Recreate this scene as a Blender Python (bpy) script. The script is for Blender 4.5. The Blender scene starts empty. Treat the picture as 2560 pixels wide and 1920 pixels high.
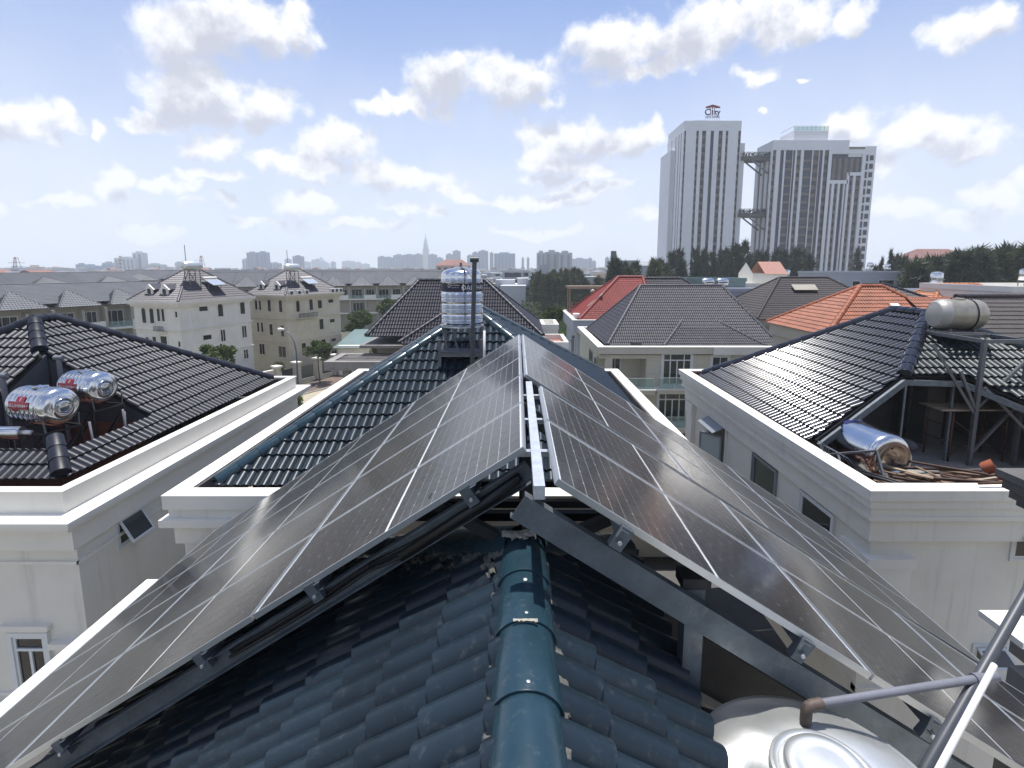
import bpy, bmesh, math, random
import numpy as np
from mathutils import Vector, Matrix
random.seed(7)
R = math.radians
scene = bpy.context.scene
COL = scene.collection

# ---------------------------------------------------------------- camera
CAM_Z = 15.5
cam = bpy.data.cameras.new('camera')
cam_ob = bpy.data.objects.new('camera', cam)
COL.objects.link(cam_ob)
cam_ob.location = (0, 0, CAM_Z)
cam_ob.rotation_euler = (R(90 - 8), 0, 0)
cam.sensor_fit = 'HORIZONTAL'
cam.sensor_width = 36
cam.lens = 36 * 1250 / 2560
cam.shift_x = -13 / 2560
cam.shift_y = -117.3 / 2560
cam.clip_start = 0.05
cam.clip_end = 20000
scene.camera = cam_ob

# ---------------------------------------------------------------- light
SUN_EL = 80.0
SUN_AZ = 0.0          # degrees to the right of the viewing direction (+Y)
sun = bpy.data.lights.new('sun', 'SUN')
sun.energy = 4.9
sun.angle = R(0.55)
sun.color = (1.0, 0.965, 0.91)
sun_ob = bpy.data.objects.new('sun', sun)
COL.objects.link(sun_ob)
sd = Vector((math.sin(R(SUN_AZ)) * math.cos(R(SUN_EL)), math.cos(R(SUN_AZ)) * math.cos(R(SUN_EL)), math.sin(R(SUN_EL))))
sun_ob.rotation_euler = sd.to_track_quat('Z', 'Y').to_euler()
sun_ob.location = (0, 60, 120)

vs = scene.view_settings
vs.view_transform = 'Standard'
vs.look = 'None'
vs.gamma = 1
vs.use_curve_mapping = False
vs.exposure = 0.25
scene.cycles.use_denoising = True
scene.cycles.max_bounces = 10
scene.cycles.diffuse_bounces = 5
scene.cycles.glossy_bounces = 4
scene.cycles.transmission_bounces = 6
scene.cycles.volume_bounces = 2
scene.cycles.sample_clamp_indirect = 8
scene.cycles.caustics_reflective = False

# ---------------------------------------------------------------- sky
world = bpy.data.worlds.new('World')
scene.world = world
world.use_nodes = True
world.cycles.sampling_method = 'MANUAL'
world.cycles.sample_map_resolution = 512
wn = world.node_tree
wn.nodes.clear()
WL = wn.links
def wnode(t, **k):
    n = wn.nodes.new(t)
    for a, v in k.items():
        setattr(n, a, v)
    return n
def wmath(op, a, b=None, c=None, clamp=False):
    n = wnode('ShaderNodeMath', operation=op, use_clamp=clamp)
    for i, v in enumerate((a, b, c)):
        if v is None: continue
        if isinstance(v, (int, float)): n.inputs[i].default_value = v
        else: WL.new(v, n.inputs[i])
    return n.outputs[0]
def wvec(op, a, b=None):
    n = wnode('ShaderNodeVectorMath', operation=op)
    for i, v in enumerate((a, b)):
        if v is None: continue
        if isinstance(v, tuple): n.inputs[i].default_value = v
        else: WL.new(v, n.inputs[i])
    return n.outputs['Value'] if op == 'LENGTH' else n.outputs[0]
sky = wnode('ShaderNodeTexSky', sky_type='NISHITA')
sky.sun_disc = False
sky.sun_elevation = R(SUN_EL)
sky.sun_rotation = R(SUN_AZ)
sky.altitude = 10
sky.air_density = 1.0
sky.dust_density = 1.2
sky.ozone_density = 1.0
tc = wnode('ShaderNodeTexCoord')
gen = wvec('NORMALIZE', tc.outputs['Generated'])
sep = wnode('ShaderNodeSeparateXYZ')
WL.new(gen, sep.inputs[0])
az = wmath('ARCTAN2', sep.outputs[0], sep.outputs[1])
el = wmath('ARCSINE', sep.outputs[2])
cmb = wnode('ShaderNodeCombineXYZ')
WL.new(az, cmb.inputs[0]); WL.new(el, cmb.inputs[1])
ang = cmb.outputs[0]                      # azimuth / elevation in radians
def wnoise(vec, scale, detail, rough, off=(0, 0, 0), lac=2.0):
    n = wnode('ShaderNodeTexNoise', noise_dimensions='3D')
    n.inputs['Scale'].default_value = scale
    n.inputs['Detail'].default_value = detail
    n.inputs['Roughness'].default_value = rough
    n.inputs['Lacunarity'].default_value = lac
    WL.new(wvec('ADD', vec, off), n.inputs['Vector'])
    return n
warp1 = wnoise(gen, 7.0, 3, 0.55, (3.1, 1.7, 5.2))
w1 = wvec('MULTIPLY', wvec('SUBTRACT', warp1.outputs['Color'], (0.5, 0.5, 0.5)), (0.16, 0.11, 0.0))
warp2 = wnoise(gen, 26.0, 4, 0.6, (9.3, 4.1, 0.7))
w2 = wvec('MULTIPLY', wvec('SUBTRACT', warp2.outputs['Color'], (0.5, 0.5, 0.5)), (0.045, 0.04, 0.0))
pos = wvec('ADD', wvec('ADD', ang, w1), w2)
# cumulus heads and banks: azimuth, elevation, half-width, half-height in degrees
CLOUDS = [
    (-31.0, 20.3, 4.9, 3.8),
    (-26.2, 21.5, 4.5, 3.1),
    (-21.9, 22.4, 2.4, 2.3),
    (-31.4, 15.9, 5.0, 3.0),
    (-26.6, 15.7, 4.3, 2.5),
    (-34.2, 13.0, 2.1, 1.2),
    (-43.3, 11.2, 2.7, 1.9),
    (-41.1, 12.4, 1.4, 1.4),
    (-38.5, 11.6, 1.0, 0.8),
    (-6.6, 19.4, 5.6, 3.3),
    (-0.9, 18.7, 5.9, 3.1),
    (2.1, 19.7, 3.1, 2.3),
    (3.4, 17.4, 2.3, 1.5),
    (-11.5, 16.4, 3.3, 1.4),
    (-15.1, 15.6, 2.4, 1.3),
    (-5.8, 20.9, 2.5, 1.7),
    (10.4, 22.0, 5.9, 2.9),
    (17.3, 22.8, 7.6, 3.2),
    (22.5, 22.7, 7.1, 2.3),
    (27.4, 21.9, 5.3, 2.2),
    (33.4, 20.7, 2.9, 1.7),
    (23.6, 18.2, 2.6, 1.3),
    (13.8, 19.8, 4.2, 1.4),
    (28.5, 17.2, 1.1, 0.6),
    (39.7, 18.2, 3.0, 1.7),
    (41.0, 19.0, 1.4, 1.4),
    (-29.4, 11.4, 2.5, 1.7),
    (-18.8, 11.8, 4.9, 2.5),
    (-23.1, 10.2, 5.1, 1.5),
    (-14.9, 9.5, 4.6, 2.1),
    (-10.8, 8.7, 5.3, 1.8),
    (-20.4, 9.6, 3.8, 1.3),
    (6.4, 14.0, 5.4, 2.7),
    (10.9, 13.6, 6.1, 2.1),
    (4.2, 11.5, 4.0, 1.8),
    (13.8, 14.4, 3.0, 1.7),
    (3.5, 9.6, 3.2, 0.9),
    (7.3, 10.2, 4.0, 1.2),
    (-37.6, 7.8, 2.1, 1.5),
    (-33.8, 7.4, 3.4, 0.9),
    (-30.1, 8.3, 2.4, 0.8),
    (-22.8, 6.5, 3.6, 1.6),
    (-38.7, 6.4, 1.9, 1.2),
    (-42.0, 5.0, 1.8, 0.7),
    (-44.7, 3.9, 1.2, 0.9),
    (-30.3, 6.0, 2.0, 0.9),
    (32.7, 12.7, 2.4, 1.6),
    (36.5, 11.4, 3.5, 1.9),
    (39.5, 10.9, 3.2, 1.9),
    (41.8, 9.8, 2.4, 1.8),
    (34.8, 9.9, 2.7, 1.3),
    (42.6, 5.5, 2.4, 1.4),
    (36.3, 5.0, 3.2, 1.6),
    (40.2, 3.8, 3.3, 1.1),
    (24.3, 14.3, 0.9, 0.5),
    (-8.1, 5.6, 2.6, 1.0),
    (2.2, 7.2, 6.4, 1.0),
    (7.3, 8.3, 5.4, 1.1),
    (14.1, 4.8, 3.0, 1.3),
    (-12.6, 5.7, 3.3, 1.0),
    (-6.0, 7.6, 3.5, 0.9),
    (-26.8, 4.4, 5.1, 0.7),
    (-35.5, 3.8, 3.5, 0.7),
    (-18.0, 4.0, 6.4, 0.7),
    (1.7, 3.9, 7.0, 0.7),
]
def heap(p):
    f = None
    for (ca, ce, ra, re) in CLOUDS:
        v = wvec('MULTIPLY', wvec('SUBTRACT', p, (R(ca), R(ce), 0)), (1 / R(ra), 1 / R(re), 0))
        d = wmath('SUBTRACT', 1.0, wvec('LENGTH', v))
        f = d if f is None else wmath('SMOOTH_MAX', f, d, 0.25)
    return f
field = heap(pos)
# the cloud between a point and the sun overhead shades it: white heads, grey hearts and bases
above = heap(wvec('ADD', pos, (0.0, 0.032, 0.0)))
# the rest of the sky carries the same kind of cloud
nc = wnoise(gen, 2.6, 5, 0.55, (1.3, 7.7, 2.9))
rest = wmath('MULTIPLY', wmath('SUBTRACT', nc.outputs[0], 0.53), 5.0)
front = wmath('MULTIPLY', wmath('ABSOLUTE', az), 1.0)
inside = wmath('MULTIPLY', wmath('SMOOTH_MIN', wmath('SUBTRACT', 0.95, front), wmath('SUBTRACT', 0.62, el), 0.1), 6.0)
inside = wmath('MAXIMUM', 0.0, wmath('MINIMUM', inside, 1.0))
rest = wmath('SUBTRACT', rest, wmath('MULTIPLY', inside, 3.0))
field = wmath('MAXIMUM', field, rest)
det = wnoise(gen, 15.0, 9, 0.62, (4.4, 2.2, 8.8))
detc = wmath('SUBTRACT', det.outputs[0], 0.5)
dens = wmath('ADD', field, wmath('MULTIPLY', detc, 1.7))
mask_n = wnode('ShaderNodeMapRange', interpolation_type='SMOOTHSTEP')
WL.new(dens, mask_n.inputs[0])
mask_n.inputs[1].default_value = -0.05; mask_n.inputs[2].default_value = 0.55
lump = wnoise(gen, 20.0, 6, 0.58, (6.6, 0.3, 1.8))
shade = wmath('ADD', wmath('ADD', above, wmath('MULTIPLY', wmath('MAXIMUM', rest, 0.0), 0.8)), wmath('MULTIPLY', wmath('SUBTRACT', lump.outputs[0], 0.5), 2.2))
body = wnode('ShaderNodeMapRange', interpolation_type='SMOOTHSTEP')
WL.new(shade, body.inputs[0])
body.inputs[1].default_value = -0.05; body.inputs[2].default_value = 0.85
grey = body.outputs[0]
ccol = wnode('ShaderNodeMix', data_type='RGBA')
WL.new(grey, ccol.inputs['Factor'])
ccol.inputs['A'].default_value = (11.0, 11.0, 11.2, 1)
ccol.inputs['B'].default_value = (6.0, 6.2, 7.2, 1)
# milky veil that thickens towards the horizon
veil = wnoise(gen, 3.5, 5, 0.6, (0.4, 5.5, 3.3))
low = wnode('ShaderNodeMapRange', interpolation_type='SMOOTHSTEP')
WL.new(el, low.inputs[0])
low.inputs[1].default_value = R(32); low.inputs[2].default_value = R(2)
low.inputs[3].default_value = 0.06; low.inputs[4].default_value = 0.85
vmix = wmath('MULTIPLY', low.outputs[0], wmath('MULTIPLY_ADD', veil.outputs[0], 0.9, 0.5), clamp=True)
base = wnode('ShaderNodeMix', data_type='RGBA')
WL.new(vmix, base.inputs['Factor'])
skyg = wnode('ShaderNodeMix', data_type='RGBA', blend_type='MULTIPLY')
skyg.inputs['Factor'].default_value = 1.0
WL.new(sky.outputs[0], skyg.inputs['A'])
skyg.inputs['B'].default_value = (0.82, 1.13, 1.62, 1)
WL.new(skyg.outputs['Result'], base.inputs['A'])
base.inputs['B'].default_value = (9.0, 9.3, 10.2, 1)
fin = wnode('ShaderNodeMix', data_type='RGBA')
WL.new(mask_n.outputs[0], fin.inputs['Factor'])
WL.new(base.outputs['Result'], fin.inputs['A'])
WL.new(ccol.outputs['Result'], fin.inputs['B'])
bg = wnode('ShaderNodeBackground')
bg.inputs['Strength'].default_value = 0.085
WL.new(fin.outputs['Result'], bg.inputs[0])
wo = wnode('ShaderNodeOutputWorld')
WL.new(bg.outputs[0], wo.inputs[0])

# ================================================================ materials
MATS = {}
def material(name, col, rough=0.6, metal=0.0, spec=0.5, var=0.0, vscale=1.5, vcol=None, bump=0.0, bscale=25.0,
             rnd=0.0, streak=0.0, coat=0.0, rvar=0.0, dirt=None, aniso=None):
    m = bpy.data.materials.new(name); m.use_nodes = True
    nt = m.node_tree; L = nt.links
    b = nt.nodes['Principled BSDF']
    b.inputs['Base Color'].default_value = (*col, 1)
    b.inputs['Roughness'].default_value = rough
    b.inputs['Metallic'].default_value = metal
    b.inputs['Specular IOR Level'].default_value = spec
    b.inputs['Coat Weight'].default_value = coat
    b.inputs['Coat Roughness'].default_value = 0.08
    geo = nt.nodes.new('ShaderNodeNewGeometry')
    def noise(scale, detail=4, rough_=0.6, vec=None):
        n = nt.nodes.new('ShaderNodeTexNoise')
        n.inputs['Scale'].default_value = scale; n.inputs['Detail'].default_value = detail
        n.inputs['Roughness'].default_value = rough_
        L.new(vec or geo.outputs['Position'], n.inputs['Vector'])
        return n.outputs[0]
    def mth(op, a, b_=None, c=None, clamp=False):
        n = nt.nodes.new('ShaderNodeMath'); n.operation = op; n.use_clamp = clamp
        for i, v in enumerate((a, b_, c)):
            if v is None: continue
            if isinstance(v, (int, float)): n.inputs[i].default_value = v
            else: L.new(v, n.inputs[i])
        return n.outputs[0]
    def mix(f, A, B):
        n = nt.nodes.new('ShaderNodeMix'); n.data_type = 'RGBA'
        L.new(f, n.inputs['Factor'])
        for k, v in (('A', A), ('B', B)):
            if isinstance(v, tuple): n.inputs[k].default_value = (*v[:3], 1)
            else: L.new(v, n.inputs[k])
        return n.outputs['Result']
    cur = tuple(col)
    if var > 0:
        c2 = vcol or tuple(max(0, c * (1 - var)) for c in col)
        c1 = tuple(min(1, c * (1 + var * 0.5)) for c in col) if vcol is None else tuple(col)
        f = mth('MULTIPLY_ADD', mth('SUBTRACT', noise(vscale, 6, 0.65), 0.5), 2.4, 0.5, True)
        cur = mix(f, c1, c2)
    if streak > 0:
        mp = nt.nodes.new('ShaderNodeVectorMath'); mp.operation = 'MULTIPLY'
        L.new(geo.outputs['Position'], mp.inputs[0]); mp.inputs[1].default_value = (6, 6, 0.35)
        f = mth('MULTIPLY', mth('MULTIPLY_ADD', mth('SUBTRACT', noise(1.0, 5, 0.6, mp.outputs[0]), 0.56), 5.0, 0.0, True), streak)
        cur = mix(f, cur, tuple(c * 0.55 for c in col))
    if dirt is not None:
        dcol, amt, dsc = dirt
        f = mth('MULTIPLY', mth('MULTIPLY_ADD', mth('SUBTRACT', noise(dsc, 8, 0.7), 0.56), 9.0, 0.0, True), amt)
        cur = mix(f, cur, dcol)
    if rnd > 0:
        oi = nt.nodes.new('ShaderNodeObjectInfo')
        hsv = nt.nodes.new('ShaderNodeHueSaturation')
        L.new(mth('MULTIPLY_ADD', mth('SUBTRACT', oi.outputs['Random'], 0.5), 2 * rnd, 1.0), hsv.inputs['Value'])
        if isinstance(cur, tuple): hsv.inputs['Color'].default_value = (*cur, 1)
        else: L.new(cur, hsv.inputs['Color'])
        cur = hsv.outputs[0]
    if not isinstance(cur, tuple): L.new(cur, b.inputs['Base Color'])
    if rvar > 0:
        L.new(mth('MULTIPLY_ADD', mth('SUBTRACT', noise(vscale * 2.3, 5), 0.5), 2 * rvar, rough, True), b.inputs['Roughness'])
    if bump > 0:
        bp = nt.nodes.new('ShaderNodeBump'); bp.inputs['Strength'].default_value = bump; bp.inputs['Distance'].default_value = 0.02
        L.new(noise(bscale, 5, 0.6), bp.inputs['Height']); L.new(bp.outputs[0], b.inputs['Normal'])
    MATS[name] = m
    return m

material('teal_tile', (0.013, 0.023, 0.033), 0.36, spec=0.30, var=0.25, vscale=2.0, rnd=0.18, rvar=0.08, dirt=((0.085, 0.095, 0.095), 0.28, 19.0))
material('teal_cap', (0.016, 0.040, 0.056), 0.24, spec=0.5, var=0.2, vscale=5.0, rnd=0.08, rvar=0.06, dirt=((0.12, 0.13, 0.12), 0.22, 23.0))
material('navy_tile', (0.012, 0.014, 0.024), 0.42, spec=0.28, var=0.25, rnd=0.22)
material('black_tile', (0.014, 0.016, 0.026), 0.17, spec=0.5, var=0.25, rnd=0.22)
material('darkgreen_tile', (0.016, 0.024, 0.028), 0.38, spec=0.28, var=0.2, rnd=0.15)
material('grey_tile', (0.060, 0.057, 0.066), 0.5, spec=0.35, var=0.2, rnd=0.14)
material('charcoal_tile', (0.022, 0.021, 0.029), 0.45, spec=0.3, var=0.2, rnd=0.14)
material('brown_tile', (0.034, 0.026, 0.028), 0.55, spec=0.3, var=0.2, rnd=0.14)
material('red_tile', (0.20, 0.020, 0.014), 0.6, var=0.25, rnd=0.12)
material('orange_tile', (0.29, 0.078, 0.028), 0.6, var=0.3, rnd=0.14)
material('orange_pale_tile', (0.45, 0.16, 0.06), 0.6, var=0.3, rnd=0.14)
material('slate_tile', (0.115, 0.12, 0.132), 0.55, var=0.2, vscale=0.4, rnd=0.12)
material('slate_dark_tile', (0.032, 0.033, 0.040), 0.5, var=0.2, vscale=0.4, rnd=0.1)
material('villa_tile', (0.058, 0.050, 0.062), 0.42, var=0.2, rnd=0.12)
material('roof_deck', (0.012, 0.012, 0.014), 0.9)
material('white_wall', (0.74, 0.71, 0.635), 0.75, var=0.10, vscale=0.6, streak=0.38, bump=0.10, bscale=60)
material('white_wall_clean', (0.77, 0.745, 0.68), 0.7, var=0.08, vscale=0.7, streak=0.16, bump=0.05, bscale=50)
material('cream_wall', (0.56, 0.52, 0.43), 0.8, var=0.07, vscale=0.7, streak=0.22, bump=0.10, bscale=60)
material('cream_wall_old', (0.58, 0.52, 0.40), 0.85, var=0.12, vscale=0.8, streak=0.5, bump=0.12, bscale=50)
material('beige_wall', (0.44, 0.40, 0.33), 0.85, var=0.08, vscale=0.7, streak=0.2)
material('lilac_wall', (0.42, 0.43, 0.47), 0.8, var=0.06, vscale=0.5, streak=0.15)
material('parapet_cap', (0.82, 0.79, 0.71), 0.75, var=0.06, vscale=2.0, bump=0.1, bscale=40, dirt=((0.35, 0.31, 0.25), 0.5, 2.3))
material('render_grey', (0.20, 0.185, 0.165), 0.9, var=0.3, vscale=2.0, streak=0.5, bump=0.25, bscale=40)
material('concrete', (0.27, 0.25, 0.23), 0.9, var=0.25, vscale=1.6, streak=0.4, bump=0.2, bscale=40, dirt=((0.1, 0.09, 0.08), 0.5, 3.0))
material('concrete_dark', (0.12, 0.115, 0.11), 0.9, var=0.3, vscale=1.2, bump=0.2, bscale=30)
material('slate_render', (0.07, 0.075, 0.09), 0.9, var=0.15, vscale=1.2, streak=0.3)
material('mortar', (0.13, 0.13, 0.12), 0.95, var=0.5, vscale=9.0, bump=0.9, bscale=35, dirt=((0.022, 0.028, 0.034), 0.97, 5.5))
material('mortar_pale', (0.42, 0.39, 0.32), 0.95, var=0.4, vscale=12.0, bump=0.9, bscale=45)
material('frame_alu', (0.62, 0.64, 0.66), 0.34, metal=0.85, var=0.06, vscale=6)
material('galv', (0.15, 0.175, 0.195), 0.5, metal=0.45, var=0.3, vscale=7.0, rvar=0.12, dirt=((0.30, 0.32, 0.32), 0.35, 9.0))
material('galv_bright', (0.72, 0.74, 0.76), 0.35, metal=0.7, var=0.2, vscale=14.0, rvar=0.1)
material('dark_steel', (0.035, 0.036, 0.04), 0.5, metal=0.5, var=0.3, vscale=8)
material('grey_steel', (0.16, 0.165, 0.175), 0.5, metal=0.55, var=0.25, vscale=6, dirt=((0.10, 0.07, 0.05), 0.4, 5.0))
material('rust', (0.10, 0.045, 0.028), 0.8, metal=0.2, var=0.5, vscale=10)
material('backsheet', (0.75, 0.77, 0.78), 0.25, coat=0.6)
material('black_cable', (0.008, 0.008, 0.009), 0.5)
material('stainless', (0.62, 0.63, 0.64), 0.17, metal=1.0, var=0.05, vscale=4, bump=0.05, bscale=8)
material('stainless_dull', (0.66, 0.67, 0.65), 0.42, metal=0.8, var=0.1, vscale=3, bump=0.10, bscale=6, rvar=0.08)
material('tank_beige', (0.40, 0.36, 0.29), 0.30, metal=0.55, var=0.15, vscale=3.0, bump=0.06, bscale=7)
material('tank_beige_cap', (0.40, 0.385, 0.35), 0.45, metal=0.3, var=0.1, vscale=3.0)
material('label_navy', (0.010, 0.010, 0.035), 0.4)
material('label_blue', (0.015, 0.02, 0.12), 0.4)
material('label_red', (0.24, 0.010, 0.025), 0.45)
material('print_white', (0.75, 0.75, 0.75), 0.5)
material('pvc_grey', (0.17, 0.175, 0.20), 0.5, var=0.15, vscale=10)
material('pvc_dark', (0.060, 0.066, 0.078), 0.45, var=0.2, vscale=10)
material('pvc_brown', (0.10, 0.075, 0.06), 0.6, var=0.3, vscale=20)
material('pvc_white', (0.80, 0.78, 0.76), 0.4)
material('glass_dark', (0.012, 0.014, 0.016), 0.07, spec=0.6)
material('glass_blue', (0.03, 0.038, 0.05), 0.10, spec=0.7)
material('glass_tint', (0.035, 0.05, 0.035), 0.08, spec=0.5)
material('window_white', (0.66, 0.68, 0.68), 0.45)
material('window_grey', (0.25, 0.27, 0.29), 0.45, metal=0.3)
material('pane_frost', (0.42, 0.47, 0.47), 0.25)
material('curtain', (0.16, 0.16, 0.17), 0.8)
material('wrought_iron', (0.03, 0.03, 0.032), 0.6)
material('asphalt', (0.055, 0.055, 0.055), 0.9, var=0.2, vscale=0.7, bump=0.2, bscale=40)
material('street', (0.40, 0.35, 0.25), 0.9, var=0.12, vscale=0.5)
material('pavement', (0.16, 0.115, 0.095), 0.9, var=0.25, vscale=1.5, bump=0.1, bscale=20)
material('kerb', (0.38, 0.36, 0.32), 0.9, var=0.1)
material('ground', (0.10, 0.105, 0.075), 0.95, var=0.4, vscale=0.05, dirt=((0.20, 0.18, 0.14), 0.6, 0.02))
material('yard', (0.30, 0.27, 0.22), 0.95, var=0.2, vscale=0.6)
material('grassland', (0.085, 0.13, 0.025), 0.95, var=0.4, vscale=0.25)
material('grass_blade', (0.13, 0.19, 0.03), 0.8, var=0.5, vscale=0.3, vcol=(0.05, 0.085, 0.018))
material('brick_red', (0.16, 0.055, 0.035), 0.85, var=0.35, vscale=4)
material('timber', (0.20, 0.13, 0.085), 0.8, var=0.45, vscale=9)
material('timber_pale', (0.34, 0.27, 0.19), 0.8, var=0.35, vscale=9)
material('timber_dark', (0.07, 0.042, 0.03), 0.85, var=0.4, vscale=9)
material('terracotta_tile', (0.42, 0.22, 0.17), 0.8, var=0.3, vscale=5)
material('clay_pot', (0.36, 0.10, 0.045), 0.7, var=0.25, vscale=12)
material('sand_sack', (0.22, 0.22, 0.22), 0.9, var=0.2, vscale=8)
material('balcony_blue', (0.02, 0.03, 0.12), 0.3)
material('tower_white', (0.72, 0.72, 0.73), 0.7, var=0.04, vscale=0.08)
material('tower_beige', (0.19, 0.155, 0.125), 0.75, var=0.12, vscale=0.3, rnd=0.1)
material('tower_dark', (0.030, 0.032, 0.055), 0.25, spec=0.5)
material('tower_glass', (0.018, 0.018, 0.024), 0.15, spec=0.5, rnd=0.3)
material('sign_navy', (0.012, 0.012, 0.05), 0.6)
material('sign_red', (0.20, 0.012, 0.012), 0.6)
material('plant_dark', (0.030, 0.045, 0.022), 0.8, var=0.5, vscale=1.0)
material('bark', (0.10, 0.085, 0.065), 0.95, var=0.3, vscale=6)
material('bark_dark', (0.055, 0.045, 0.038), 0.95, var=0.3, vscale=3)
material('far_haze_blue', (0.15, 0.23, 0.35), 0.7, var=0.12, vscale=0.02)  # distance haze put into the base colour as extra blue
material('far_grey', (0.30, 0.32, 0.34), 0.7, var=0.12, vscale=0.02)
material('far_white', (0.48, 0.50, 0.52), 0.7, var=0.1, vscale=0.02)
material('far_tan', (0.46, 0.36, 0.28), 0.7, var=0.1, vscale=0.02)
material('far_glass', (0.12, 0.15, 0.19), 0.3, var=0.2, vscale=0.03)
material('mast_red', (0.30, 0.03, 0.02), 0.6)
material('roof_mix_red', (0.24, 0.11, 0.085), 0.8, var=0.3, vscale=0.05)
material('metal_roof', (0.62, 0.63, 0.64), 0.5, var=0.1, vscale=0.3)
material('metal_roof_green', (0.14, 0.20, 0.19), 0.5, var=0.15, vscale=0.4)

def leaf_material(name, col, col2, trans=0.35):
    m = bpy.data.materials.new(name); m.use_nodes = True
    nt = m.node_tree; L = nt.links
    b = nt.nodes['Principled BSDF']; b.inputs['Roughness'].default_value = 0.55
    b.inputs['Specular IOR Level'].default_value = 0.3
    geo = nt.nodes.new('ShaderNodeNewGeometry')
    n = nt.nodes.new('ShaderNodeTexNoise'); n.inputs['Scale'].default_value = 0.9; n.inputs['Detail'].default_value = 5
    L.new(geo.outputs['Position'], n.inputs['Vector'])
    wn_ = nt.nodes.new('ShaderNodeTexWhiteNoise'); wn_.noise_dimensions = '1D'
    L.new(geo.outputs['Random Per Island'], wn_.inputs['W'])
    av = nt.nodes.new('ShaderNodeMath'); av.operation = 'MULTIPLY_ADD'
    L.new(wn_.outputs['Value'], av.inputs[0]); av.inputs[1].default_value = 0.6
    sc_ = nt.nodes.new('ShaderNodeMath'); sc_.operation = 'MULTIPLY_ADD'; sc_.inputs[1].default_value = 2.0; sc_.inputs[2].default_value = -0.75
    L.new(n.outputs[0], sc_.inputs[0]); L.new(sc_.outputs[0], av.inputs[2]); av.use_clamp = True
    mx = nt.nodes.new('ShaderNodeMix'); mx.data_type = 'RGBA'
    L.new(av.outputs[0], mx.inputs['Factor']); mx.inputs['A'].default_value = (*col, 1); mx.inputs['B'].default_value = (*col2, 1)
    L.new(mx.outputs['Result'], b.inputs['Base Color'])
    t = nt.nodes.new('ShaderNodeBsdfTranslucent'); L.new(mx.outputs['Result'], t.inputs['Color'])
    ms = nt.nodes.new('ShaderNodeMixShader'); ms.inputs[0].default_value = trans
    L.new(b.outputs[0], ms.inputs[1]); L.new(t.outputs[0], ms.inputs[2])
    L.new(ms.outputs[0], nt.nodes['Material Output'].inputs[0])
    MATS[name] = m
leaf_material('leaf_green', (0.028, 0.050, 0.012), (0.085, 0.125, 0.025))
leaf_material('leaf_dark', (0.018, 0.032, 0.012), (0.050, 0.078, 0.020))
leaf_material('needle', (0.016, 0.028, 0.018), (0.044, 0.062, 0.030), 0.25)
leaf_material('needle_brown', (0.030, 0.042, 0.018), (0.075, 0.090, 0.036), 0.3)

def cell_material():
    """dark silicon under glass: fine busbar lines as flat print on each cell"""
    m = bpy.data.materials.new('solar_cell'); m.use_nodes = True
    nt = m.node_tree; L = nt.links; b = nt.nodes['Principled BSDF']
    uv = nt.nodes.new('ShaderNodeTexCoord')
    sp = nt.nodes.new('ShaderNodeSeparateXYZ'); L.new(uv.outputs['UV'], sp.inputs[0])
    w = nt.nodes.new('ShaderNodeMath'); w.operation = 'FRACT'
    k = nt.nodes.new('ShaderNodeMath'); k.operation = 'MULTIPLY'; k.inputs[1].default_value = 5.0
    L.new(sp.outputs[0], k.inputs[0]); L.new(k.outputs[0], w.inputs[0])
    d = nt.nodes.new('ShaderNodeMath'); d.operation = 'COMPARE'; d.inputs[1].default_value = 0.5; d.inputs[2].default_value = 0.03
    L.new(w.outputs[0], d.inputs[0])
    mx = nt.nodes.new('ShaderNodeMix'); mx.data_type = 'RGBA'
    mm = nt.nodes.new('ShaderNodeMath'); mm.operation = 'MULTIPLY'; mm.inputs[1].default_value = 0.30
    L.new(d.outputs[0], mm.inputs[0]); L.new(mm.outputs[0], mx.inputs['Factor'])
    oi = nt.nodes.new('ShaderNodeNewGeometry')
    nz = nt.nodes.new('ShaderNodeTexNoise'); nz.inputs['Scale'].default_value = 1.1; nz.inputs['Detail'].default_value = 6
    L.new(oi.outputs['Position'], nz.inputs['Vector'])
    dm = nt.nodes.new('ShaderNodeMix'); dm.data_type = 'RGBA'
    L.new(nz.outputs[0], dm.inputs['Factor'])
    dm.inputs['A'].default_value = (0.014, 0.014, 0.016, 1); dm.inputs['B'].default_value = (0.046, 0.044, 0.042, 1)
    L.new(dm.outputs['Result'], mx.inputs['A']); mx.inputs['B'].default_value = (0.25, 0.25, 0.26, 1)
    L.new(mx.outputs['Result'], b.inputs['Base Color'])
    b.inputs['Roughness'].default_value = 0.15
    b.inputs['Specular IOR Level'].default_value = 0.5
    # rolled solar glass is faintly uneven
    bp = nt.nodes.new('ShaderNodeBump'); bp.inputs['Strength'].default_value = 0.05; bp.inputs['Distance'].default_value = 0.02
    n2 = nt.nodes.new('ShaderNodeTexNoise'); n2.inputs['Scale'].default_value = 3.0; n2.inputs['Detail'].default_value = 1
    L.new(oi.outputs['Position'], n2.inputs['Vector']); L.new(n2.outputs[0], bp.inputs['Height'])
    L.new(bp.outputs[0], b.inputs['Normal'])
    MATS['solar_cell'] = m
cell_material()

def clear_glass():
    m = bpy.data.materials.new('clear_glass'); m.use_nodes = True
    nt = m.node_tree; L = nt.links; b = nt.nodes['Principled BSDF']
    b.inputs['Base Color'].default_value = (0.55, 0.66, 0.62, 1); b.inputs['Roughness'].default_value = 0.05
    t = nt.nodes.new('ShaderNodeBsdfTransparent'); t.inputs[0].default_value = (0.80, 0.88, 0.85, 1)
    ms = nt.nodes.new('ShaderNodeMixShader'); ms.inputs[0].default_value = 0.22
    L.new(t.outputs[0], ms.inputs[1]); L.new(b.outputs[0], ms.inputs[2])
    L.new(ms.outputs[0], nt.nodes['Material Output'].inputs[0])
    MATS['clear_glass'] = m
clear_glass()

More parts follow.
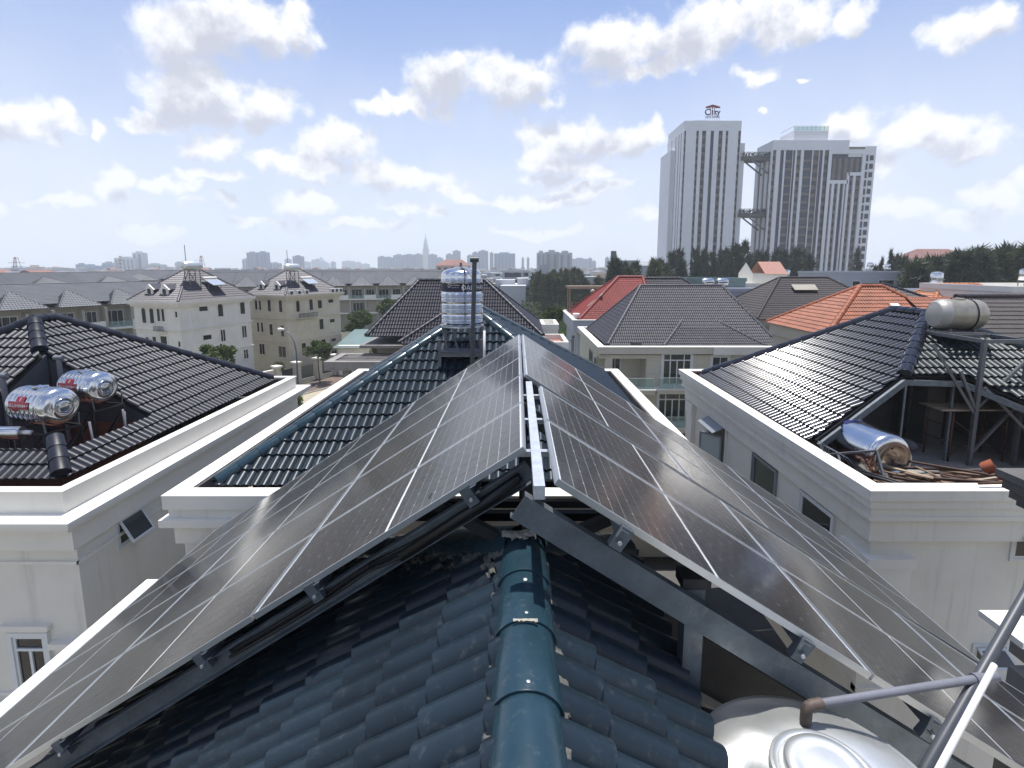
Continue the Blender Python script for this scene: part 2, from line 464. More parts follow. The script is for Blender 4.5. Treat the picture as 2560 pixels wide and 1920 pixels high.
# ================================================================ mesh builder
class MB:
    """collects faces, then links them as ONE mesh object"""
    def __init__(self):
        self.v = []; self.f = []; self.uv = None
    def add(self, vs_, fs):
        n = len(self.v)
        self.v.extend(tuple(map(float, p)) for p in vs_)
        self.f.extend(tuple(i + n for i in f) for f in fs)
        return self
    def quad(self, a, b, c, d): return self.add([a, b, c, d], [(0, 1, 2, 3)])
    def tri(self, a, b, c): return self.add([a, b, c], [(0, 1, 2)])
    def poly(self, pts): return self.add(pts, [tuple(range(len(pts)))])
    def box(self, x0, y0, z0, x1, y1, z1):
        return self.add([(x0, y0, z0), (x1, y0, z0), (x1, y1, z0), (x0, y1, z0), (x0, y0, z1), (x1, y0, z1), (x1, y1, z1), (x0, y1, z1)],
                        [(3, 2, 1, 0), (4, 5, 6, 7), (0, 1, 5, 4), (1, 2, 6, 5), (2, 3, 7, 6), (3, 0, 4, 7)])
    def obox(self, o, u, v, w, a, b, c):
        """box from corner o along unit axes u, v, w with lengths a, b, c"""
        o, u, v, w = Vector(o), Vector(u) * a, Vector(v) * b, Vector(w) * c
        P = [o, o + u, o + u + v, o + v, o + w, o + u + w, o + u + v + w, o + v + w]
        return self.add(P, [(3, 2, 1, 0), (4, 5, 6, 7), (0, 1, 5, 4), (1, 2, 6, 5), (2, 3, 7, 6), (3, 0, 4, 7)])
    def bar(self, p, q, w, h=None, up=(0, 0, 1)):
        p, q = Vector(p), Vector(q); d = (q - p)
        ln = d.length
        if ln < 1e-6: return self
        d.normalize(); up = Vector(up)
        if abs(d.dot(up)) > 0.97: up = Vector((0, 1, 0)) if abs(d.y) < 0.9 else Vector((1, 0, 0))
        s = d.cross(up).normalized(); t = s.cross(d).normalized()
        h = h or w
        return self.obox(p - s * w / 2 - t * h / 2, s, t, d, w, h, ln)
    def channel(self, p, q, w, h, t=0.004, up=(0, 0, 1), flip=1):
        """C section: web and two flanges"""
        p, q = Vector(p), Vector(q); d = (q - p); ln = d.length; d.normalize()
        up = Vector(up); s = d.cross(up).normalized() * flip; v = d.cross(s).normalized()
        if v.z < 0: v = -v
        self.obox(p - v * h / 2, s, v, d, t, h, ln)
        self.obox(p - v * h / 2 + s * t, s, v, d, w - t, t, ln)
        self.obox(p + v * (h / 2 - t) + s * t, s, v, d, w - t, t, ln)
        return self
    def tube(self, pts, r, n=8, r1=None, cap=True):
        pts = [Vector(p) for p in pts]
        rings = []
        m = len(pts)
        ref = None
        for i, p in enumerate(pts):
            d = (pts[min(i + 1, m - 1)] - pts[max(i - 1, 0)]).normalized()
            if ref is None:
                ref = Vector((0, 0, 1)) if abs(d.z) < 0.9 else Vector((1, 0, 0))
            s = d.cross(ref)
            if s.length < 1e-4: s = d.cross(Vector((0, 1, 0)))
            s.normalize(); t = s.cross(d).normalized()
            ref = t
            rr = r if r1 is None else r + (r1 - r) * i / (m - 1)
            rings.append([p + s * (rr * math.cos(2 * math.pi * k / n)) + t * (rr * math.sin(2 * math.pi * k / n)) for k in range(n)])
        vs_ = [q for rg in rings for q in rg]; fs = []
        for i in range(m - 1):
            for k in range(n):
                k2 = (k + 1) % n
                fs.append((i * n + k, i * n + k2, (i + 1) * n + k2, (i + 1) * n + k))
        if cap:
            fs.append(tuple(reversed(range(n)))); fs.append(tuple((m - 1) * n + k for k in range(n)))
        return self.add(vs_, fs)
    def lathe(self, prof, n=24, o=(0, 0, 0), axis='Z', cap=True, fn=None):
        """prof: (radius, height) list"""
        o = Vector(o); vs_ = []; fs = []
        for (r, h) in prof:
            for k in range(n):
                a = 2 * math.pi * k / n
                rr = r
                x, y = rr * math.cos(a), rr * math.sin(a)
                p = (x, y, h)
                if fn: p = fn(p)
                x, y, h2 = p
                q = {'Z': (x, y, h2), 'X': (h2, x, y), 'Y': (x, h2, y)}[axis]
                vs_.append(o + Vector(q))
        m = len(prof)
        for i in range(m - 1):
            for k in range(n):
                k2 = (k + 1) % n
                f = (i * n + k, i * n + k2, (i + 1) * n + k2, (i + 1) * n + k)
                fs.append(f if axis != 'Y' else f[::-1])
        if cap:
            fs.append(tuple(reversed(range(n)))); fs.append(tuple((m - 1) * n + k for k in range(n)))
        return self.add(vs_, fs)
    def prism(self, poly, z0, z1):
        n = len(poly)
        vs_ = [(x, y, z0) for x, y in poly] + [(x, y, z1) for x, y in poly]
        fs = [tuple(reversed(range(n))), tuple(range(n, 2 * n))] + [(i, (i + 1) % n, n + (i + 1) % n, n + i) for i in range(n)]
        return self.add(vs_, fs)
    def xprism(self, poly, o, u, v, w, depth):
        """polygon (a, b) in plane o + a*u + b*v extruded along w"""
        o, u, v, w = map(Vector, (o, u, v, w)); n = len(poly)
        vs_ = [o + u * a + v * b for a, b in poly] + [o + u * a + v * b + w * depth for a, b in poly]
        fs = [tuple(reversed(range(n))), tuple(range(n, 2 * n))] + [(i, (i + 1) % n, n + (i + 1) % n, n + i) for i in range(n)]
        return self.add(vs_, fs)
    def ring(self, x0, y0, x1, y1, inset, z0, z1):
        """hollow rectangular band, outer rectangle given"""
        self.box(x0, y0, z0, x1, y0 + inset, z1)
        self.box(x0, y1 - inset, z0, x1, y1, z1)
        self.box(x0, y0 + inset, z0, x0 + inset, y1 - inset, z1)
        self.box(x1 - inset, y0 + inset, z0, x1, y1 - inset, z1)
        return self
    def mesh(self, name, mat, smooth=False, off=None, angle=None):
        me = bpy.data.meshes.new(name)
        vv = self.v
        if off is not None:
            ox, oy, oz = off
            vv = [(x - ox, y - oy, z - oz) for x, y, z in vv]
        me.from_pydata(vv, [], self.f)
        if mat: me.materials.append(MATS[mat] if isinstance(mat, str) else mat)
        if smooth:
            me.shade_smooth()
            if angle:
                try: me.set_sharp_from_angle(angle=R(angle))
                except Exception: pass
        me.update()
        return me
    def build(self, name, mat, parent=None, smooth=False, off=None, kind=None, label=None, angle=None, recalc=False):
        me = self.mesh(name, mat, smooth, off, angle)
        if recalc:
            bm = bmesh.new(); bm.from_mesh(me); bmesh.ops.recalc_face_normals(bm, faces=bm.faces); bm.to_mesh(me); bm.free()
        o = bpy.data.objects.new(name, me); COL.objects.link(o)
        if parent: o.parent = parent
        if kind: o['kind'] = kind
        if label: o['label'] = label
        return o

def tag(o, label, cat, group=None):
    o['label'] = label; o['category'] = cat
    if group: o['group'] = group
    return o
def thing(name, label, cat, loc=(0, 0, 0), rotz=0.0, group=None):
    o = bpy.data.objects.new(name, None); COL.objects.link(o)
    o.empty_display_size = 0.3
    o.location = loc; o.rotation_euler = (0, 0, rotz)
    return tag(o, label, cat, group)
def structure(name, mb, mat, smooth=False):
    o = mb.build(name, mat, smooth=smooth); o['kind'] = 'structure'; return o
def put(name, me, parent, mat4=None):
    """one more object that shares the mesh"""
    o = bpy.data.objects.new(name, me); COL.objects.link(o)
    if parent: o.parent = parent
    if mat4 is not None: o.matrix_basis = mat4
    return o
def dup_tree(root, loc, rotz=0.0, label=None, scale=None):
    r = root.copy(); COL.objects.link(r); r.location = loc; r.rotation_euler = (0, 0, rotz)
    if scale: r.scale = scale
    if label: r['label'] = label
    for ch in list(root.children):
        c = ch.copy(); COL.objects.link(c); c.parent = r
        for g in list(ch.children):
            d = g.copy(); COL.objects.link(d); d.parent = c
    return r
def local_cam(root):
    m = Matrix.Translation(root.location) @ root.rotation_euler.to_matrix().to_4x4()
    return m.inverted() @ Vector((0, 0, CAM_Z))

# ================================================================ tiled roofs
def tile_profile(nper, rolls, du, amp):
    """(u, height) points of a wavy tile"""
    pts = []
    for r_ in range(rolls):
        w = du / rolls
        for i in range(nper):
            t = i / nper
            s = math.sin(math.pi * t)
            pts.append(((r_ + t) * w, amp * s ** (0.62 if nper > 8 else 0.8)))
    pts.append((du, 0.0))
    return pts
def tile_geom(mb, u0, v0, du, dv, prof, lift=0.040, lip=0.034, over=0.03):
    """a tile in slope coordinates (u along the eave, v up the slope, n out)"""
    n = len(prof)
    vs_ = []
    for (u, h) in prof: vs_.append((u0 + u, v0, h + lift + 0.008))
    for (u, h) in prof: vs_.append((u0 + u, v0 + dv + over, h + 0.006))
    for (u, h) in prof: vs_.append((u0 + u, v0 + 0.003, max(0.0, h + lift + 0.008 - lip)))
    fs = []
    for i in range(n - 1):
        fs.append((i, i + 1, n + i + 1, n + i))
        fs.append((2 * n + i, 2 * n + i + 1, i + 1, i))
    mb.add(vs_, fs)
TILE_LOD = {'fine': (10, 2, 0.066), 'mid': (6, 2, 0.052), 'low': (4, 2, 0.050)}
TILE_MESH = {}
def tile_mesh(mat, lod, du, dv):
    key = (mat, lod, du, dv)
    if key not in TILE_MESH:
        mb = MB(); nper, rolls, amp = TILE_LOD[lod]
        tile_geom(mb, 0, 0, du, dv, tile_profile(nper, rolls, du, amp))
        me = mb.mesh('roof_tile', mat, smooth=True, angle=50)
        TILE_MESH[key] = me
    return TILE_MESH[key]
CAP_MESH = {}
def cap_mesh(mat, r, ln):
    key = (mat, r, ln)
    if key not in CAP_MESH:
        mb = MB(); n = 14
        stations = [(0.0, 1.035), (0.008, 1.05), (ln * 1.06, 0.94)]
        vs_ = []
        for (x, s) in stations:
            for k in range(n + 1):
                a = math.pi * (-0.06 + 1.12 * k / n)
                vs_.append((math.cos(a) * r * s, x, math.sin(a) * r * s * 0.86 - 0.02))
        fs = []
        for i in range(len(stations) - 1):
            for k in range(n):
                a = i * (n + 1) + k
                fs.append((a, a + n + 1, a + n + 2, a + 1))
        fs.append(tuple(range(n, -1, -1)))
        CAP_MESH[key] = mb.add(vs_, fs).mesh('ridge_cap', mat, smooth=True, angle=40)
    return CAP_MESH[key]

class Roof:
    """collects slopes of one roof; the nearest tiles become objects, the rest one joined part"""
    def __init__(self, parent, mat, capmat=None, lod='mid', du=0.34, dv=0.34, off=(0, 0, 0), budget=300, capr=0.15, caplen=0.42, name='roof'):
        self.parent = parent; self.mat = mat; self.capmat = capmat or mat; self.lod = lod
        self.du = du; self.dv = dv; self.off = Vector(off); self.budget = budget
        self.capr = capr; self.caplen = caplen
        self.deck = MB(); self.cands = []; self.clip = []; self.caps = []; self.name = name
    def slope(self, e0, e1, top, pts=None, holes=None, hang=0.10):
        """eave e0-e1 (any order), a point up the slope, polygon pts (convex or list of convex)"""
        e0, e1, top = Vector(e0) - self.off, Vector(e1) - self.off, Vector(top) - self.off
        U = (e1 - e0).normalized(); W = top - e0; V = (W - U * W.dot(U)).normalized(); N = U.cross(V)
        if N.z < 0:
            e0, e1 = e1, e0
            U = -U; W = top - e0; V = (W - U * W.dot(U)).normalized(); N = U.cross(V)
        polys = pts if isinstance(pts[0][0], (tuple, list, Vector)) else [pts]
        fr = Matrix(((U.x, V.x, N.x, e0.x), (U.y, V.y, N.y, e0.y), (U.z, V.z, N.z, e0.z), (0, 0, 0, 1)))
        inv = fr.inverted()
        for pl in polys:
            q = [inv @ (Vector(p) - self.off) for p in pl]
            uv = [(p.x, p.y) for p in q]
            ar = sum(uv[i][0] * uv[(i + 1) % len(uv)][1] - uv[(i + 1) % len(uv)][0] * uv[i][1] for i in range(len(uv)))
            if ar < 0: uv.reverse()
            self.deck.add([fr @ Vector((u, v, -0.012)) for u, v in uv] + [fr @ Vector((u, v, -0.07)) for u, v in uv],
                          [tuple(range(len(uv))), tuple(reversed(range(len(uv), 2 * len(uv))))] +
                          [(i, len(uv) + i, len(uv) + (i + 1) % len(uv), (i + 1) % len(uv)) for i in range(len(uv))])
            vmin0 = min(p[1] for p in uv)
            if vmin0 < 0.02: uv = [(u, v - hang if abs(v - vmin0) < 0.02 else v) for u, v in uv]
            nn = len(uv)
            edges = []
            for i in range(nn):
                (x0, y0), (x1, y1) = uv[i], uv[(i + 1) % nn]
                ln = math.hypot(x1 - x0, y1 - y0)
                if ln < 1e-6: continue
                edges.append((x0, y0, -(y1 - y0) / ln, (x1 - x0) / ln))
            du, dv = self.du, self.dv
            u0 = math.floor(min(p[0] for p in uv) / du); u1 = math.ceil(max(p[0] for p in uv) / du)
            v0 = math.floor((min(p[1] for p in uv) + hang) / dv - 1e-6); v1 = math.ceil((max(p[1] for p in uv) + hang) / dv)
            part = []
            for j in range(v0, v1):
                for i in range(u0, u1):
                    a, b = i * du, j * dv - hang
                    worst = 1e9; out = False
                    for (x0, y0, nx, ny) in edges:
                        ds = [(cx - x0) * nx + (cy - y0) * ny for cx, cy in ((a, b), (a + du, b), (a + du, b + dv), (a, b + dv))]
                        if max(ds) <= 1e-4: out = True; break
                        worst = min(worst, min(ds))
                    if out: continue
                    if worst >= -0.012: self.cands.append((fr, a, b, N))
                    else: part.append((a, b))
            if part: self.clip.append((fr, part, edges))
        return fr
    def hip(self, p, q, lift=0.045):
        up = Vector((0, 0, lift)); self.caps.append((Vector(p) - self.off + up, Vector(q) - self.off + up))
    def finish(self):
        root = self.deck.build(self.name, 'roof_deck', self.parent)
        cp = local_cam(self.parent)
        def key(c):
            fr, a, b, N = c
            p = fr @ Vector((a + 0.17, b + 0.17, 0)); d = cp - p
            return d.length if d.dot(N) > 0 else d.length + 1000
        self.cands.sort(key=key)
        me = tile_mesh(self.mat, self.lod, self.du, self.dv)
        jr = random.Random(len(self.cands))
        for (fr, a, b, N) in self.cands[:self.budget]:
            m = fr @ Matrix.Translation((a + jr.uniform(-.003, .003), b + jr.uniform(-.006, .006), jr.uniform(0, .004)))
            put('roof_tile', me, root, m)
        nper, rolls, amp = TILE_LOD[self.lod]
        prof = tile_profile(nper, rolls, self.du, amp)
        bm = bmesh.new()
        rest = MB()
        for (fr, a, b, N) in self.cands[self.budget:]:
            t = MB(); tile_geom(t, a + jr.uniform(-.003, .003), b + jr.uniform(-.006, .006), self.du, self.dv, prof)
            rest.add([fr @ Vector(p) for p in t.v], t.f)
        for (fr, part, edges) in self.clip:
            t = MB()
            for (a, b) in part: tile_geom(t, a, b, self.du, self.dv, prof)
            me2 = t.mesh('t', None); bm.clear(); bm.from_mesh(me2); bpy.data.meshes.remove(me2)
            for (x0, y0, nx, ny) in edges:
                bmesh.ops.bisect_plane(bm, geom=bm.verts[:] + bm.edges[:] + bm.faces[:], dist=1e-5, plane_co=(x0, y0, 0), plane_no=(-nx, -ny, 0), clear_outer=True)
            bm.verts.index_update()
            rest.add([fr @ v.co for v in bm.verts], [tuple(v.index for v in f.verts) for f in bm.faces])
        bm.free()
        if rest.f:
            o = rest.build('roof_tiles', self.mat, root, smooth=True, kind='stuff', angle=50)
        cm = cap_mesh(self.capmat, self.capr, self.caplen)
        for (p, q) in self.caps:
            d = q - p; ln = d.length; d.normalize()
            n = max(1, round(ln / self.caplen)); st = ln / n
            X = d.cross(Vector((0, 0, 1))).normalized(); Z = X.cross(d).normalized()
            for i in range(n):
                o = p + d * (st * i)
                put('ridge_cap', cm, root, Matrix(((X.x, d.x * st / self.caplen, Z.x, o.x), (X.y, d.y * st / self.caplen, Z.y, o.y), (X.z, d.z * st / self.caplen, Z.z, o.z), (0, 0, 0, 1))))
        return root
def hip_roof(roof, x0, y0, x1, y1, ze, zr, rx0=None, rx1=None, ry0=None, ry1=None, sides='FLRB', caps=True):
    """hipped roof over a rectangle; ridge along x (rx0..rx1 at mid y) or along y"""
    ym, xm = (y0 + y1) / 2, (x0 + x1) / 2
    if rx0 is not None:
        ry = ym if ry0 is None else ry0
        A, B = (rx0, ry, zr), (rx1, ry, zr)
        c = [(x0, y0, ze), (x1, y0, ze), (x1, y1, ze), (x0, y1, ze)]
        if 'F' in sides: roof.slope(c[0], c[1], A, [c[0], c[1], B, A])
        if 'B' in sides: roof.slope(c[2], c[3], A, [c[2], c[3], A, B])
        if 'L' in sides: roof.slope(c[3], c[0], A, [c[3], c[0], A])
        if 'R' in sides: roof.slope(c[1], c[2], B, [c[1], c[2], B])
        h = [(c[0], A), (c[1], B), (c[2], B), (c[3], A)]
        if rx1 - rx0 > 0.3: h.append((A, B))
    else:
        A, B = (xm, ry0, zr), (xm, ry1, zr)
        c = [(x0, y0, ze), (x1, y0, ze), (x1, y1, ze), (x0, y1, ze)]
        if 'F' in sides: roof.slope(c[0], c[1], A, [c[0], c[1], A])
        if 'B' in sides: roof.slope(c[2], c[3], B, [c[2], c[3], B])
        if 'L' in sides: roof.slope(c[3], c[0], A, [c[3], c[0], A, B])
        if 'R' in sides: roof.slope(c[1], c[2], A, [c[1], c[2], B, A])
        h = [(c[0], A), (c[1], A), (c[2], B), (c[3], B)]
        if ry1 - ry0 > 0.3: h.append((A, B))
    if caps:
        for p, q in h: roof.hip(p, q)

# ================================================================ windows
WIN = {}
def window(parent, o, u, n, w, h, style='single', frame='window_white', pane='glass_dark', mat_surround=None, off=(0, 0, 0), trim=0.09, name='window', depth=0.07):
    """window on a wall: o = lower left corner, u along the wall, n outward"""
    o = Vector(o) - Vector(off); u, n = Vector(u).normalized(), Vector(n).normalized(); z = Vector((0, 0, 1))
    f = MB(); p = MB()
    t = 0.055
    if trim > 0:                                       # moulded surround
        f.obox(o - u * trim - z * trim, u, z, n, w + 2 * trim, trim, depth)
        if style != 'arch':
            f.obox(o - u * trim + z * h, u, z, n, w + 2 * trim, trim, depth)
        f.obox(o - u * trim, u, z, n, trim, h, depth); f.obox(o + u * w, u, z, n, trim, h, depth)
    d2 = depth * 0.6
    def mull(a, b, c, d): f.obox(o + u * a + z * b, u, z, n, c, d, d2)
    if style == 'arch':
        k = 8; r = w / 2; zc = h - r
        for i in range(k):
            a0, a1 = math.pi * i / k, math.pi * (i + 1) / k
            for rr0, rr1 in ((r, r + trim),):
                P = [(r + rr0 * math.cos(a0), zc + rr0 * math.sin(a0)), (r + rr1 * math.cos(a0), zc + rr1 * math.sin(a0)),
                     (r + rr1 * math.cos(a1), zc + rr1 * math.sin(a1)), (r + rr0 * math.cos(a1), zc + rr0 * math.sin(a1))]
                f.xprism(P, o, u, z, n, depth)
        arc = [(0, 0), (w, 0)] + [(r + r * math.cos(math.pi * i / k), zc + r * math.sin(math.pi * i / k)) for i in range(k + 1)]
        p.poly([o + u * a + z * b + n * 0.012 for a, b in arc])
    else:
        p.quad(o + n * 0.012, o + u * w + n * 0.012, o + u * w + z * h + n * 0.012, o + z * h + n * 0.012)
        mull(0, 0, t, h); mull(w - t, 0, t, h); mull(t, 0, w - 2 * t, t); mull(t, h - t, w - 2 * t, t)
    if style == 'double':
        mull(w / 2 - t / 2, t, t, h - 2 * t)
    if style == 'transom':
        mull(t, h * 0.72, w - 2 * t, t); mull(w / 2 - t / 2, t, t, h * 0.72 - t)
    if style == 'french':
        zt = h * 0.80
        mull(t, zt - 0.05, w - 2 * t, 0.10)
        for k in (1, 2, 3):
            mull(w * k / 4 - 0.05, t, 0.10, zt - 0.05 - t)
        for k in (1, 3):
            mull(w * k / 4 - 0.04, zt + 0.05, 0.08, h - t - zt - 0.05)
        mull(t, t, w - 2 * t, 0.10)
    if style == 'row3':
        for k in (1, 2): mull(w * k / 3 - t / 2, t, t, h - 2 * t)
    if style == 'row4':
        for k in (1, 2, 3): mull(w * k / 4 - t / 2, t, t, h - 2 * t)
    fo = f.build(name, frame if mat_surround is None else mat_surround, parent)
    p.build('pane', pane, fo)
    return fo

# ================================================================ setting
g = MB(); g.quad((-3600, -400, 0), (3600, -400, 0), (3600, 2900, 0), (-3600, 2900, 0))
structure('ground', g, 'ground')
def strip(name, mat, pts, w, z, h=0.0):
    m = MB()
    L_, R_ = [], []
    for i, p in enumerate(pts):
        p = Vector(p); d = (Vector(pts[min(i + 1, len(pts) - 1)]) - Vector(pts[max(i - 1, 0)])).normalized()
        n = Vector((-d.y, d.x))
        L_.append(p + n * w[0]); R_.append(p + n * w[1])
    for i in range(len(pts) - 1):
        m.quad((*R_[i], z), (*R_[i + 1], z), (*L_[i + 1], z), (*L_[i], z))
        if h > 0:
            m.quad((*R_[i], z - h), (*R_[i + 1], z - h), (*R_[i + 1], z), (*R_[i], z))
            m.quad((*L_[i], z - h), (*L_[i + 1], z - h), (*L_[i + 1], z), (*L_[i], z))
    return structure(name, m, mat)
# the street curves past the cream villas and runs on behind the near row
road_line = [(-70, 16), (-52, 27), (-40, 37), (-31, 46.5), (-25.3, 54), (-20.5, 62.5), (-15.5, 75), (-11, 92), (-8, 115)]
strip('road', 'street', road_line, (3.4, -3.4), 0.02)
strip('pavement', 'pavement', road_line, (7.6, 3.6), 0.15, 0.15)
strip('pavement', 'pavement', road_line, (-3.6, -6.6), 0.15, 0.15)
strip('kerb', 'kerb', road_line, (3.6, 3.4), 0.156, 0.156)
strip('kerb', 'kerb', road_line, (-3.4, -3.6), 0.156, 0.156)
lot = MB(); lot.quad((-40, -12, 0.012), (40, -12, 0.012), (40, 24, 0.012), (-40, 24, 0.012)); structure('yard', lot, 'yard')
gl = MB()
nx, ny = 30, 30
rg = random.Random(3)
hh = {(i, j): rg.uniform(0, 0.5) if 0 < i < nx and 0 < j < ny else 0.0 for i in range(nx + 1) for j in range(ny + 1)}
for i in range(nx):
    for j in range(ny):
        def gp(a, b): return (-1.5 + 34 * a / nx, 46 + 112 * b / ny, 0.03 + hh[a, b])
        gl.quad(gp(i, j), gp(i + 1, j), gp(i + 1, j + 1), gp(i, j + 1))
meadow = structure('grassland', gl, 'grassland', smooth=True)
gb = MB()
for k in range(14000):
    y = rg.uniform(80, 156); x = rg.uniform(-1, 26); h = rg.uniform(0.3, 1.2); a = rg.uniform(0, 6.28); w = rg.uniform(0.1, 0.3)
    dx, dy = math.cos(a) * w, math.sin(a) * w
    gb.tri((x - dx, y - dy, 0.1), (x + dx, y + dy, 0.1), (x + rg.uniform(-.4, .4), y + rg.uniform(-.4, .4), 0.2 + h))
o = gb.build('tall_grass', 'grass_blade'); o['kind'] = 'stuff'

# ================================================================ own house
OW = (-1.2, 8.0, 0)
own = thing('house', 'white house under the solar panels with glossy dark teal tile roofs', 'house', OW)
SL = math.tan(R(33))
# --- body below the near roof, gable wedge
b = MB()
b.box(-3.6, -2, 0, 0.78, 2.9, 10.3)
b.xprism([(-3.6, 10.3), (0.78, 10.3), (0.78, 12.95), (0.04, 13.45), (-3.6, 11.08)], (0, -2, 0), (1, 0, 0), (0, 0, 1), (0, 1, 0), 4.7)
b.build('gable_wall', 'white_wall', own, off=OW)
# --- rear block with parapet
b = MB(); b.box(-6.2, 8.7, 0, 3.85, 19.6, 10.55); b.build('wall', 'white_wall', own, off=OW)
b = MB()
b.ring(-6.4, 8.5, 4.05, 19.8, 0.34, 11.16, 11.40)           # coping band
b.ring(-6.34, 8.56, 3.99, 19.74, 0.28, 10.98, 11.16)
b.ring(-6.46, 8.44, 4.11, 19.86, 0.40, 10.84, 10.98)
b.ring(-6.30, 8.60, 3.95, 19.70, 0.24, 10.45, 10.84)
b.build('parapet', 'white_wall', own, off=OW)
b = MB(); b.ring(-6.405, 8.495, 4.055, 19.805, 0.345, 11.403, 11.425); b.build('coping', 'parapet_cap', own, off=OW)
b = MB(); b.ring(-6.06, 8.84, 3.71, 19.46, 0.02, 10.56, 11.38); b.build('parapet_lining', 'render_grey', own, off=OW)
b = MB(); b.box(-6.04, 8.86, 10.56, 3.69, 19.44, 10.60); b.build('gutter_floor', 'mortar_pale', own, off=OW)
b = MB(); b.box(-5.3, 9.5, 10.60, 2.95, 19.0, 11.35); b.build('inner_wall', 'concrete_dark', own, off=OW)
b = MB()
for i in range(20):                                     # rafter tails under the near eave
    x = -5.2 + i * 0.42
    b.obox((x, 8.98, 11.28), (1, 0, 0), Vector((0, 0.88, 0.47)).normalized(), Vector((0, -0.47, 0.88)).normalized(), 0.05, 0.8, 0.08)
b.build('rafter_tails', 'timber_pale', own, off=OW)
b = MB(); b.bar((-5.95, 8.95, 11.02), (-5.3, 9.5, 11.30), 0.12, 0.10); b.build('corner_rafter', 'timber_pale', own, off=OW)
# flat link between both blocks, with its low walls
b = MB(); b.box(-6.2, 2.9, 9.9, 3.85, 8.7, 10.12); b.build('terrace_floor', 'concrete_dark', own, off=OW)  # dark concrete stands in for the deep shadow on this floor
b = MB(); b.box(-6.2, -2, 0, -3.6, 2.9, 8.8); b.box(0.78, -2, 0, 3.6, 2.9, 11.2); b.box(-6.2, 2.9, 0, 3.85, 8.7, 9.9); b.build('lower_wall', 'white_wall', own, off=OW)
b = MB(); b.xprism([(.9, 10.12), (3.8, 10.12), (3.8, 11.25), (.9, 13.15)], (0, 3.26, 0), (1, 0, 0), (0, 0, 1), (0, 1, 0), .12); b.build('shade_wall', 'concrete_dark', own, off=OW)  # added dark sheet hiding the lit floor; deep shade put into its colour
b = MB(); b.xprism([(.93, 12.72), (1.9, 12.12), (1.9, 11.2), (.93, 11.2)], (0, 3.10, 0), (1, 0, 0), (0, 0, 1), (0, 1, 0), .10); b.build('low_wall', 'white_wall', own, off=OW)
b = MB(); b.box(-6.12, 4.4, 10.12, -5.97, 7.62, 10.34); b.build('side_wall', 'white_wall', own, off=OW)
b = MB(); b.box(-6.14, 4.4, 10.34, -5.95, 7.65, 10.37); b.build('side_coping', 'parapet_cap', own, off=OW)
# --- teal roofs
rf = Roof(own, 'teal_tile', 'teal_cap', lod='fine', du=0.35, dv=0.36, off=OW, budget=240, capr=0.150, caplen=0.41, name='near_roof')
EL, ER = -3.92, 0.86
zl, zr_ = 13.68 + (EL - 0.04) * SL, 13.68 - (ER - 0.04) * SL
Y0, Y1 = -0.6, 3.03
YL, YR = Y1 + 0.04 - EL, Y1 + ER - 0.04                # far corners of the hipped end
rf.slope((EL, Y0, zl), (EL, YL, zl), (0.04, Y1, 13.68), [(EL, Y0, zl), (EL, YL, zl), (0.04, Y1, 13.68), (0.04, Y0, 13.68)])
rf.slope((ER, Y0, zr_), (ER, YR, zr_), (0.04, Y1, 13.68), [(ER, Y0, zr_), (ER, YR, zr_), (0.04, Y1, 13.68), (0.04, Y0, 13.68)])
rf.slope((EL, YL, zl), (4.0, YL, zl), (0.04, Y1, 13.68), [(EL, YL, zl), (-0.05 + ER, YL, zl), (ER, YR, zr_), (0.04, Y1, 13.68)])
rf.hip((EL, YL, zl + 0.02), (0.0, Y1 + 0.04, 13.66)); rf.hip((ER, YR, zr_ + 0.0), (0.10, Y1 + 0.06, 13.65))
rf.hip((0.04, -0.65, 13.645), (0.04, 3.05, 13.645), 0.035)
nr = rf.finish()
# mortar along the hip ends and beside the ridge caps: ragged strips with their own thickness
from mathutils import noise as mnoise
def ragged(name, mat, p0, p1, across, nrm, w, th, parent, seed, step=0.012, cover=0.0, fade=1.0):
    p0, p1, across, nrm = Vector(p0), Vector(p1), Vector(across).normalized(), Vector(nrm).normalized()
    L = (p1 - p0).length; nu = max(4, int(L / step)); nv = max(3, int(w / step)); m = MB(); idx = {}
    for i in range(nu + 1):
        for j in range(nv + 1):
            q = p0.lerp(p1, i / nu) + across * (w * j / nv)
            e = mnoise.fractal(q * 9 + Vector((seed, 0, 0)), 0.8, 2.1, 5) * 1.0
            d_ = (1 - j / nv) * 1.5 - 0.55 + e * .8 + cover - (1 - fade) * i / nu
            if d_ > 0:
                idx[i, j] = len(m.v)
                m.v.append(tuple(q + nrm * (th * min(1, d_ * 3) * (0.75 + 0.5 * mnoise.noise(q * 40)))))
    for i in range(nu):
        for j in range(nv):
            k = [idx.get(c) for c in ((i, j), (i + 1, j), (i + 1, j + 1), (i, j + 1))]
            if None not in k: m.f.append(tuple(k))
    return m.build(name, mat, parent, smooth=True, off=OW)
sn, cs = math.sin(R(33)), math.cos(R(33))
nl_, nr_ = Vector((-sn, 0, cs)), Vector((sn, 0, cs))
ragged('hip_mortar', 'mortar', Vector((-0.02, 3.02, 13.68)) + nl_ * .03, Vector((-3.0, 6.0, 11.73)) + nl_ * .03, (0, -1, 0), nl_, 0.46, 0.045, nr, 3, step=.02)
ragged('hip_mortar', 'mortar', Vector((0.10, 3.02, 13.66)) + nr_ * .03, Vector((0.86, 3.80, 13.13)) + nr_ * .03, (0, -1, 0), nr_, 0.34, 0.04, nr, 8, step=.018)
for s, nn in ((-1, nl_), (1, nr_)):
    dn = Vector((cs * s, 0, -sn)); o_ = Vector((0.04, 0, 13.68)) + dn * .135 + nn * .052
    ragged('ridge_mortar', 'mortar', o_ + Vector((0, 0.9, 0)), o_ + Vector((0, 3.0, 0)), dn, nn, 0.055, 0.013, nr, 20 + s, step=.006, cover=.28)
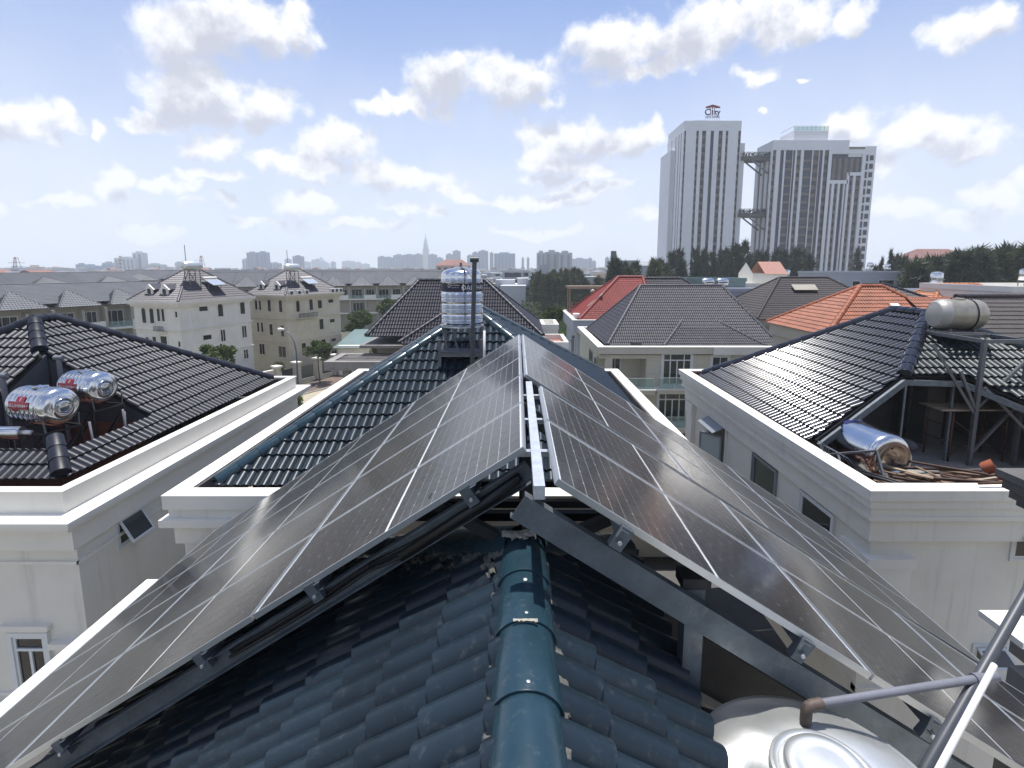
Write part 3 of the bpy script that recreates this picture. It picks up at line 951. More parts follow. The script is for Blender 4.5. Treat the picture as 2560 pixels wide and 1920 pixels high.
ragged('cap_mortar', 'mortar_pale', (-0.10, 3.04, 13.79), (0.12, 3.04, 13.80), (0, -1, 0), (0, 0, 1), 0.10, 0.018, nr, 41, step=.008, cover=.1)
ragged('cap_mortar', 'mortar_pale', (-0.02, 2.225, 13.796), (0.10, 2.225, 13.796), (0, -1, 0), (0, 0, 1), 0.035, 0.006, nr, 47, step=.005)
sc_ = MB()
for y in (1.03, 1.45, 1.86, 2.28, 2.55): sc_.lathe([(0.013, 0), (0.012, 0.006), (0.005, 0.009)], 8, (0.045, y, 13.786))
sc_.build('cap_screw', 'galv_bright', nr, off=OW, kind='stuff')

rf = Roof(own, 'teal_tile', 'teal_cap', lod='mid', du=0.34, dv=0.36, off=OW, budget=140, capr=0.15, caplen=0.42, name='rear_roof')
hip_roof(rf, -5.72, 9.05, 3.33, 19.35, 11.42, 14.30, ry0=14.0, ry1=14.7)
rf.finish()
# ================================================================ solar arrays
PW, PH = 1.028, 2.085
def panel_meshes():
    fr = MB(); t, d = 0.011, 0.038
    fr.box(0, 0, -d, PW, t, 0); fr.box(0, PH - t, -d, PW, PH, 0); fr.box(0, t, -d, t, PH - t, 0); fr.box(PW - t, t, -d, PW, PH - t, 0)
    bs = MB(); bs.box(t, t, -0.010, PW - t, PH - t, -0.005)
    ce = MB(); uvs = []
    mx, my, mid, g_ = 0.020, 0.022, 0.022, 0.0036
    cw = (PW - 2 * mx) / 6; ch = (PH - 2 * my - mid) / 24; c = 0.006
    for i in range(6):
        for j in range(24):
            x0 = mx + i * cw + g_ / 2; x1 = x0 + cw - g_
            y0 = my + j * ch + (mid if j >= 12 else 0) + g_ / 2 * 0.75; y1 = y0 + ch - g_ * 0.75
            lo = (j % 2 == 0)
            z = -0.0035
            if lo: P = [(x0 + c, y0), (x1 - c, y0), (x1, y0 + c), (x1, y1), (x0, y1), (x0, y0 + c)]
            else: P = [(x0, y0), (x1, y0), (x1, y1 - c), (x1 - c, y1), (x0 + c, y1), (x0, y1 - c)]
            ce.poly([(x, y, z) for x, y in P])
            uvs += [((x - x0) / (x1 - x0), (y - y0) / (y1 - y0)) for x, y in P]
    fm = fr.mesh('frame', 'frame_alu'); bm_ = bs.mesh('backsheet', 'backsheet'); cm = ce.mesh('cells', 'solar_cell')
    ul = cm.uv_layers.new(name='UVMap')
    for k, l in enumerate(ul.data): l.uv = uvs[k]
    jb = MB(); jb.box(PW / 2 - .06, PH / 2 - .05, -0.035, PW / 2 + .06, PH / 2 + .05, -0.011)
    return fm, bm_, cm, jb.mesh('junction_box', 'black_cable')
PM = panel_meshes()
ORD = ['first', 'second', 'third', 'fourth', 'fifth']
ROWN = ['top', 'middle', 'bottom']
def array(side, o, ncols, nrows, y0, group, lab):
    th = R(33)
    V = Vector((math.cos(th) * -side, 0, math.sin(th)))      # up the slope
    N = Vector((math.sin(th) * side, 0, math.cos(th)))
    U = V.cross(N)                                           # along the ridge
    rj = random.Random(int(y0 * 10) + side)
    for r_ in range(nrows):
        for c in range(ncols):
            yy = y0 + c * 1.040
            top = Vector((o[0], 0, o[1])) - V * (r_ * 2.105)
            org = top - V * PH
            org.y = yy if U.y > 0 else yy + PW
            org += N * rj.uniform(-.002, .002)
            m = Matrix(((U.x, V.x, N.x, org.x), (U.y, V.y, N.y, org.y), (U.z, V.z, N.z, org.z), (0, 0, 0, 1)))
            t = thing('photovoltaic_module', '%s-row panel of %s, %s from its near edge' % (ROWN[r_], lab, ORD[c]), 'solar panel', group=group)
            t.matrix_basis = m
            put('frame', PM[0], t); k = put('cells', PM[2], t); put('backsheet', PM[1], t); put('junction_box', PM[3], t)
    return U, V, N
array(-1, (0.035, 14.405), 5, 3, 2.955, 'solar panels on the left slope', 'the big left array')
array(1, (0.09, 14.405), 3, 3, 5.06, 'solar panels on the right slope', 'the far right array')
array(1, (0.215, 14.405), 2, 3, 2.48, 'solar panels on the right slope', 'the near right array')

rack = thing('steel_rack', 'galvanised steel rack of beams and posts carrying the solar panels', 'rack', (0, 4, 13.6))
RO = (0, 4, 13.6)
th = R(33)
def onslope(side, x0, z0, s, n):
    """point s metres down the slope and n below the panel plane"""
    V = Vector((math.cos(th) * side, 0, -math.sin(th))); N = Vector((math.sin(th) * side, 0, math.cos(th)))
    p = Vector((x0, 0, z0)) + V * s - N * n
    return p
def beam(name, mat, side, x0, z0, y, s0, s1, n, w, h):
    m = MB(); a = onslope(side, x0, z0, s0, n); c = onslope(side, x0, z0, s1, n); a.y = c.y = y
    N = Vector((math.sin(th) * side, 0, math.cos(th)))
    m.channel(a, c, w, h, 0.005, up=N, flip=-1)
    o = m.build(name, mat, rack, off=RO)
    return o
def flip_y(o): return o
beam('beam', 'galv', 1, 0.115, 14.36, 2.53, -0.02, 6.2, 0.175, 0.06, 0.15)
beam('beam', 'galv', 1, 0.115, 14.36, 4.42, 0.0, 6.2, 0.175, 0.06, 0.15)
beam('beam', 'galv', 1, 0.09, 14.40, 5.30, 0.0, 6.2, 0.175, 0.06, 0.15)
beam('beam', 'galv', 1, 0.09, 14.40, 7.90, 0.0, 6.2, 0.175, 0.06, 0.15)
beam('beam', 'galv', -1, 0.035, 14.40, 3.02, 0.05, 6.2, 0.165, 0.06, 0.13)
beam('beam', 'galv', -1, 0.035, 14.40, 5.45, 0.0, 6.2, 0.165, 0.06, 0.13)
beam('beam', 'galv', -1, 0.035, 14.40, 7.90, 0.0, 6.2, 0.165, 0.06, 0.13)
def purlin(side, x0, z0, s, ya, yb):
    m = MB(); a = onslope(side, x0, z0, s, 0.066); c = a.copy(); a.y = ya; c.y = yb
    N = Vector((math.sin(th) * side, 0, math.cos(th)))
    m.channel(a, c, 0.045, 0.05, 0.003, up=N)
    m.build('purlin', 'galv', rack, off=RO)
for r_ in range(3):
    for s in (0.42, 1.62):
        purlin(-1, 0.035, 14.405, r_ * 2.105 + s, 2.93, 8.2)
        purlin(1, 0.09, 14.405, r_ * 2.105 + s, 5.02, 8.24)
        purlin(1, 0.215, 14.405, r_ * 2.105 + s, 2.44, 4.60)
        for (side, x0, y) in ((-1, 0.035, 2.945), (1, 0.215, 2.455)):
            m = MB(); a = onslope(side, x0, 14.405, r_ * 2.105 + s, 0.085); N = Vector((math.sin(th) * side, 0, math.cos(th))); D = Vector((math.cos(th) * side, 0, -math.sin(th)))
            m.obox(a + Vector((0, y, 0)) - N * 0.07, D, Vector((0, 1, 0)), N, 0.075, 0.05, 0.13)
            m.build('cleat', 'galv', rack, off=RO)
            m = MB(); m.lathe([(0.012, 0), (0.012, 0.012), (0.007, 0.013), (0.007, 0.03)], 6, tuple(a + Vector((0, y - 0.03, 0)) - N * 0.02 + D * 0.03), axis='Y')
            m.build('bolt', 'galv_bright', rack, off=RO)
m = MB(); m.box(0.085, 2.46, 14.30, 0.145, 4.85, 14.375); m.build('ridge_beam', 'galv_bright', rack, off=RO)
for y in (3.05, 3.72, 4.45):
    m = MB(); m.box(0.0, y, 14.30, 0.22, y + 0.045, 14.335); m.build('tie_plate', 'galv_bright', rack, off=RO)
for y in (3.06, 5.5, 7.9):
    m = MB(); m.box(0.03, y, 13.55 if y < 4 else (12.0 if y < 6 else 10.12), 0.115, y + 0.085, 14.30); m.build('post', 'dark_steel', rack, off=RO)
for s, y in ((-1, 3.1), (1, 3.1), (-1, 5.5), (1, 5.5)):
    m = MB(); m.bar((0.07 + s * 0.02, y, 13.62), (0.07 + s * 0.66, y + 0.02, 13.98 - (0.08 if s > 0 else 0)), 0.06, 0.07); m.build('brace', 'dark_steel', rack, off=RO)
for (y, z, x0, x1) in ((4.25, 13.22, -1.45, 1.5), (5.05, 12.94, -1.9, 1.9), (6.0, 12.74, -2.15, 2.2)):
    m = MB(); m.box(x0, y, z, x1, y + 0.07, z + 0.075); m.build('cross_beam', 'dark_steel', rack, off=RO)
m = MB(); m.box(0.955, 2.60, 12.2, 1.065, 2.70, 13.74); m.build('front_post', 'galv', rack, off=RO)
m = MB(); m.box(0.93, 2.585, 13.70, 1.09, 2.715, 13.765); m.build('post_cap', 'dark_steel', rack, off=RO)
for x in (2.9, 4.4):
    m = MB(); m.box(x, 2.60, 9.9, x + 0.08, 2.68, 14.30 - x * SL); m.build('post', 'galv', rack, off=RO)
for x in (-4.35, -5.0):
    m = MB(); m.box(x, 3.10, 9.9, x + 0.08, 3.18, 14.22 + x * SL); m.build('post', 'galv', rack, off=RO)
# cable loom under the left array
def sag(p, q, d, n=9):
    p, q = Vector(p), Vector(q)
    return [p.lerp(q, i / n) - Vector((0, 0, d * 4 * (i / n) * (1 - i / n))) for i in range(n + 1)]
cb = thing('cable_loom', 'black cable loom sagging under the near edge of the left array', 'cables', (-0.5, 3.0, 13.9))
CO = (-0.5, 3.0, 13.9)
for k, (dz, dy) in enumerate(((0, 0), (-.02, .015), (-.035, -.01), (-.015, .03))):
    m = MB(); m.tube(sag((0.0, 2.99 + dy, 14.2 + dz), (-0.95, 2.99 + dy, 13.60 + dz), 0.035 + 0.012 * k), 0.011, 6)
    m.tube(sag((-0.95, 2.99 + dy, 13.60 + dz), (-1.9, 2.99 + dy, 12.98 + dz), 0.02), 0.010, 6)
    m.build('cable', 'black_cable', cb, smooth=True, off=CO)
m = MB(); m.tube([(0.02, 2.985, 14.19), (-0.2, 2.985, 14.03), (-0.75, 2.985, 13.66)], 0.035, 8); m.build('sheath', 'black_cable', cb, smooth=True, off=CO)

# ================================================================ near tank, pipes and poles
def tank_text(body, s, size, R0, zc, a0, mat, parent, off, name='lettering', axis='Z'):
    """flat print wrapped round a cylinder"""
    cu = bpy.data.curves.new('t', 'FONT'); cu.body = s; cu.size = size; cu.align_x = 'CENTER'; cu.align_y = 'CENTER'
    cu.resolution_u = 3
    ob = bpy.data.objects.new('t', cu); COL.objects.link(ob)
    bpy.context.view_layer.update()
    me = bpy.data.meshes.new_from_object(ob.evaluated_get(bpy.context.evaluated_depsgraph_get()))
    bpy.data.objects.remove(ob)
    m = MB(); vs_ = []
    for v in me.vertices:
        a = a0 + v.co.x / R0
        if axis == 'Z': vs_.append((body[0] + R0 * math.cos(a), body[1] + R0 * math.sin(a), zc + v.co.y))
        elif axis == 'X':  # axis along x; text runs along x
            a = a0 - v.co.y / R0
            vs_.append((zc + v.co.x, body[0] - R0 * math.cos(a), body[1] + R0 * math.sin(a)))
    m.add(vs_, [tuple(p.vertices) for p in me.polygons])
    bpy.data.meshes.remove(me)
    return m.build(name, mat, parent, off=off)
def flat_text(s, size, o, u, v, mat, parent, off=(0, 0, 0), depth=0.0, name='lettering', bold=0.0):
    cu = bpy.data.curves.new('t', 'FONT'); cu.body = s; cu.size = size; cu.align_x = 'CENTER'; cu.extrude = depth; cu.resolution_u = 3; cu.offset = bold
    ob = bpy.data.objects.new('t', cu); COL.objects.link(ob)
    bpy.context.view_layer.update()
    me = bpy.data.meshes.new_from_object(ob.evaluated_get(bpy.context.evaluated_depsgraph_get()))
    bpy.data.objects.remove(ob)
    u, v = Vector(u), Vector(v); w = u.cross(v); o = Vector(o)
    m = MB(); m.add([o + u * p.co.x + v * p.co.y + w * p.co.z for p in me.vertices], [tuple(p.vertices) for p in me.polygons])
    bpy.data.meshes.remove(me)
    return m.build(name, mat, parent, off=off)

TC = (1.42, 1.99, 11.51)
nt_ = thing('water_tank', 'large upright steel tank with a dented domed lid beside the near roof', 'water tank', TC, group='steel water tanks')
tr = 0.57
m = MB(); m.lathe([(tr * .98, 0), (tr, 0.05)] + [(tr + (0.012 if k % 2 else 0), 0.15 + 0.1 * k) for k in range(13)] + [(tr, 1.5), (tr, 1.52)], 40); m.build('body', 'stainless_dull', nt_, smooth=True, angle=60)
def dent(p):
    x, y, z = p
    def gs(cx, cy, sx, sy, rot=0):
        dx, dy = x - cx, y - cy; c_, s_ = math.cos(rot), math.sin(rot)
        a, b_ = dx * c_ + dy * s_, -dx * s_ + dy * c_
        return math.exp(-(a / sx) ** 2 - (b_ / sy) ** 2)
    dz = -0.055 * gs(-0.38, 0.06, 0.13, 0.10, 0.5) + 0.020 * gs(-0.46, 0.14, 0.05, 0.16, 0.3) - 0.022 * gs(0.2, 0.38, 0.20, 0.07, -0.5) + 0.014 * gs(0.05, 0.42, 0.25, 0.05, -0.3)
    dz += -0.018 * gs(-0.15, 0.40, 0.12, 0.10) + 0.012 * gs(-0.28, 0.30, 0.06, 0.14, 0.9)
    return (x, y, z + dz)
prof = [(tr, 1.52), (tr + 0.012, 1.525), (tr + 0.012, 1.54)]
for k in range(22):
    t = k / 21; rr = tr * (1 - t) + 0.24 * t
    prof.append((rr, 1.54 + 0.13 * math.sin(t * math.pi / 2)))
m = MB(); m.lathe(prof, 72, fn=dent, cap=False); m.build('dome', 'stainless_dull', nt_, smooth=True)
m = MB(); m.lathe([(0.24, 1.668), (0.234, 1.684), (0.222, 1.688), (0.216, 1.680), (0.202, 1.679), (0.196, 1.690), (0.18, 1.691)], 56, cap=False); m.build('neck_ring', 'stainless_dull', nt_, smooth=True, angle=50)
m = MB(); m.lathe([(0.18, 1.689), (0.18, 1.712), (0.171, 1.724), (0.14, 1.729), (0.12, 1.725), (0.09, 1.726), (0.05, 1.730), (0.0, 1.731)], 56); m.build('hatch', 'stainless_dull', nt_, smooth=True, angle=50)
PO = (1.477, 2.262, 13.11)
pp = thing('overflow_pipe', 'grey plastic pipe with brown elbow rising from the dented tank lid', 'pipe', PO, group='plastic pipes')
X_, Y_, Z_ = PO
m = MB(); m.tube([(X_, Y_, Z_ - .03), (X_, Y_, Z_ + .09)], 0.022, 12); m.lathe([(0.028, Z_ - .01), (0.028, Z_ + .06)], 12, (X_, Y_, 0)); m.build('riser', 'pvc_dark', pp, smooth=True, off=PO, angle=40)
m = MB(); m.tube([(X_, Y_, Z_ + .08), (X_, Y_, Z_ + .145), (X_ + .008, Y_ + .003, Z_ + .165), (X_ + .03, Y_ + .006, Z_ + .172), (X_ + .085, Y_ + .016, Z_ + .172)], 0.028, 12); m.build('elbow', 'pvc_brown', pp, smooth=True, off=PO, angle=40)
m = MB(); m.tube([(X_ + .075, Y_ + .015, Z_ + .172), (2.54, 2.44, Z_ + .172)], 0.021, 12); m.build('pipe', 'pvc_grey', pp, smooth=True, off=PO, angle=40)
m = MB(); m.tube([(2.48, 2.43, Z_ + .172), (2.62, 2.454, Z_ + .172)], 0.029, 12); m.build('coupling', 'pvc_grey', pp, smooth=True, off=PO, angle=40)
pl = thing('standing_pipe', 'dark grey plastic pipe standing slanted at the right edge', 'pipe', (1.90, 2.02, 11.50), group='plastic pipes')
m = MB(); m.tube([(-.02, 0.06, 1.36), (0.14, 0.15, 1.53), (0.66, 0.45, 1.80), (1.26, 0.78, 2.18)], 0.028, 12); m.build('pipe', 'pvc_dark', pl, smooth=True, angle=40)
wp = thing('white_pipe', 'thin white plastic pipe leaning in front of the dark pipe', 'pipe', (1.77, 1.88, 11.50), group='plastic pipes')
m = MB(); m.tube([(-.1, 0.0, 1.42), (0.12, 0.07, 1.77), (0.65, 0.40, 2.0)], 0.0145, 10); m.build('pipe', 'pvc_white', wp, smooth=True, angle=40)
# thin conduit with saddle clips on the dark shade wall
cd = thing('conduit', 'dark conduit clipped along the dim wall behind the galvanised post', 'conduit', (1.1, 3.0, 12.3))
m = MB(); m.tube([(0.0, 0.03, 0.26), (0.5, 0.03, 0.10), (1.3, 0.03, -0.2)], 0.014, 8); m.build('tube', 'pvc_dark', cd, smooth=True)
for x in (0.1, 0.55, 1.0):
    m = MB(); m.box(x, 0.0, 0.2 - 0.3 * x, x + 0.05, 0.05, 0.28 - 0.3 * x); m.build('clip', 'grey_steel', cd)

# ================================================================ upright tank on the rear roof
SC = (-1.36, 12.35)
st = thing('tank_stand', 'grey steel stand straddling the teal roof under the upright tank', 'tank stand', (SC[0], SC[1], 12.4))
SO = (SC[0], SC[1], 12.4)
hw = 0.50
def roofz(y): return 11.42 + (y - 9.05) * (2.88 / 4.95)
for sx in (-1, 1):
    for sy in (-1, 1):
        x, y = SC[0] + sx * hw, SC[1] + sy * hw
        m = MB(); m.box(x - .035, y - .035, roofz(y) - 0.02, x + .035, y + .035, 13.78); m.build('leg', 'grey_steel', st, off=SO)
for z in (13.40, 12.62):
    for (a, c) in (((-hw, -hw), (hw, -hw)), ((hw, -hw), (hw, hw)), ((hw, hw), (-hw, hw)), ((-hw, hw), (-hw, -hw))):
        if z < 13 and a[1] + c[1] > 0: continue
        m = MB(); m.bar((SC[0] + a[0], SC[1] + a[1], z), (SC[0] + c[0], SC[1] + c[1], z), 0.06, 0.09 if z > 13 else 0.06); m.build('rail', 'grey_steel', st, off=SO)
m = MB(); m.bar((SC[0] - hw, SC[1] - hw - .02, 12.65), (SC[0] + hw, SC[1] - hw - .02, 13.35), 0.05); m.build('brace', 'grey_steel', st, off=SO)
m = MB(); m.bar((SC[0] + hw, SC[1] - hw - .05, 12.65), (SC[0] + 0.1, SC[1] - hw - .05, 13.1), 0.02); m.build('brace', 'grey_steel', st, off=SO)
m = MB()
for k in range(12):
    a = 2 * math.pi * k / 12; a2 = a + 2 * math.pi / 12
    m.bar((SC[0] + .52 * math.cos(a), SC[1] + .52 * math.sin(a), 14.06), (SC[0] + .52 * math.cos(a2), SC[1] + .52 * math.sin(a2), 14.06), 0.03)
m.build('cradle_ring', 'galv_bright', st, off=SO)
for k in range(8):
    a = 2 * math.pi * (k + .5) / 8
    m = MB(); m.bar((SC[0] + .52 * math.cos(a), SC[1] + .52 * math.sin(a), 14.05), (SC[0] + .42 * math.cos(a + .25), SC[1] + .42 * math.sin(a + .25), 13.44), 0.03); m.build('strut', 'grey_steel', st, off=SO)
m = MB(); m.box(SC[0] - .5, SC[1] - .5, 13.45, SC[0] + .5, SC[1] + .5, 13.47); m.build('base_plate', 'grey_steel', st, off=SO)
tk = thing('water_tank', 'upright ribbed stainless tank with a navy band on the teal roof', 'water tank', (SC[0], SC[1], 14.06), group='steel water tanks')
tr2 = 0.50
prof = [(0.46, 0.0), (tr2, 0.03)]
z = 0.05
H2 = 1.22
ribs = [0.10, 0.20, 0.36, 0.46, 0.62, 0.72, 1.08]
def rib_prof():
    out = [(tr2, 0.03)]
    for zc in ribs:
        for q in (0, 0.028, 0.056):
            out += [(tr2 - .002, zc + q - .012), (tr2 + .010, zc + q), (tr2 - .002, zc + q + .012)]
    return sorted(out, key=lambda p: p[1])
prof = [(0.46, 0.0)] + rib_prof() + [(tr2, 1.20), (tr2 - .002, 1.215)]
m = MB(); m.lathe(prof, 56); m.build('body', 'stainless', tk, smooth=True, angle=70)
dome = [(tr2, 1.215), (tr2 * .99, 1.25), (tr2 * .95, 1.30), (tr2 * .86, 1.345), (tr2 * .70, 1.38), (tr2 * .5, 1.40), (tr2 * .38, 1.405), (tr2 * .38, 1.43), (tr2 * .30, 1.445), (0, 1.45)]
m = MB(); m.lathe(dome, 56); m.build('dome', 'stainless', tk, smooth=True, angle=50)
m = MB(); m.lathe([(tr2 + .008, 0.85), (tr2 + .010, 0.851), (tr2 + .010, 1.039), (tr2 + .008, 1.04)], 64, cap=False); lb = m.build('label_band', 'label_navy', tk, smooth=True, angle=30)
def band_text(s, size, adeg, zc):
    return tank_text((0, 0), s, size, tr2 + .0125, zc, R(adeg), 'print_white', lb, (0, 0, 0))
band_text('ĐẠI THÀNH', 0.155, 322, 0.945)
band_text('O', 0.11, 240, 0.985); band_text('• ĐẠI THÀNH', 0.038, 257, 1.005); band_text('bồn nước inox', 0.030, 258, 0.955)
m = MB(); m.box(0.08, -0.515, 0.852, 0.10, -0.500, 1.038); m.build('band_seam', 'stainless', tk)
vp = thing('vent_pipe', 'tall dark pipe with a T-shaped top beside the banded tank', 'pipe', (-1.02, 11.3, 12.55), group='plastic pipes')
VO = (-1.02, 11.3, 12.55)
m = MB(); m.tube([(-1.05, 11.3, 12.70), (-1.01, 11.3, 14.0), (-0.955, 11.3, 15.62)], 0.052, 12); m.build('pipe', 'pvc_dark', vp, smooth=True, off=VO, angle=40)
m = MB(); m.tube([(-1.05, 11.3, 15.66), (-0.86, 11.3, 15.66)], 0.058, 12); m.build('tee', 'pvc_dark', vp, smooth=True, off=VO, angle=40)
m = MB(); m.tube([(-0.96, 11.3, 15.2), (-1.15, 11.7, 15.42), (-1.36, 12.2, 15.50)], 0.022, 8); m.tube([(-1.36, 12.2, 15.40), (-1.36, 12.2, 15.60)], 0.03, 8); m.build('side_branch', 'pvc_grey', vp, smooth=True, off=VO, angle=40)
m = MB(); m.tube([(-0.80, 11.78, 12.75), (-0.78, 11.78, 14.0)], 0.028, 8); o = m.build('down_pipe', 'pvc_white', None, smooth=True, off=(-0.80, 11.78, 12.75)); o.location = (-0.80, 11.78, 12.75); tag(o, 'white plastic down pipe standing at the right leg of the tank stand', 'pipe', 'plastic pipes')

# ================================================================ house on the left
LO = (-13.6, 13.6, 0)
lh = thing('house', 'white house with a black tiled roof cut open around two steel tanks', 'house', LO)
b = MB()
b.box(-18.8, 8.9, 0, -8.42, 18.2, 7.3)
b.box(-18.8, 8.9, 7.3, -8.42, 15.05, 10.62)
b.build('wall', 'white_wall', lh, off=LO)
b = MB(); b.box(-9.7, 15.72, 7.3, -8.42, 16.75, 10.60); b.build('porch_column', 'white_wall', lh, off=LO)
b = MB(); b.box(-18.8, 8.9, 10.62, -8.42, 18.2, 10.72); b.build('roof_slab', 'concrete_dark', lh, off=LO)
b = MB()
b.ring(-19.0, 8.70, -8.36, 18.46, 0.20, 10.98, 11.38)
b.ring(-19.03, 8.67, -8.33, 18.49, 0.23, 11.38, 11.42)
b.ring(-19.4, 8.30, -7.96, 18.86, 0.60, 10.92, 10.99)
b.ring(-19.36, 8.34, -8.0, 18.82, 0.56, 10.84, 10.92)
b.ring(-19.25, 8.45, -8.12, 18.7, 0.44, 10.74, 10.84)
b.ring(-19.12, 8.58, -8.24, 18.58, 0.32, 10.66, 10.74)
b.ring(-18.96, 8.74, -8.32, 18.42, 0.2, 10.22, 10.66)
b.build('cornice', 'white_wall_clean', lh, off=LO)
b = MB()                                                     # raised bands of the walls
for z in (9.86, 7.05):
    b.box(-18.85, 8.86, z, -8.375, 8.9, z + 0.06); b.box(-8.42, 8.86, z, -8.38, 15.0, z + 0.06)
b.box(-19.1, 8.70, 6.55, -8.2, 8.9, 6.85); b.box(-8.42, 8.70, 6.55, -8.2, 18.2, 6.85)
b.box(-8.98, 8.80, 7.35, -8.42, 8.9, 8.15); b.box(-8.42, 8.80, 7.35, -8.32, 9.7, 8.15)
b.box(-9.08, 8.74, 8.15, -8.42, 8.9, 8.27); b.box(-8.42, 8.74, 8.15, -8.26, 9.8, 8.27)
b.build('wall_bands', 'white_wall_clean', lh, off=LO)
b = MB(); b.ring(-18.78, 8.92, -8.58, 18.24, 0.02, 10.72, 11.36); b.build('gutter_lining', 'concrete_dark', lh, off=LO)
def LR(x): return 11.4 + 0.6625 * (-9.0 - x)
def LF(y): return 11.4 + 0.6625 * (y - 9.4)
rf = Roof(lh, 'navy_tile', lod='mid', du=0.34, dv=0.345, off=LO, budget=300, capr=0.16, caplen=0.40)
def pr(x, y): return (x, y, LR(x))
def pf(x, y): return (x, y, LF(y))
rf.slope(pr(-9, 9.4), pr(-9, 17.97), pr(-12, 12.45), [[pr(-9, 9.4), pr(-9, 17.97), pr(-9.42, 17.55), pr(-9.42, 9.82)],
         [pr(-9.42, 12.45), pr(-9.42, 17.55), pr(-13, 13.97), pr(-13, 13.4), pr(-12.05, 12.45)]])
rf.slope(pf(-17, 9.4), pf(-9, 9.4), pf(-13, 13.4), [[pf(-17, 9.4), pf(-9, 9.4), pf(-9.5, 9.9), pf(-16.5, 9.9)],
         [pf(-16.5, 9.9), pf(-11.85, 9.9), pf(-11.85, 12.25), pf(-13, 13.4)]])
rf.slope((-9, 17.97, 11.4), (-17, 17.97, 11.4), (-13, 13.97, 14.05), [(-9, 17.97, 11.4), (-17, 17.97, 11.4), (-13, 13.97, 14.05)])
rf.slope((-17, 17.97, 11.4), (-17, 9.4, 11.4), (-13, 13.4, 14.05), [(-17, 17.97, 11.4), (-17, 9.4, 11.4), (-13, 13.4, 14.05), (-13, 13.97, 14.05)])
rf.hip((-9.0, 9.4, 11.42), (-9.72, 10.12, 11.9)); rf.hip((-12.0, 12.4, 13.4), (-13, 13.4, 14.07))
rf.hip((-9, 17.97, 11.42), (-13, 13.97, 14.07)); rf.hip((-17, 9.4, 11.42), (-13, 13.4, 14.07)); rf.hip((-13, 13.35, 14.06), (-13, 14.0, 14.06))
rf.finish()
b = MB()
b.xprism([(-12.05, 10.72), (-9.5, 10.72), (-9.5, LR(-9.5) - .08), (-12.05, LR(-12.05) - .08)], (0, 12.47, 0), (1, 0, 0), (0, 0, 1), (0, 1, 0), 0.1)
b.xprism([(9.95, 10.72), (12.4, 10.72), (12.4, LF(12.4) - .08), (9.95, LF(9.95) - .08)], (-11.95, 0, 0), (0, 1, 0), (0, 0, 1), (1, 0, 0), 0.1)
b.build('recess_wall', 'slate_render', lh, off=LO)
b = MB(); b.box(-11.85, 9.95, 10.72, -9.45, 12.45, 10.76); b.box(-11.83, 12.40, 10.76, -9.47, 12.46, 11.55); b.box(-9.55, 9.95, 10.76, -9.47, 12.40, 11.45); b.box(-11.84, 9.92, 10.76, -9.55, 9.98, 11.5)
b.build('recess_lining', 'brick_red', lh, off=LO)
for (x, y, h, lb) in ((-11.42, 12.25, 2.42, 'vent'), (-11.78, 11.2, 2.2, 'vent')):
    m = MB(); m.tube([(x, y, 10.8), (x, y, 10.8 + h)], 0.055, 10); m.tube([(x - .10, y, 10.84 + h), (x + .12, y, 10.84 + h)], 0.06, 10); m.build('vent_pipe', 'pvc_grey', lh, smooth=True, off=LO, angle=40)
window(lh, (-9.87, 8.9, 7.20), (1, 0, 0), (0, -1, 0), 0.62, 1.15, 'transom', off=LO)
window(lh, (-13.0, 8.9, 7.20), (1, 0, 0), (0, -1, 0), 1.1, 1.15, 'transom', off=LO)
b = MB(); b.box(-10.05, 8.80, 8.50, -9.10, 8.9, 8.60); b.box(-10.0, 8.82, 8.46, -9.15, 8.9, 8.50); b.build('window_head', 'white_wall_clean', lh, off=LO)
def awning(parent, o, u, n, w, h, off, tilt=28):
    """small top-hung window standing open"""
    f = window(parent, o, u, n, w, h, 'single', trim=0.05, off=off, depth=0.03)
    o = Vector(o) - Vector(off); u = Vector(u); n = Vector(n); z = Vector((0, 0, 1))
    d = (-z * math.cos(R(tilt)) + n * math.sin(R(tilt))); t = u.cross(d).normalized()
    s = MB(); p0 = o + z * (h - 0.03) + n * 0.04 + u * 0.03; ww = w - 0.06; hh_ = h - 0.06
    for (a, b_, c, e) in ((0, 0, ww, .05), (0, hh_ - .05, ww, .05), (0, .05, .05, hh_ - .1), (ww - .05, .05, .05, hh_ - .1)):
        s.obox(p0 + u * a + d * b_, u, d, t, c, e, 0.03)
    s.build('sash', 'window_white', f)
    g_ = MB(); g_.quad(p0 + u * .05 + d * .05, p0 + u * (ww - .05) + d * .05, p0 + u * (ww - .05) + d * (hh_ - .05), p0 + u * .05 + d * (hh_ - .05)); g_.build('pane', 'glass_blue', f)
awning(lh, (-8.42, 9.85, 9.62), (0, 1, 0), (1, 0, 0), 0.70, 0.62, LO)
awning(lh, (-8.42, 14.25, 9.70), (0, 1, 0), (1, 0, 0), 0.65, 0.60, LO)
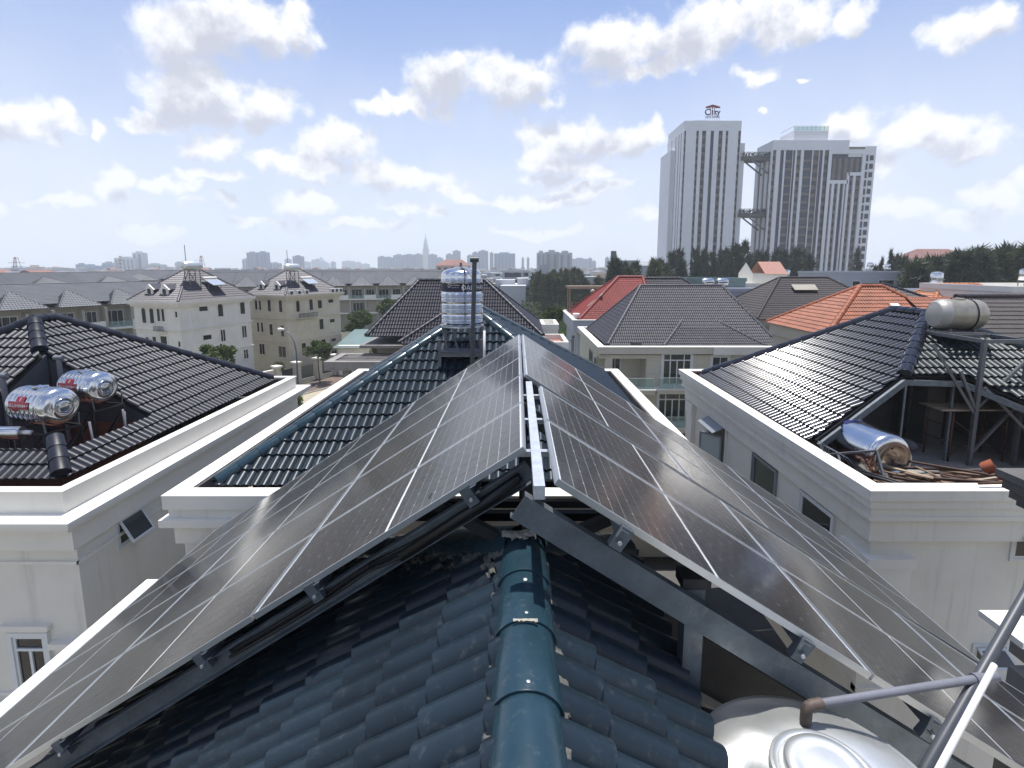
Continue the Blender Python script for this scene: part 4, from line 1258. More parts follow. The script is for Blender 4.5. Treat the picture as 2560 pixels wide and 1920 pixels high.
# horizontal steel tanks in the recess
def htank(loc, rz, r, L, label, group, red=True):
    t = thing('water_tank', label, 'water tank', loc, rz, group)
    m = MB()
    prof = [(r * .99, -L / 2 + 0.10)]
    nb = 7
    for k in range(nb):
        x = -L / 2 + 0.12 + (L - 0.24) * k / (nb - 1)
        prof += [(r, x - .035), (r * 1.018, x - .02), (r * 1.018, x + .02), (r, x + .035)]
    prof.append((r * .99, L / 2 - 0.10))
    m.lathe(prof, 40, axis='X', cap=False); m.build('body', 'stainless', t, smooth=True, angle=60)
    for s in (-1, 1):
        m = MB()
        pc = [(r * .99, L / 2 - .11), (r * 1.01, L / 2 - .09), (r * 1.0, L / 2 - .04), (r * .93, L / 2 + .02), (r * .80, L / 2 + .06), (r * .62, L / 2 + .085), (r * .50, L / 2 + .09), (r * .47, L / 2 + .11),
              (r * .43, L / 2 + .11), (r * .40, L / 2 + .085), (r * .34, L / 2 + .085), (r * .33, L / 2 + .12), (r * .27, L / 2 + .13), (r * .25, L / 2 + .11), (0, L / 2 + .10)]
        m.lathe([(a, s * b_) for a, b_ in pc], 40, axis='X'); m.build('end_cap', 'stainless', t, smooth=True, angle=55)
    m = MB(); m.lathe([(r * .36, r * 0.98), (r * .36, r * 1.05), (r * .30, r * 1.08), (r * .1, r * 1.09), (0, r * 1.13)], 20); m.build('hatch', 'stainless', t, smooth=True, angle=40)
    if red:
        lm = MB()
        def patch(x0, x1, a0, a1):
            k = 6
            P = [(x, -(r * 1.03) * math.cos(a), (r * 1.03) * math.sin(a)) for x in (x0, x1) for a in [a0 + (a1 - a0) * i / k for i in range(k + 1)]]
            lm.add(P, [(i, i + 1, k + 2 + i, k + 1 + i) for i in range(k)])
        patch(-.36, .22, R(2), R(24)); patch(-.16, .08, R(24.5), R(40)); patch(-.24, -.09, R(-5), R(1.5))
        lb = lm.build('label_plate', 'label_red', t, smooth=True)
        tank_text((0, 0), 'VIETTHANH', 0.095, r * 1.036, -.12, R(13), 'print_white', lb, (0, 0, 0), axis='X')
        tank_text((0, 0), '®  inox', 0.05, r * 1.036, .15, R(13), 'print_white', lb, (0, 0, 0), axis='X')
        tank_text((0, 0), 'S', 0.10, r * 1.036, -0.04, R(32), 'print_white', lb, (0, 0, 0), axis='X')
    return t
htank((-10.50, 10.75, 12.47), R(-14), 0.41, 1.04, 'shiny steel tank with red label lying nearest in the left roof recess', 'horizontal steel tanks')
htank((-10.50, 11.92, 12.60), R(-14), 0.39, 0.94, 'shiny steel tank with red label lying behind another one in the roof recess', 'horizontal steel tanks')
def tstand(loc, rz, L, zt, zb, label):
    t = thing('tank_stand', label, 'tank stand', loc, rz, 'stands in the roof recess')
    for x in (-L / 2, L / 2):
        for y in (-.36, .36):
            m = MB(); m.bar((x, y, 0), (x, y, zt - zb), 0.045); m.build('leg', 'dark_steel', t)
            m = MB(); m.bar((x, y * 0.9, zt - zb), (x, y * .98, zt - zb + 0.30), 0.025); m.build('cradle_strut', 'galv', t)
        m = MB(); m.bar((x, -.36, zt - zb), (x, .36, zt - zb), 0.04); m.build('cross_bar', 'dark_steel', t)
        m = MB(); m.bar((x, -.36, 0.15), (x, .36, zt - zb - .1), 0.03); m.build('brace', 'dark_steel', t)
    for y in (-.36, .36):
        m = MB(); m.bar((-L / 2, y, zt - zb), (L / 2, y, zt - zb), 0.04); m.build('rail', 'dark_steel', t)
        m = MB(); m.bar((-L / 2, y, 0.15), (L / 2, y, zt - zb - .1), 0.03); m.build('brace', 'dark_steel', t)
tstand((-10.50, 10.75, 10.76), R(-14), 1.0, 11.95, 10.76, 'dark steel stand under the nearest labelled tank in the roof recess')
tstand((-10.42, 11.92, 10.76), R(-14), 1.0, 12.1, 10.76, 'dark steel stand under the rear labelled tank in the roof recess')
sh = thing('solar_heater', 'silver tube of a solar water heater at the left frame edge', 'water heater', (-11.15, 10.35, 10.76))
m = MB(); m.lathe([(0, -.8), (.13, -.8), (.135, -.75), (.135, .48), (.12, .52), (0, .52)], 24, (0, 0, 1.22), axis='X'); m.build('barrel', 'stainless', sh, smooth=True, angle=40)
m = MB(); m.tube([(.50, 0, 1.22), (.72, 0, 1.22)], .05, 10); m.build('nozzle', 'pvc_white', sh, smooth=True)
for x in (-.5, .4):
    m = MB(); m.bar((x, 0, 0), (x, 0, 1.1), .04); m.build('leg', 'dark_steel', sh)
m = MB(); m.bar((-.8, 0, 1.08), (.62, 0, 1.08), .05); m.build('rail', 'dark_steel', sh)
for k, (x, y, h) in enumerate(((-9.72, 11.0, 1.25), (-9.66, 11.9, 1.28), (-9.58, 11.75, 1.26))):
    o = MB().tube([(0, 0, 0), (.02, 0, h * .5), (-.02 if k < 2 else .06, 0, h)], .024, 8).build('riser_pipe', 'pvc_grey', None, smooth=True); o.location = (x, y, 10.76)
    tag(o, ['thin grey pipe by the front labelled tank in the roof recess', 'thin grey pipe rising at the rear labelled tank', 'bent grey pipe tip beside the right edge of the roof recess'][k], 'pipe', 'riser pipes in the roof recess')

# ================================================================ house on the right
RO_ = (11.5, 14, 0)
rh = thing('house', 'white house with a glinting black roof left half open over its terrace', 'house', RO_)
b = MB(); b.box(6.85, 9.05, 0, 17.5, 19.4, 10.55); b.build('wall', 'white_wall', rh, off=RO_)
b = MB(); b.box(6.88, 9.06, 10.55, 17.4, 19.36, 10.60); b.build('terrace_floor', 'concrete', rh, off=RO_)
b = MB()
b.ring(6.5, 8.7, 17.8, 19.75, 0.34, 11.22, 11.40)
b.ring(6.55, 8.75, 17.75, 19.7, 0.3, 11.05, 11.22)
b.ring(6.62, 8.82, 17.68, 19.62, 0.24, 10.86, 11.05)
b.ring(6.60, 8.80, 17.70, 19.64, 0.26, 10.78, 10.86)
b.ring(6.72, 8.92, 17.58, 19.52, 0.14, 10.30, 10.78)
b.build('parapet', 'white_wall', rh, off=RO_)
b = MB(); b.ring(6.495, 8.695, 17.805, 19.755, 0.345, 11.403, 11.425); b.build('coping', 'parapet_cap', rh, off=RO_)
b = MB(); b.ring(6.86, 9.06, 17.44, 19.39, 0.02, 10.6, 11.38); b.build('parapet_lining', 'brick_red', rh, off=RO_)
b = MB()
b.box(6.70, 18.6, 0, 6.85, 19.2, 10.3); b.box(6.66, 18.55, 9.9, 6.85, 19.25, 10.3)         # corner pilaster
b.box(6.75, 8.92, 0, 7.6, 9.05, 9.75); b.box(6.72, 8.88, 9.75, 7.66, 9.05, 9.95); b.box(6.76, 9.05, 0, 6.85, 9.7, 9.75); b.box(6.73, 9.05, 9.75, 6.85, 9.75, 9.95)
b.box(6.75, 8.88, 7.05, 17.5, 9.05, 7.2); b.box(6.75, 9.05, 7.05, 6.85, 19.3, 7.2)
b.build('pilaster', 'white_wall_clean', rh, off=RO_)
def RS_(x): return 11.45 + 0.5354 * (x - 7.05)
def RF_(y): return 11.45 + 0.5354 * (y - 9.65)
def ps(x, y): return (x, y, RS_(x))
def pq(x, y): return (x, y, RF_(y))
rf = Roof(rh, 'black_tile', lod='mid', du=0.34, dv=0.36, off=RO_, budget=300, capr=0.16, caplen=0.40)
rf.slope(ps(7.05, 11.3), ps(7.05, 18.6), ps(12, 15.5), [ps(7.05, 11.36), ps(7.05, 18.6), ps(12, 15.9), ps(12, 14.6), ps(9.62, 12.2)], hang=0.16)
rf.slope(ps(7.05, 18.6), (17, 18.6, 11.45), (12, 15.9, 14.1), [(7.05, 18.6, 11.45), (17, 18.6, 11.45), (12, 15.9, 14.1)])
rf.hip((7.05, 18.6, 11.47), (12, 15.9, 14.12)); rf.hip((9.60, 12.15, 12.83), (12, 14.6, 14.12)); rf.hip((12, 14.55, 14.12), (12, 16, 14.12))
rf.finish()
rf = Roof(rh, 'darkgreen_tile', lod='mid', du=0.34, dv=0.36, off=RO_, budget=260, capr=0.16, caplen=0.40, name='front_roof')
rf.slope(pq(7, 9.65), pq(17, 9.65), pq(12, 14.6), [[pq(9.62, 12.2), pq(11.1, 12.2), pq(12, 14.6)], [pq(11.1, 12.2), pq(13.5, 9.65), pq(16.95, 9.65), pq(12, 14.6)]])
rf.slope((17, 9.65, 11.45), (17, 18.6, 11.45), (12, 14.6, 14.1), [(16.95, 9.65, 11.45), (16.95, 18.6, 11.45), (12, 15.9, 14.1), (12, 14.6, 14.1)])
rf.hip((16.95, 9.65, 11.47), (12, 14.6, 14.12))
rf.finish()
b = MB()
b.bar((7.12, 11.32, 11.30), (9.62, 12.12, 12.68), 0.07, 0.16); b.bar((9.62, 12.12, 12.66), (11.1, 12.12, 12.62), 0.07, 0.14); b.bar((11.1, 12.1, 12.6), (13.5, 9.6, 11.28), 0.07, 0.14)
b.build('edge_beam', 'galv', rh, off=RO_)
b = MB()
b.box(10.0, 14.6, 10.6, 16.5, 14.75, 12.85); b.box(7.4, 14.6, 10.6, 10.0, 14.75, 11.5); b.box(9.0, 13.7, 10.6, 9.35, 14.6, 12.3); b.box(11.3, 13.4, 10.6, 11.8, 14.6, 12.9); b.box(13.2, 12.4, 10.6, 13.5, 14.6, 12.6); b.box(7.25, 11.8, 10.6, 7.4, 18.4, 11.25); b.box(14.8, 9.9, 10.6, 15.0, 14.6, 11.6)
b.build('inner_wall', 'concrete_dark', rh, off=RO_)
for (x, y, z) in ((9.66, 12.15, 12.6), (10.9, 12.2, 12.6)):
    m = MB(); m.bar((x, y, 10.6), (x, y, z), 0.05); m.build('prop', 'galv', rh, off=RO_)
# openings of the long side wall
nX = (-1, 0, 0)
window(rh, (6.85, 15.72, 8.75), (0, 1, 0), nX, 1.55, 1.55, 'single', pane='tower_glass', off=RO_, trim=0.07)
window(rh, (6.85, 12.55, 7.4), (0, 1, 0), nX, 1.25, 2.75, 'single', frame='window_grey', pane='glass_tint', off=RO_, trim=0.05)
window(rh, (6.85, 10.15, 7.4), (0, 1, 0), nX, 1.2, 2.75, 'transom', pane='glass_dark', off=RO_, trim=0.06)
def leafwin(parent, hinge, ang, w, h, off, frame='window_grey', pane='pane_frost'):
    f = MB(); c, s = math.cos(R(ang)), math.sin(R(ang)); u = Vector((c, s, 0)); z = Vector((0, 0, 1)); n = Vector((-s, c, 0)); o = Vector(hinge) - Vector(off)
    for (a, b_, w_, h_) in ((0, 0, w, .06), (0, h - .06, w, .06), (0, .06, .06, h - .12), (w - .06, .06, .06, h - .12)):
        f.obox(o + u * a + z * b_, u, z, n, w_, h_, .04)
    fo = f.build('open_casement', frame, parent)
    p = MB(); p.obox(o + u * .06 + z * .06 + n * .015, u, z, n, w - .12, h - .12, .008); p.build('pane', pane, fo)
leafwin(rh, (6.80, 15.95, 8.78), 130, 0.80, 1.15, RO_)
leafwin(rh, (6.80, 11.30, 7.45), 200, 0.62, 2.0, RO_)
f = MB(); f.obox(Vector((6.80, 15.78, 10.28)) - Vector(RO_), Vector((0, 1, 0)), Vector((-.9, 0, -.44)), Vector((-.44, 0, .9)), 1.35, .45, .03); f.build('open_top_sash', 'window_grey', rh)
awning(rh, (9.62, 9.05, 9.88), (1, 0, 0), (0, -1, 0), 0.75, 0.62, RO_, 60)
awning(rh, (9.15, 9.05, 7.55), (1, 0, 0), (0, -1, 0), 0.62, 0.45, RO_, 60)
awning(rh, (10.6, 9.05, 7.75), (1, 0, 0), (0, -1, 0), 0.62, 0.45, RO_, 60)
# tank tower
tw = thing('tank_tower', 'tall grey steel tower on the open terrace carrying the beige tank', 'tower stand', (12.0, 12.9, 10.6))
TO = (12.0, 12.9, 10.6)
X0, X1, Ya, Yb, ZT = 11.25, 12.35, 11.9, 13.95, 13.72
for x in (X0, X1):
    for y in (Ya, Yb):
        m = MB(); m.bar((x, y, 10.6), (x, y, ZT), 0.09); m.build('leg', 'grey_steel', tw, off=TO)
for (p, q) in (((X0, Ya, ZT), (X1, Ya, ZT)), ((X0, Yb, ZT), (X1, Yb, ZT)), ((X0, Ya, ZT), (X0, Yb, ZT)), ((X1, Ya, ZT), (X1, Yb, ZT)), ((X0, 12.9, ZT), (X1, 12.9, ZT)), ((X0, Ya, 12.55), (X1, Ya, 12.55)), ((X1, Ya, 12.55), (X1, Yb, 12.55))):
    m = MB(); m.bar(p, q, 0.07, 0.09); m.build('rail', 'grey_steel', tw, off=TO)
m = MB()
for k in range(6): m.box(X0 + 0.04, 12.95 + k * .17, ZT + .05, X1 - .04, 13.03 + k * .17, ZT + .07)
m.build('deck_bars', 'grey_steel', tw, off=TO)
for (p, q) in (((X0 - .5, Ya, 13.0), (X0, Ya, 12.0)), ((X0, Ya, 12.05), (X1, Ya, 13.3)), ((X0, Ya, 10.9), (X1, Ya, 12.3)), ((X0 - 0.9, Ya + .4, 13.6), (X0, Ya, 11.9)), ((X0 + .1, Ya - .05, 12.6), (13.0, 11.3, 10.7)), ((X1, Ya, 12.0), (X1, Yb, 13.4))):
    m = MB(); m.bar(p, q, 0.06); m.build('brace', 'grey_steel', tw, off=TO)
bt = thing('water_tank', 'old beige capsule tank strapped on top of the steel tower', 'water tank', (11.95, 13.55, 13.79), R(-6))
r_, L = 0.41, 1.25
prof = [(r_ * .98, -.36), (r_, -.34)]
for x in (-.28, .0, .28): prof += [(r_, x - .05), (r_ * 1.015, x - .02), (r_ * 1.015, x + .02), (r_, x + .05)]
prof += [(r_, .34), (r_ * .98, .36)]
m = MB(); m.lathe(prof, 40, (0, 0, r_ + .02), axis='X', cap=False); m.build('body', 'tank_beige', bt, smooth=True, angle=60)
for s in (-1, 1):
    m = MB(); m.lathe([(a, s * x) for a, x in ((r_ * .985, .34), (r_ * 1.0, .37), (r_ * .97, .46), (r_ * .90, .54), (r_ * .80, .58), (r_ * .785, .575), (r_ * .6, .595), (r_ * .3, .61), (0, .615))], 40, (0, 0, r_ + .02), axis='X'); m.build('end_cap', 'tank_beige_cap' if s < 0 else 'tank_beige', bt, smooth=True, angle=50)
m = MB()
for k in range(24):
    a, a2 = 2 * math.pi * k / 24, 2 * math.pi * (k + 1) / 24
    m.bar((.25, (r_ + .012) * math.cos(a), r_ + .02 + (r_ + .012) * math.sin(a)), (.25, (r_ + .012) * math.cos(a2), r_ + .02 + (r_ + .012) * math.sin(a2)), .04, .006)
m.build('strap', 'dark_steel', bt)
m = MB(); m.lathe([(.14, r_ * 2 - .01), (.14, r_ * 2 + .05), (.0, r_ * 2 + .06)], 16); m.build('hatch', 'tank_beige', bt, smooth=True, angle=40)
for x in (-.3, .3):
    m = MB(); m.box(x - .03, -.3, 0, x + .03, .3, .06); m.build('saddle', 'grey_steel', bt)
# silver tank lying by the parapet
sv = thing('water_tank', 'mirror-bright steel tank with blue band lying loose beside the parapet', 'water tank', (8.12, 11.2, 10.78), R(90 + 4))
r_ = 0.545
m = MB(); m.lathe([(r_ * .99, -.62), (r_, -.60)] + [(r_ * (1.006 if k % 2 else 1), -.5 + k * .05) for k in range(21)] + [(r_, .58), (r_ * .995, .60)], 48, (0, 0, r_), axis='X', cap=False); m.build('body', 'stainless', sv, smooth=True)
for s in (-1, 1):
    m = MB(); m.lathe([(a, s * x) for a, x in ((r_ * .995, .60), (r_ * 1.0, .63), (r_ * .97, .70), (r_ * .88, .755), (r_ * .74, .775), (r_ * .66, .765), (r_ * .62, .74), (r_ * .3, .73), (0, .728))], 48, (0, 0, r_), axis='X'); m.build('end_cap', 'stainless', sv, smooth=True, angle=60)
m = MB(); k = 20
P = [(x, (r_ + .008) * math.cos(a), r_ + (r_ + .008) * math.sin(a)) for x in (.30, .44) for a in [R(60) + (R(215) - R(60)) * i / k for i in range(k + 1)]]
m.add(P, [(i, i + 1, k + 2 + i, k + 1 + i) for i in range(k)]); lb = m.build('label_band', 'label_blue', sv, smooth=True)
def band2(s, size, adeg):
    cu = bpy.data.curves.new('t', 'FONT'); cu.body = s; cu.size = size; cu.align_x = 'CENTER'; cu.align_y = 'CENTER'; cu.resolution_u = 3
    ob = bpy.data.objects.new('t', cu); COL.objects.link(ob); bpy.context.view_layer.update()
    me = bpy.data.meshes.new_from_object(ob.evaluated_get(bpy.context.evaluated_depsgraph_get())); bpy.data.objects.remove(ob)
    mm = MB(); rr = r_ + .0115
    mm.add([(.37 + v.co.y, rr * math.cos(R(adeg) - v.co.x / rr), r_ + rr * math.sin(R(adeg) - v.co.x / rr)) for v in me.vertices], [tuple(p.vertices) for p in me.polygons])
    mm.build('lettering', 'print_white', lb)
band2('O', 0.11, 150); band2('ĐẠI THÀNH', 0.07, 118)
for (x, y, z) in ((-.775, .02, .72 * 2 * r_ / .98), (-.74, -.05, .92 * r_)):
    m = MB(); m.lathe([(.022, x - .004), (.022, x + .01)], 12, (0, y, z), axis='X'); m.build('port', 'black_cable', sv)
for x in (-.4, .4):
    m = MB(); m.box(x - .04, -.35, -.17, x + .04, .35, .02); m.build('chock', 'timber_dark', sv)
# scaffold frames
sf = thing('scaffold', 'rusty tube scaffold with a plank deck under the tank tower', 'scaffold', (11.6, 12.6, 10.6))
for (x, y) in ((-.75, .2), (-.65, -.45), (.75, .2), (.72, -.45)):
    m = MB(); m.tube([(x, y, 0), (x, y, 1.32)], .022, 8); m.build('leg', 'rust', sf, smooth=True)
for (p, q) in (((-.75, .2, .9), (-.65, -.45, .9)), ((.75, .2, .9), (.72, -.45, .9)), ((-.65, -.45, .5), (-.75, .2, .5)), ((-.65, -.45, 1.1), (.72, -.45, .15)), ((-.65, -.45, .15), (.72, -.45, 1.1))):
    m = MB(); m.tube([p, q], .014, 6); m.build('tie', 'rust', sf, smooth=True)
for k in range(3):
    m = MB(); m.box(-1.0, -.5 + k * .25, 1.33, .95, -.28 + k * .25, 1.37); m.build('plank', 'timber_pale', sf)
# heap of battens and pipes on the parapet corner
rr = random.Random(21)
b = MB(); b.box(6.9, 9.08, 10.6, 10.9, 10.25, 10.92); b.build('rubble_bed', 'brick_red', rh, off=RO_)
BM = {}
for mt in ('timber', 'timber_pale', 'timber_dark', 'rust'):
    BM[mt] = MB().box(-.5, -.5, -.5, .5, .5, .5).mesh('batten', mt)
for k in range(64):
    mt = rr.choice(['timber', 'timber', 'timber_pale', 'timber_dark', 'rust', 'timber_dark'])
    L = rr.uniform(.5, 1.7); x = rr.uniform(7.9, 10.3); y = rr.uniform(9.2, 10.15); z = 10.96 + rr.uniform(0, .40) * max(0.15, (1 - abs(x - 9.0) / 1.6))
    o = put('batten', BM[mt], None, Matrix.Translation((x, y, z)) @ Matrix.Rotation(rr.gauss(-.25, .35), 4, 'Z') @ Matrix.Rotation(rr.gauss(0, .08), 4, 'Y') @ Matrix.Diagonal((L, rr.uniform(.045, .10), rr.uniform(.02, .06), 1)))
    tag(o, 'rough brown batten in the heap behind the front parapet corner', 'batten', 'battens heaped on the parapet corner')
for k, (p, q, r_, mt, lb) in enumerate((((8.6, 10.35, 11.05), (10.6, 10.75, 11.0), .022, 'galv', 'long bright steel tube lying behind the heap of battens'),
                        ((10.05, 9.35, 11.25), (10.75, 9.75, 11.45), .02, 'pvc_grey', 'grey plastic tube sticking up at the right end of the batten heap'),
                        ((9.95, 9.25, 11.2), (10.8, 9.55, 11.42), .02, 'pvc_grey', 'grey plastic tube leaning second at the end of the batten heap'),
                        ((10.2, 9.15, 11.15), (11.0, 9.3, 11.36), .018, 'pvc_white', 'white plastic tube leaning lowest at the end of the batten heap'),
                        ((7.3, 10.9, 11.05), (8.0, 9.15, 11.2), .03, 'dark_steel', 'dark steel bar lying under the mirror-bright tank along the parapet'),
                        ((7.15, 10.6, 11.1), (7.75, 9.1, 11.25), .03, 'dark_steel', 'dark steel bar lying on the inner edge of the parapet'),
                        ((8.6, 8.85, 11.50), (10.2, 8.90, 11.52), .025, 'rust', 'rusty red bar lying across the front parapet coping'))):
    p, q = Vector(p), Vector(q)
    o = MB().tube([(0, 0, 0), tuple(q - p)], r_, 8).build('tube', mt, None, smooth=True); o.location = p; tag(o, lb, 'tube')
o = MB().lathe([(.10, 0), (.13, .05), (.14, .2), (.15, .22), (.12, .22)], 16).build('clay_pot', 'clay_pot', None, smooth=True, angle=40); o.location = (9.75, 10.0, 11.3); o.rotation_euler = (.5, .9, 0); tag(o, 'broken orange clay pot on top of the batten heap', 'pot')
o = MB().lathe([(.09, 0), (.11, .1), (.12, .16)], 14).build('clay_pot', 'clay_pot', None, smooth=True, angle=40); o.location = (9.95, 9.85, 11.22); o.rotation_euler = (1.2, .2, 0.6); tag(o, 'small orange clay shard beside the broken pot', 'pot')
for k in range(9):
    o = MB().box(-.12, -.07, 0, .12, .07, .03).build('tile_shard', rr.choice(['terracotta_tile', 'terracotta_tile', 'mortar_pale']), None); o.location = (6.98 + rr.uniform(0, .25), 10.2 + k * .18, 10.92 + rr.uniform(0, .2)); o.rotation_euler = (rr.uniform(-.3, .3), rr.uniform(-.3, .3), rr.uniform(0, 3)); tag(o, 'broken clay tile piece lying in the gutter beside the bright tank', 'tile', 'clay tile pieces in the gutter')
wr = MB()
for k in range(5):
    a = rr.uniform(0, 3); wr.tube([(6.6 + .05 * k, 10.2 + .12 * k, 11.45), (6.7, 10.3 + .1 * k, 11.62 + .05 * rr.random()), (6.9, 10.0 + .2 * k, 11.55), (7.05, 9.9 + .2 * k, 11.35)], .006, 5)
o = wr.build('wire_tangle', 'galv', None, smooth=True); tag(o, 'tangle of bent wire on the coping beside the bright tank', 'wire')
br = thing('steel_trestle', 'small grey steel trestle on the coping left of the bright tank', 'trestle', (6.9, 10.9, 11.1))
for (p, q) in (((0, 0, .15), (.9, -.5, .45)), ((.9, -.5, .45), (.85, -.9, -.1)), ((0, 0, .15), (-.15, -.3, .3)), ((.3, -.15, .25), (.2, -.5, -.1))):
    m = MB(); m.bar(p, q, .045); m.build('bar', 'grey_steel', br)
for k in range(5):
    o = MB().lathe([(0, 0), (.28, .02), (.34, .12), (.26, .25), (0, .30)], 14).build('sand_sack', 'sand_sack', None, smooth=True); o.location = (9.3 + .28 * k + rr.uniform(-.1, .1), 13.0 + rr.uniform(-.2, .2), 10.6); o.scale = (1.2, .8, 1); o.rotation_euler = (0, 0, rr.uniform(0, 3)); tag(o, 'slumped grey sack in the dark under the open roof', 'sack', 'sacks under the open roof')

# weathered pillar and ledges at the right frame edge
pi = thing('pillar', 'weathered concrete pillar with moulded cap at the right frame edge', 'pillar', (7.58, 6.1, 0))
m = MB(); m.box(.1, -.20, 0, .6, .5, 12.15); m.build('shaft', 'concrete_dark', pi)
m = MB()
for k, (e, z0, z1) in enumerate(((.50, 12.15, 12.27), (.62, 12.27, 12.42), (.74, 12.42, 12.60), (.86, 12.60, 12.70))): m.box(-e, -e * .6, z0, .6, .6, z1)
m.add([(-.86, -.52, 12.70), (.6, -.52, 12.70), (.6, .6, 12.70), (-.86, .6, 12.70), (.1, .1, 12.86)], [(0, 1, 4), (1, 2, 4), (2, 3, 4), (3, 0, 4)])
m.build('cap', 'concrete_dark', pi)
lg = thing('stepped_wall', 'stepped brown wall with pale ledges in the lower right corner', 'wall', (6.05, 4.6, 0))
m = MB(); m.box(-.7, -.6, 0, 1.2, .3, 11.20); m.box(-.5, .0, 11.2, 1.2, .5, 11.60); m.box(-.45, .15, 11.7, 1.2, .5, 12.2)
for k in range(7): m.box(-.76, -.58 + k * .09, 9.5, -.70, -.54 + k * .09, 11.1)
m.build('wall', 'concrete', lg)
for (x, y, z) in ((-.92, -.70, 11.20), (-.85, .05, 11.60)):
    m = MB(); m.box(x, y, z, 1.2, y + .5, z + .07); m.build('ledge', 'parapet_cap', lg)

# ================================================================ middle houses
def body_house(root, x0, y0, x1, y1, wallmat, ztop, off, cap='parapet_cap', capz=0.24, over=0.2, floor=None):
    b = MB(); b.box(x0, y0, 0, x1, y1, ztop - 0.75); b.build('wall', wallmat, root, off=off)
    b = MB(); b.ring(x0 - over, y0 - over, x1 + over, y1 + over, 0.30 + over, ztop - 0.95, ztop - .03); b.build('parapet', wallmat, root, off=off)
    b = MB(); b.ring(x0 - over - .03, y0 - over - .03, x1 + over + .03, y1 + over + .03, 0.36 + over, ztop - .028, ztop + 0.02); b.build('coping', cap, root, off=off)
    b = MB(); b.box(x0 + .1, y0 + .1, ztop - .75, x1 - .1, y1 - .1, ztop - .70); b.build('gutter_floor', 'mortar_pale', root, off=off)
def glass_rail(root, p, q, z, off, h=0.95, n=2):
    p, q = Vector((*p, z)), Vector((*q, z)); u = (q - p).normalized(); L = (q - p).length
    for i in range(n):
        m = MB(); m.obox(p + u * (L * i / n + .03) - Vector(off) + Vector((0, 0, .08)), u, (0, 0, 1), u.cross(Vector((0, 0, 1))), L / n - .06, h - .1, .012); m.build('glass_panel', 'clear_glass', root)
    m = MB(); m.bar(p + Vector((0, 0, h)), q + Vector((0, 0, h)), .05, .03)
    for i in range(n + 1): m.bar(p + u * L * i / n, p + u * L * i / n + Vector((0, 0, .25)), .03)
    m.build('handrail', 'galv_bright', root, off=off)
nF = (0, -1, 0); uX = (1, 0, 0); uY = (0, 1, 0); nL = (-1, 0, 0); nRt = (1, 0, 0)
# --- cream house with grey roof, right of the panels
GO = (14.8, 47, 0)
gh = thing('house', 'cream house with grey hipped roof and white french windows onto glass balconies', 'house', GO)
b = MB()
b.box(6.85, 42.4, 0, 22.6, 54.0, 8.3)
b.box(10.66, 40.6, 0, 22.6, 42.4, 8.3)
b.box(6.85, 40.6, 0, 10.66, 42.4, 5.3)
b.box(7.28, 40.6, 5.3, 7.87, 41.0, 8.0); b.box(6.85, 40.6, 8.0, 10.66, 42.4, 8.3)
b.build('wall', 'cream_wall', gh, off=GO)
b = MB(); b.ring(6.62, 40.3, 22.9, 54.3, 0.55, 8.42, 8.96); b.build('parapet', 'cream_wall', gh, off=GO)
b = MB(); b.ring(6.57, 40.25, 22.95, 54.35, 0.62, 8.96, 9.03); b.build('coping', 'parapet_cap', gh, off=GO)
b = MB(); b.box(7.0, 40.8, 8.3, 22.5, 53.9, 8.36); b.build('gutter_floor', 'mortar_pale', gh, off=GO)
b = MB(); b.box(16.0, 40.05, 8.40, 22.9, 40.25, 9.05); b.build('fascia', 'white_wall_clean', gh, off=GO)
rf = Roof(gh, 'grey_tile', lod='mid', du=0.36, dv=0.36, off=GO, budget=240, capr=0.17, caplen=0.44)
hip_roof(rf, 7.65, 41.8, 22.2, 53.5, 8.96, 13.7, rx0=11.75, rx1=19.5, ry0=47.9)
rf.finish()
rf = Roof(gh, 'grey_tile', lod='mid', du=0.36, dv=0.36, off=GO, budget=60, capr=0.17, caplen=0.44, name='front_roof')
A = (15.75, 45.65, 11.55); B_ = (16.45, 45.65, 11.55); c0, c1 = (12.2, 41.1, 8.96), (20.7, 41.1, 8.96)
rf.slope(c0, c1, A, [c0, c1, B_, A])
rf.slope((12.2, 46, 8.96), c0, A, [c0, A, (12.9, 44.9, 9.5)])
rf.slope(c1, (20.7, 46, 8.96), B_, [c1, B_, (20.0, 44.9, 9.5)])
rf.hip(c0, A); rf.hip(c1, B_); rf.hip(A, B_)
rf.finish()
m = MB(); m.box(15.5, 45.3, 11.5, 16.7, 46.1, 11.8); m.add([(15.7, 46.0, 11.9), (16.5, 46.0, 11.9), (16.2, 47.7, 13.25), (15.7, 47.7, 13.25)], [(0, 1, 2, 3)]); m.build('ridge_block', 'mortar_pale', gh, off=GO, kind='stuff')
window(gh, (12.07, 40.6, 5.74), uX, nF, 2.26, 2.66, 'french', off=GO, trim=0.18)
window(gh, (11.80, 40.6, 2.5), uX, nF, 2.28, 2.56, 'french', off=GO, trim=0.18)
window(gh, (16.1, 40.6, 6.6), uX, nF, 1.3, 1.55, 'double', off=GO, trim=0.18, pane='glass_blue')
window(gh, (18.7, 40.6, 6.4), uX, nF, 0.9, 1.8, 'double', off=GO, trim=0.08, frame='window_grey', pane='glass_blue')
window(gh, (7.95, 42.4, 5.35), uX, nF, 0.95, 2.6, 'double', off=GO, trim=0.05)
window(gh, (8.2, 40.6, 2.6), uX, nF, 1.2, 2.3, 'double', off=GO, trim=0.10)
window(gh, (6.85, 44.6, 6.3), uY, nL, 2.0, 1.5, 'double', off=GO, trim=0.07, frame='window_grey')
window(gh, (6.85, 42.4, 6.0), uY, nL, 1.0, 1.6, 'single', off=GO, trim=0.07, frame='window_grey')
b = MB()
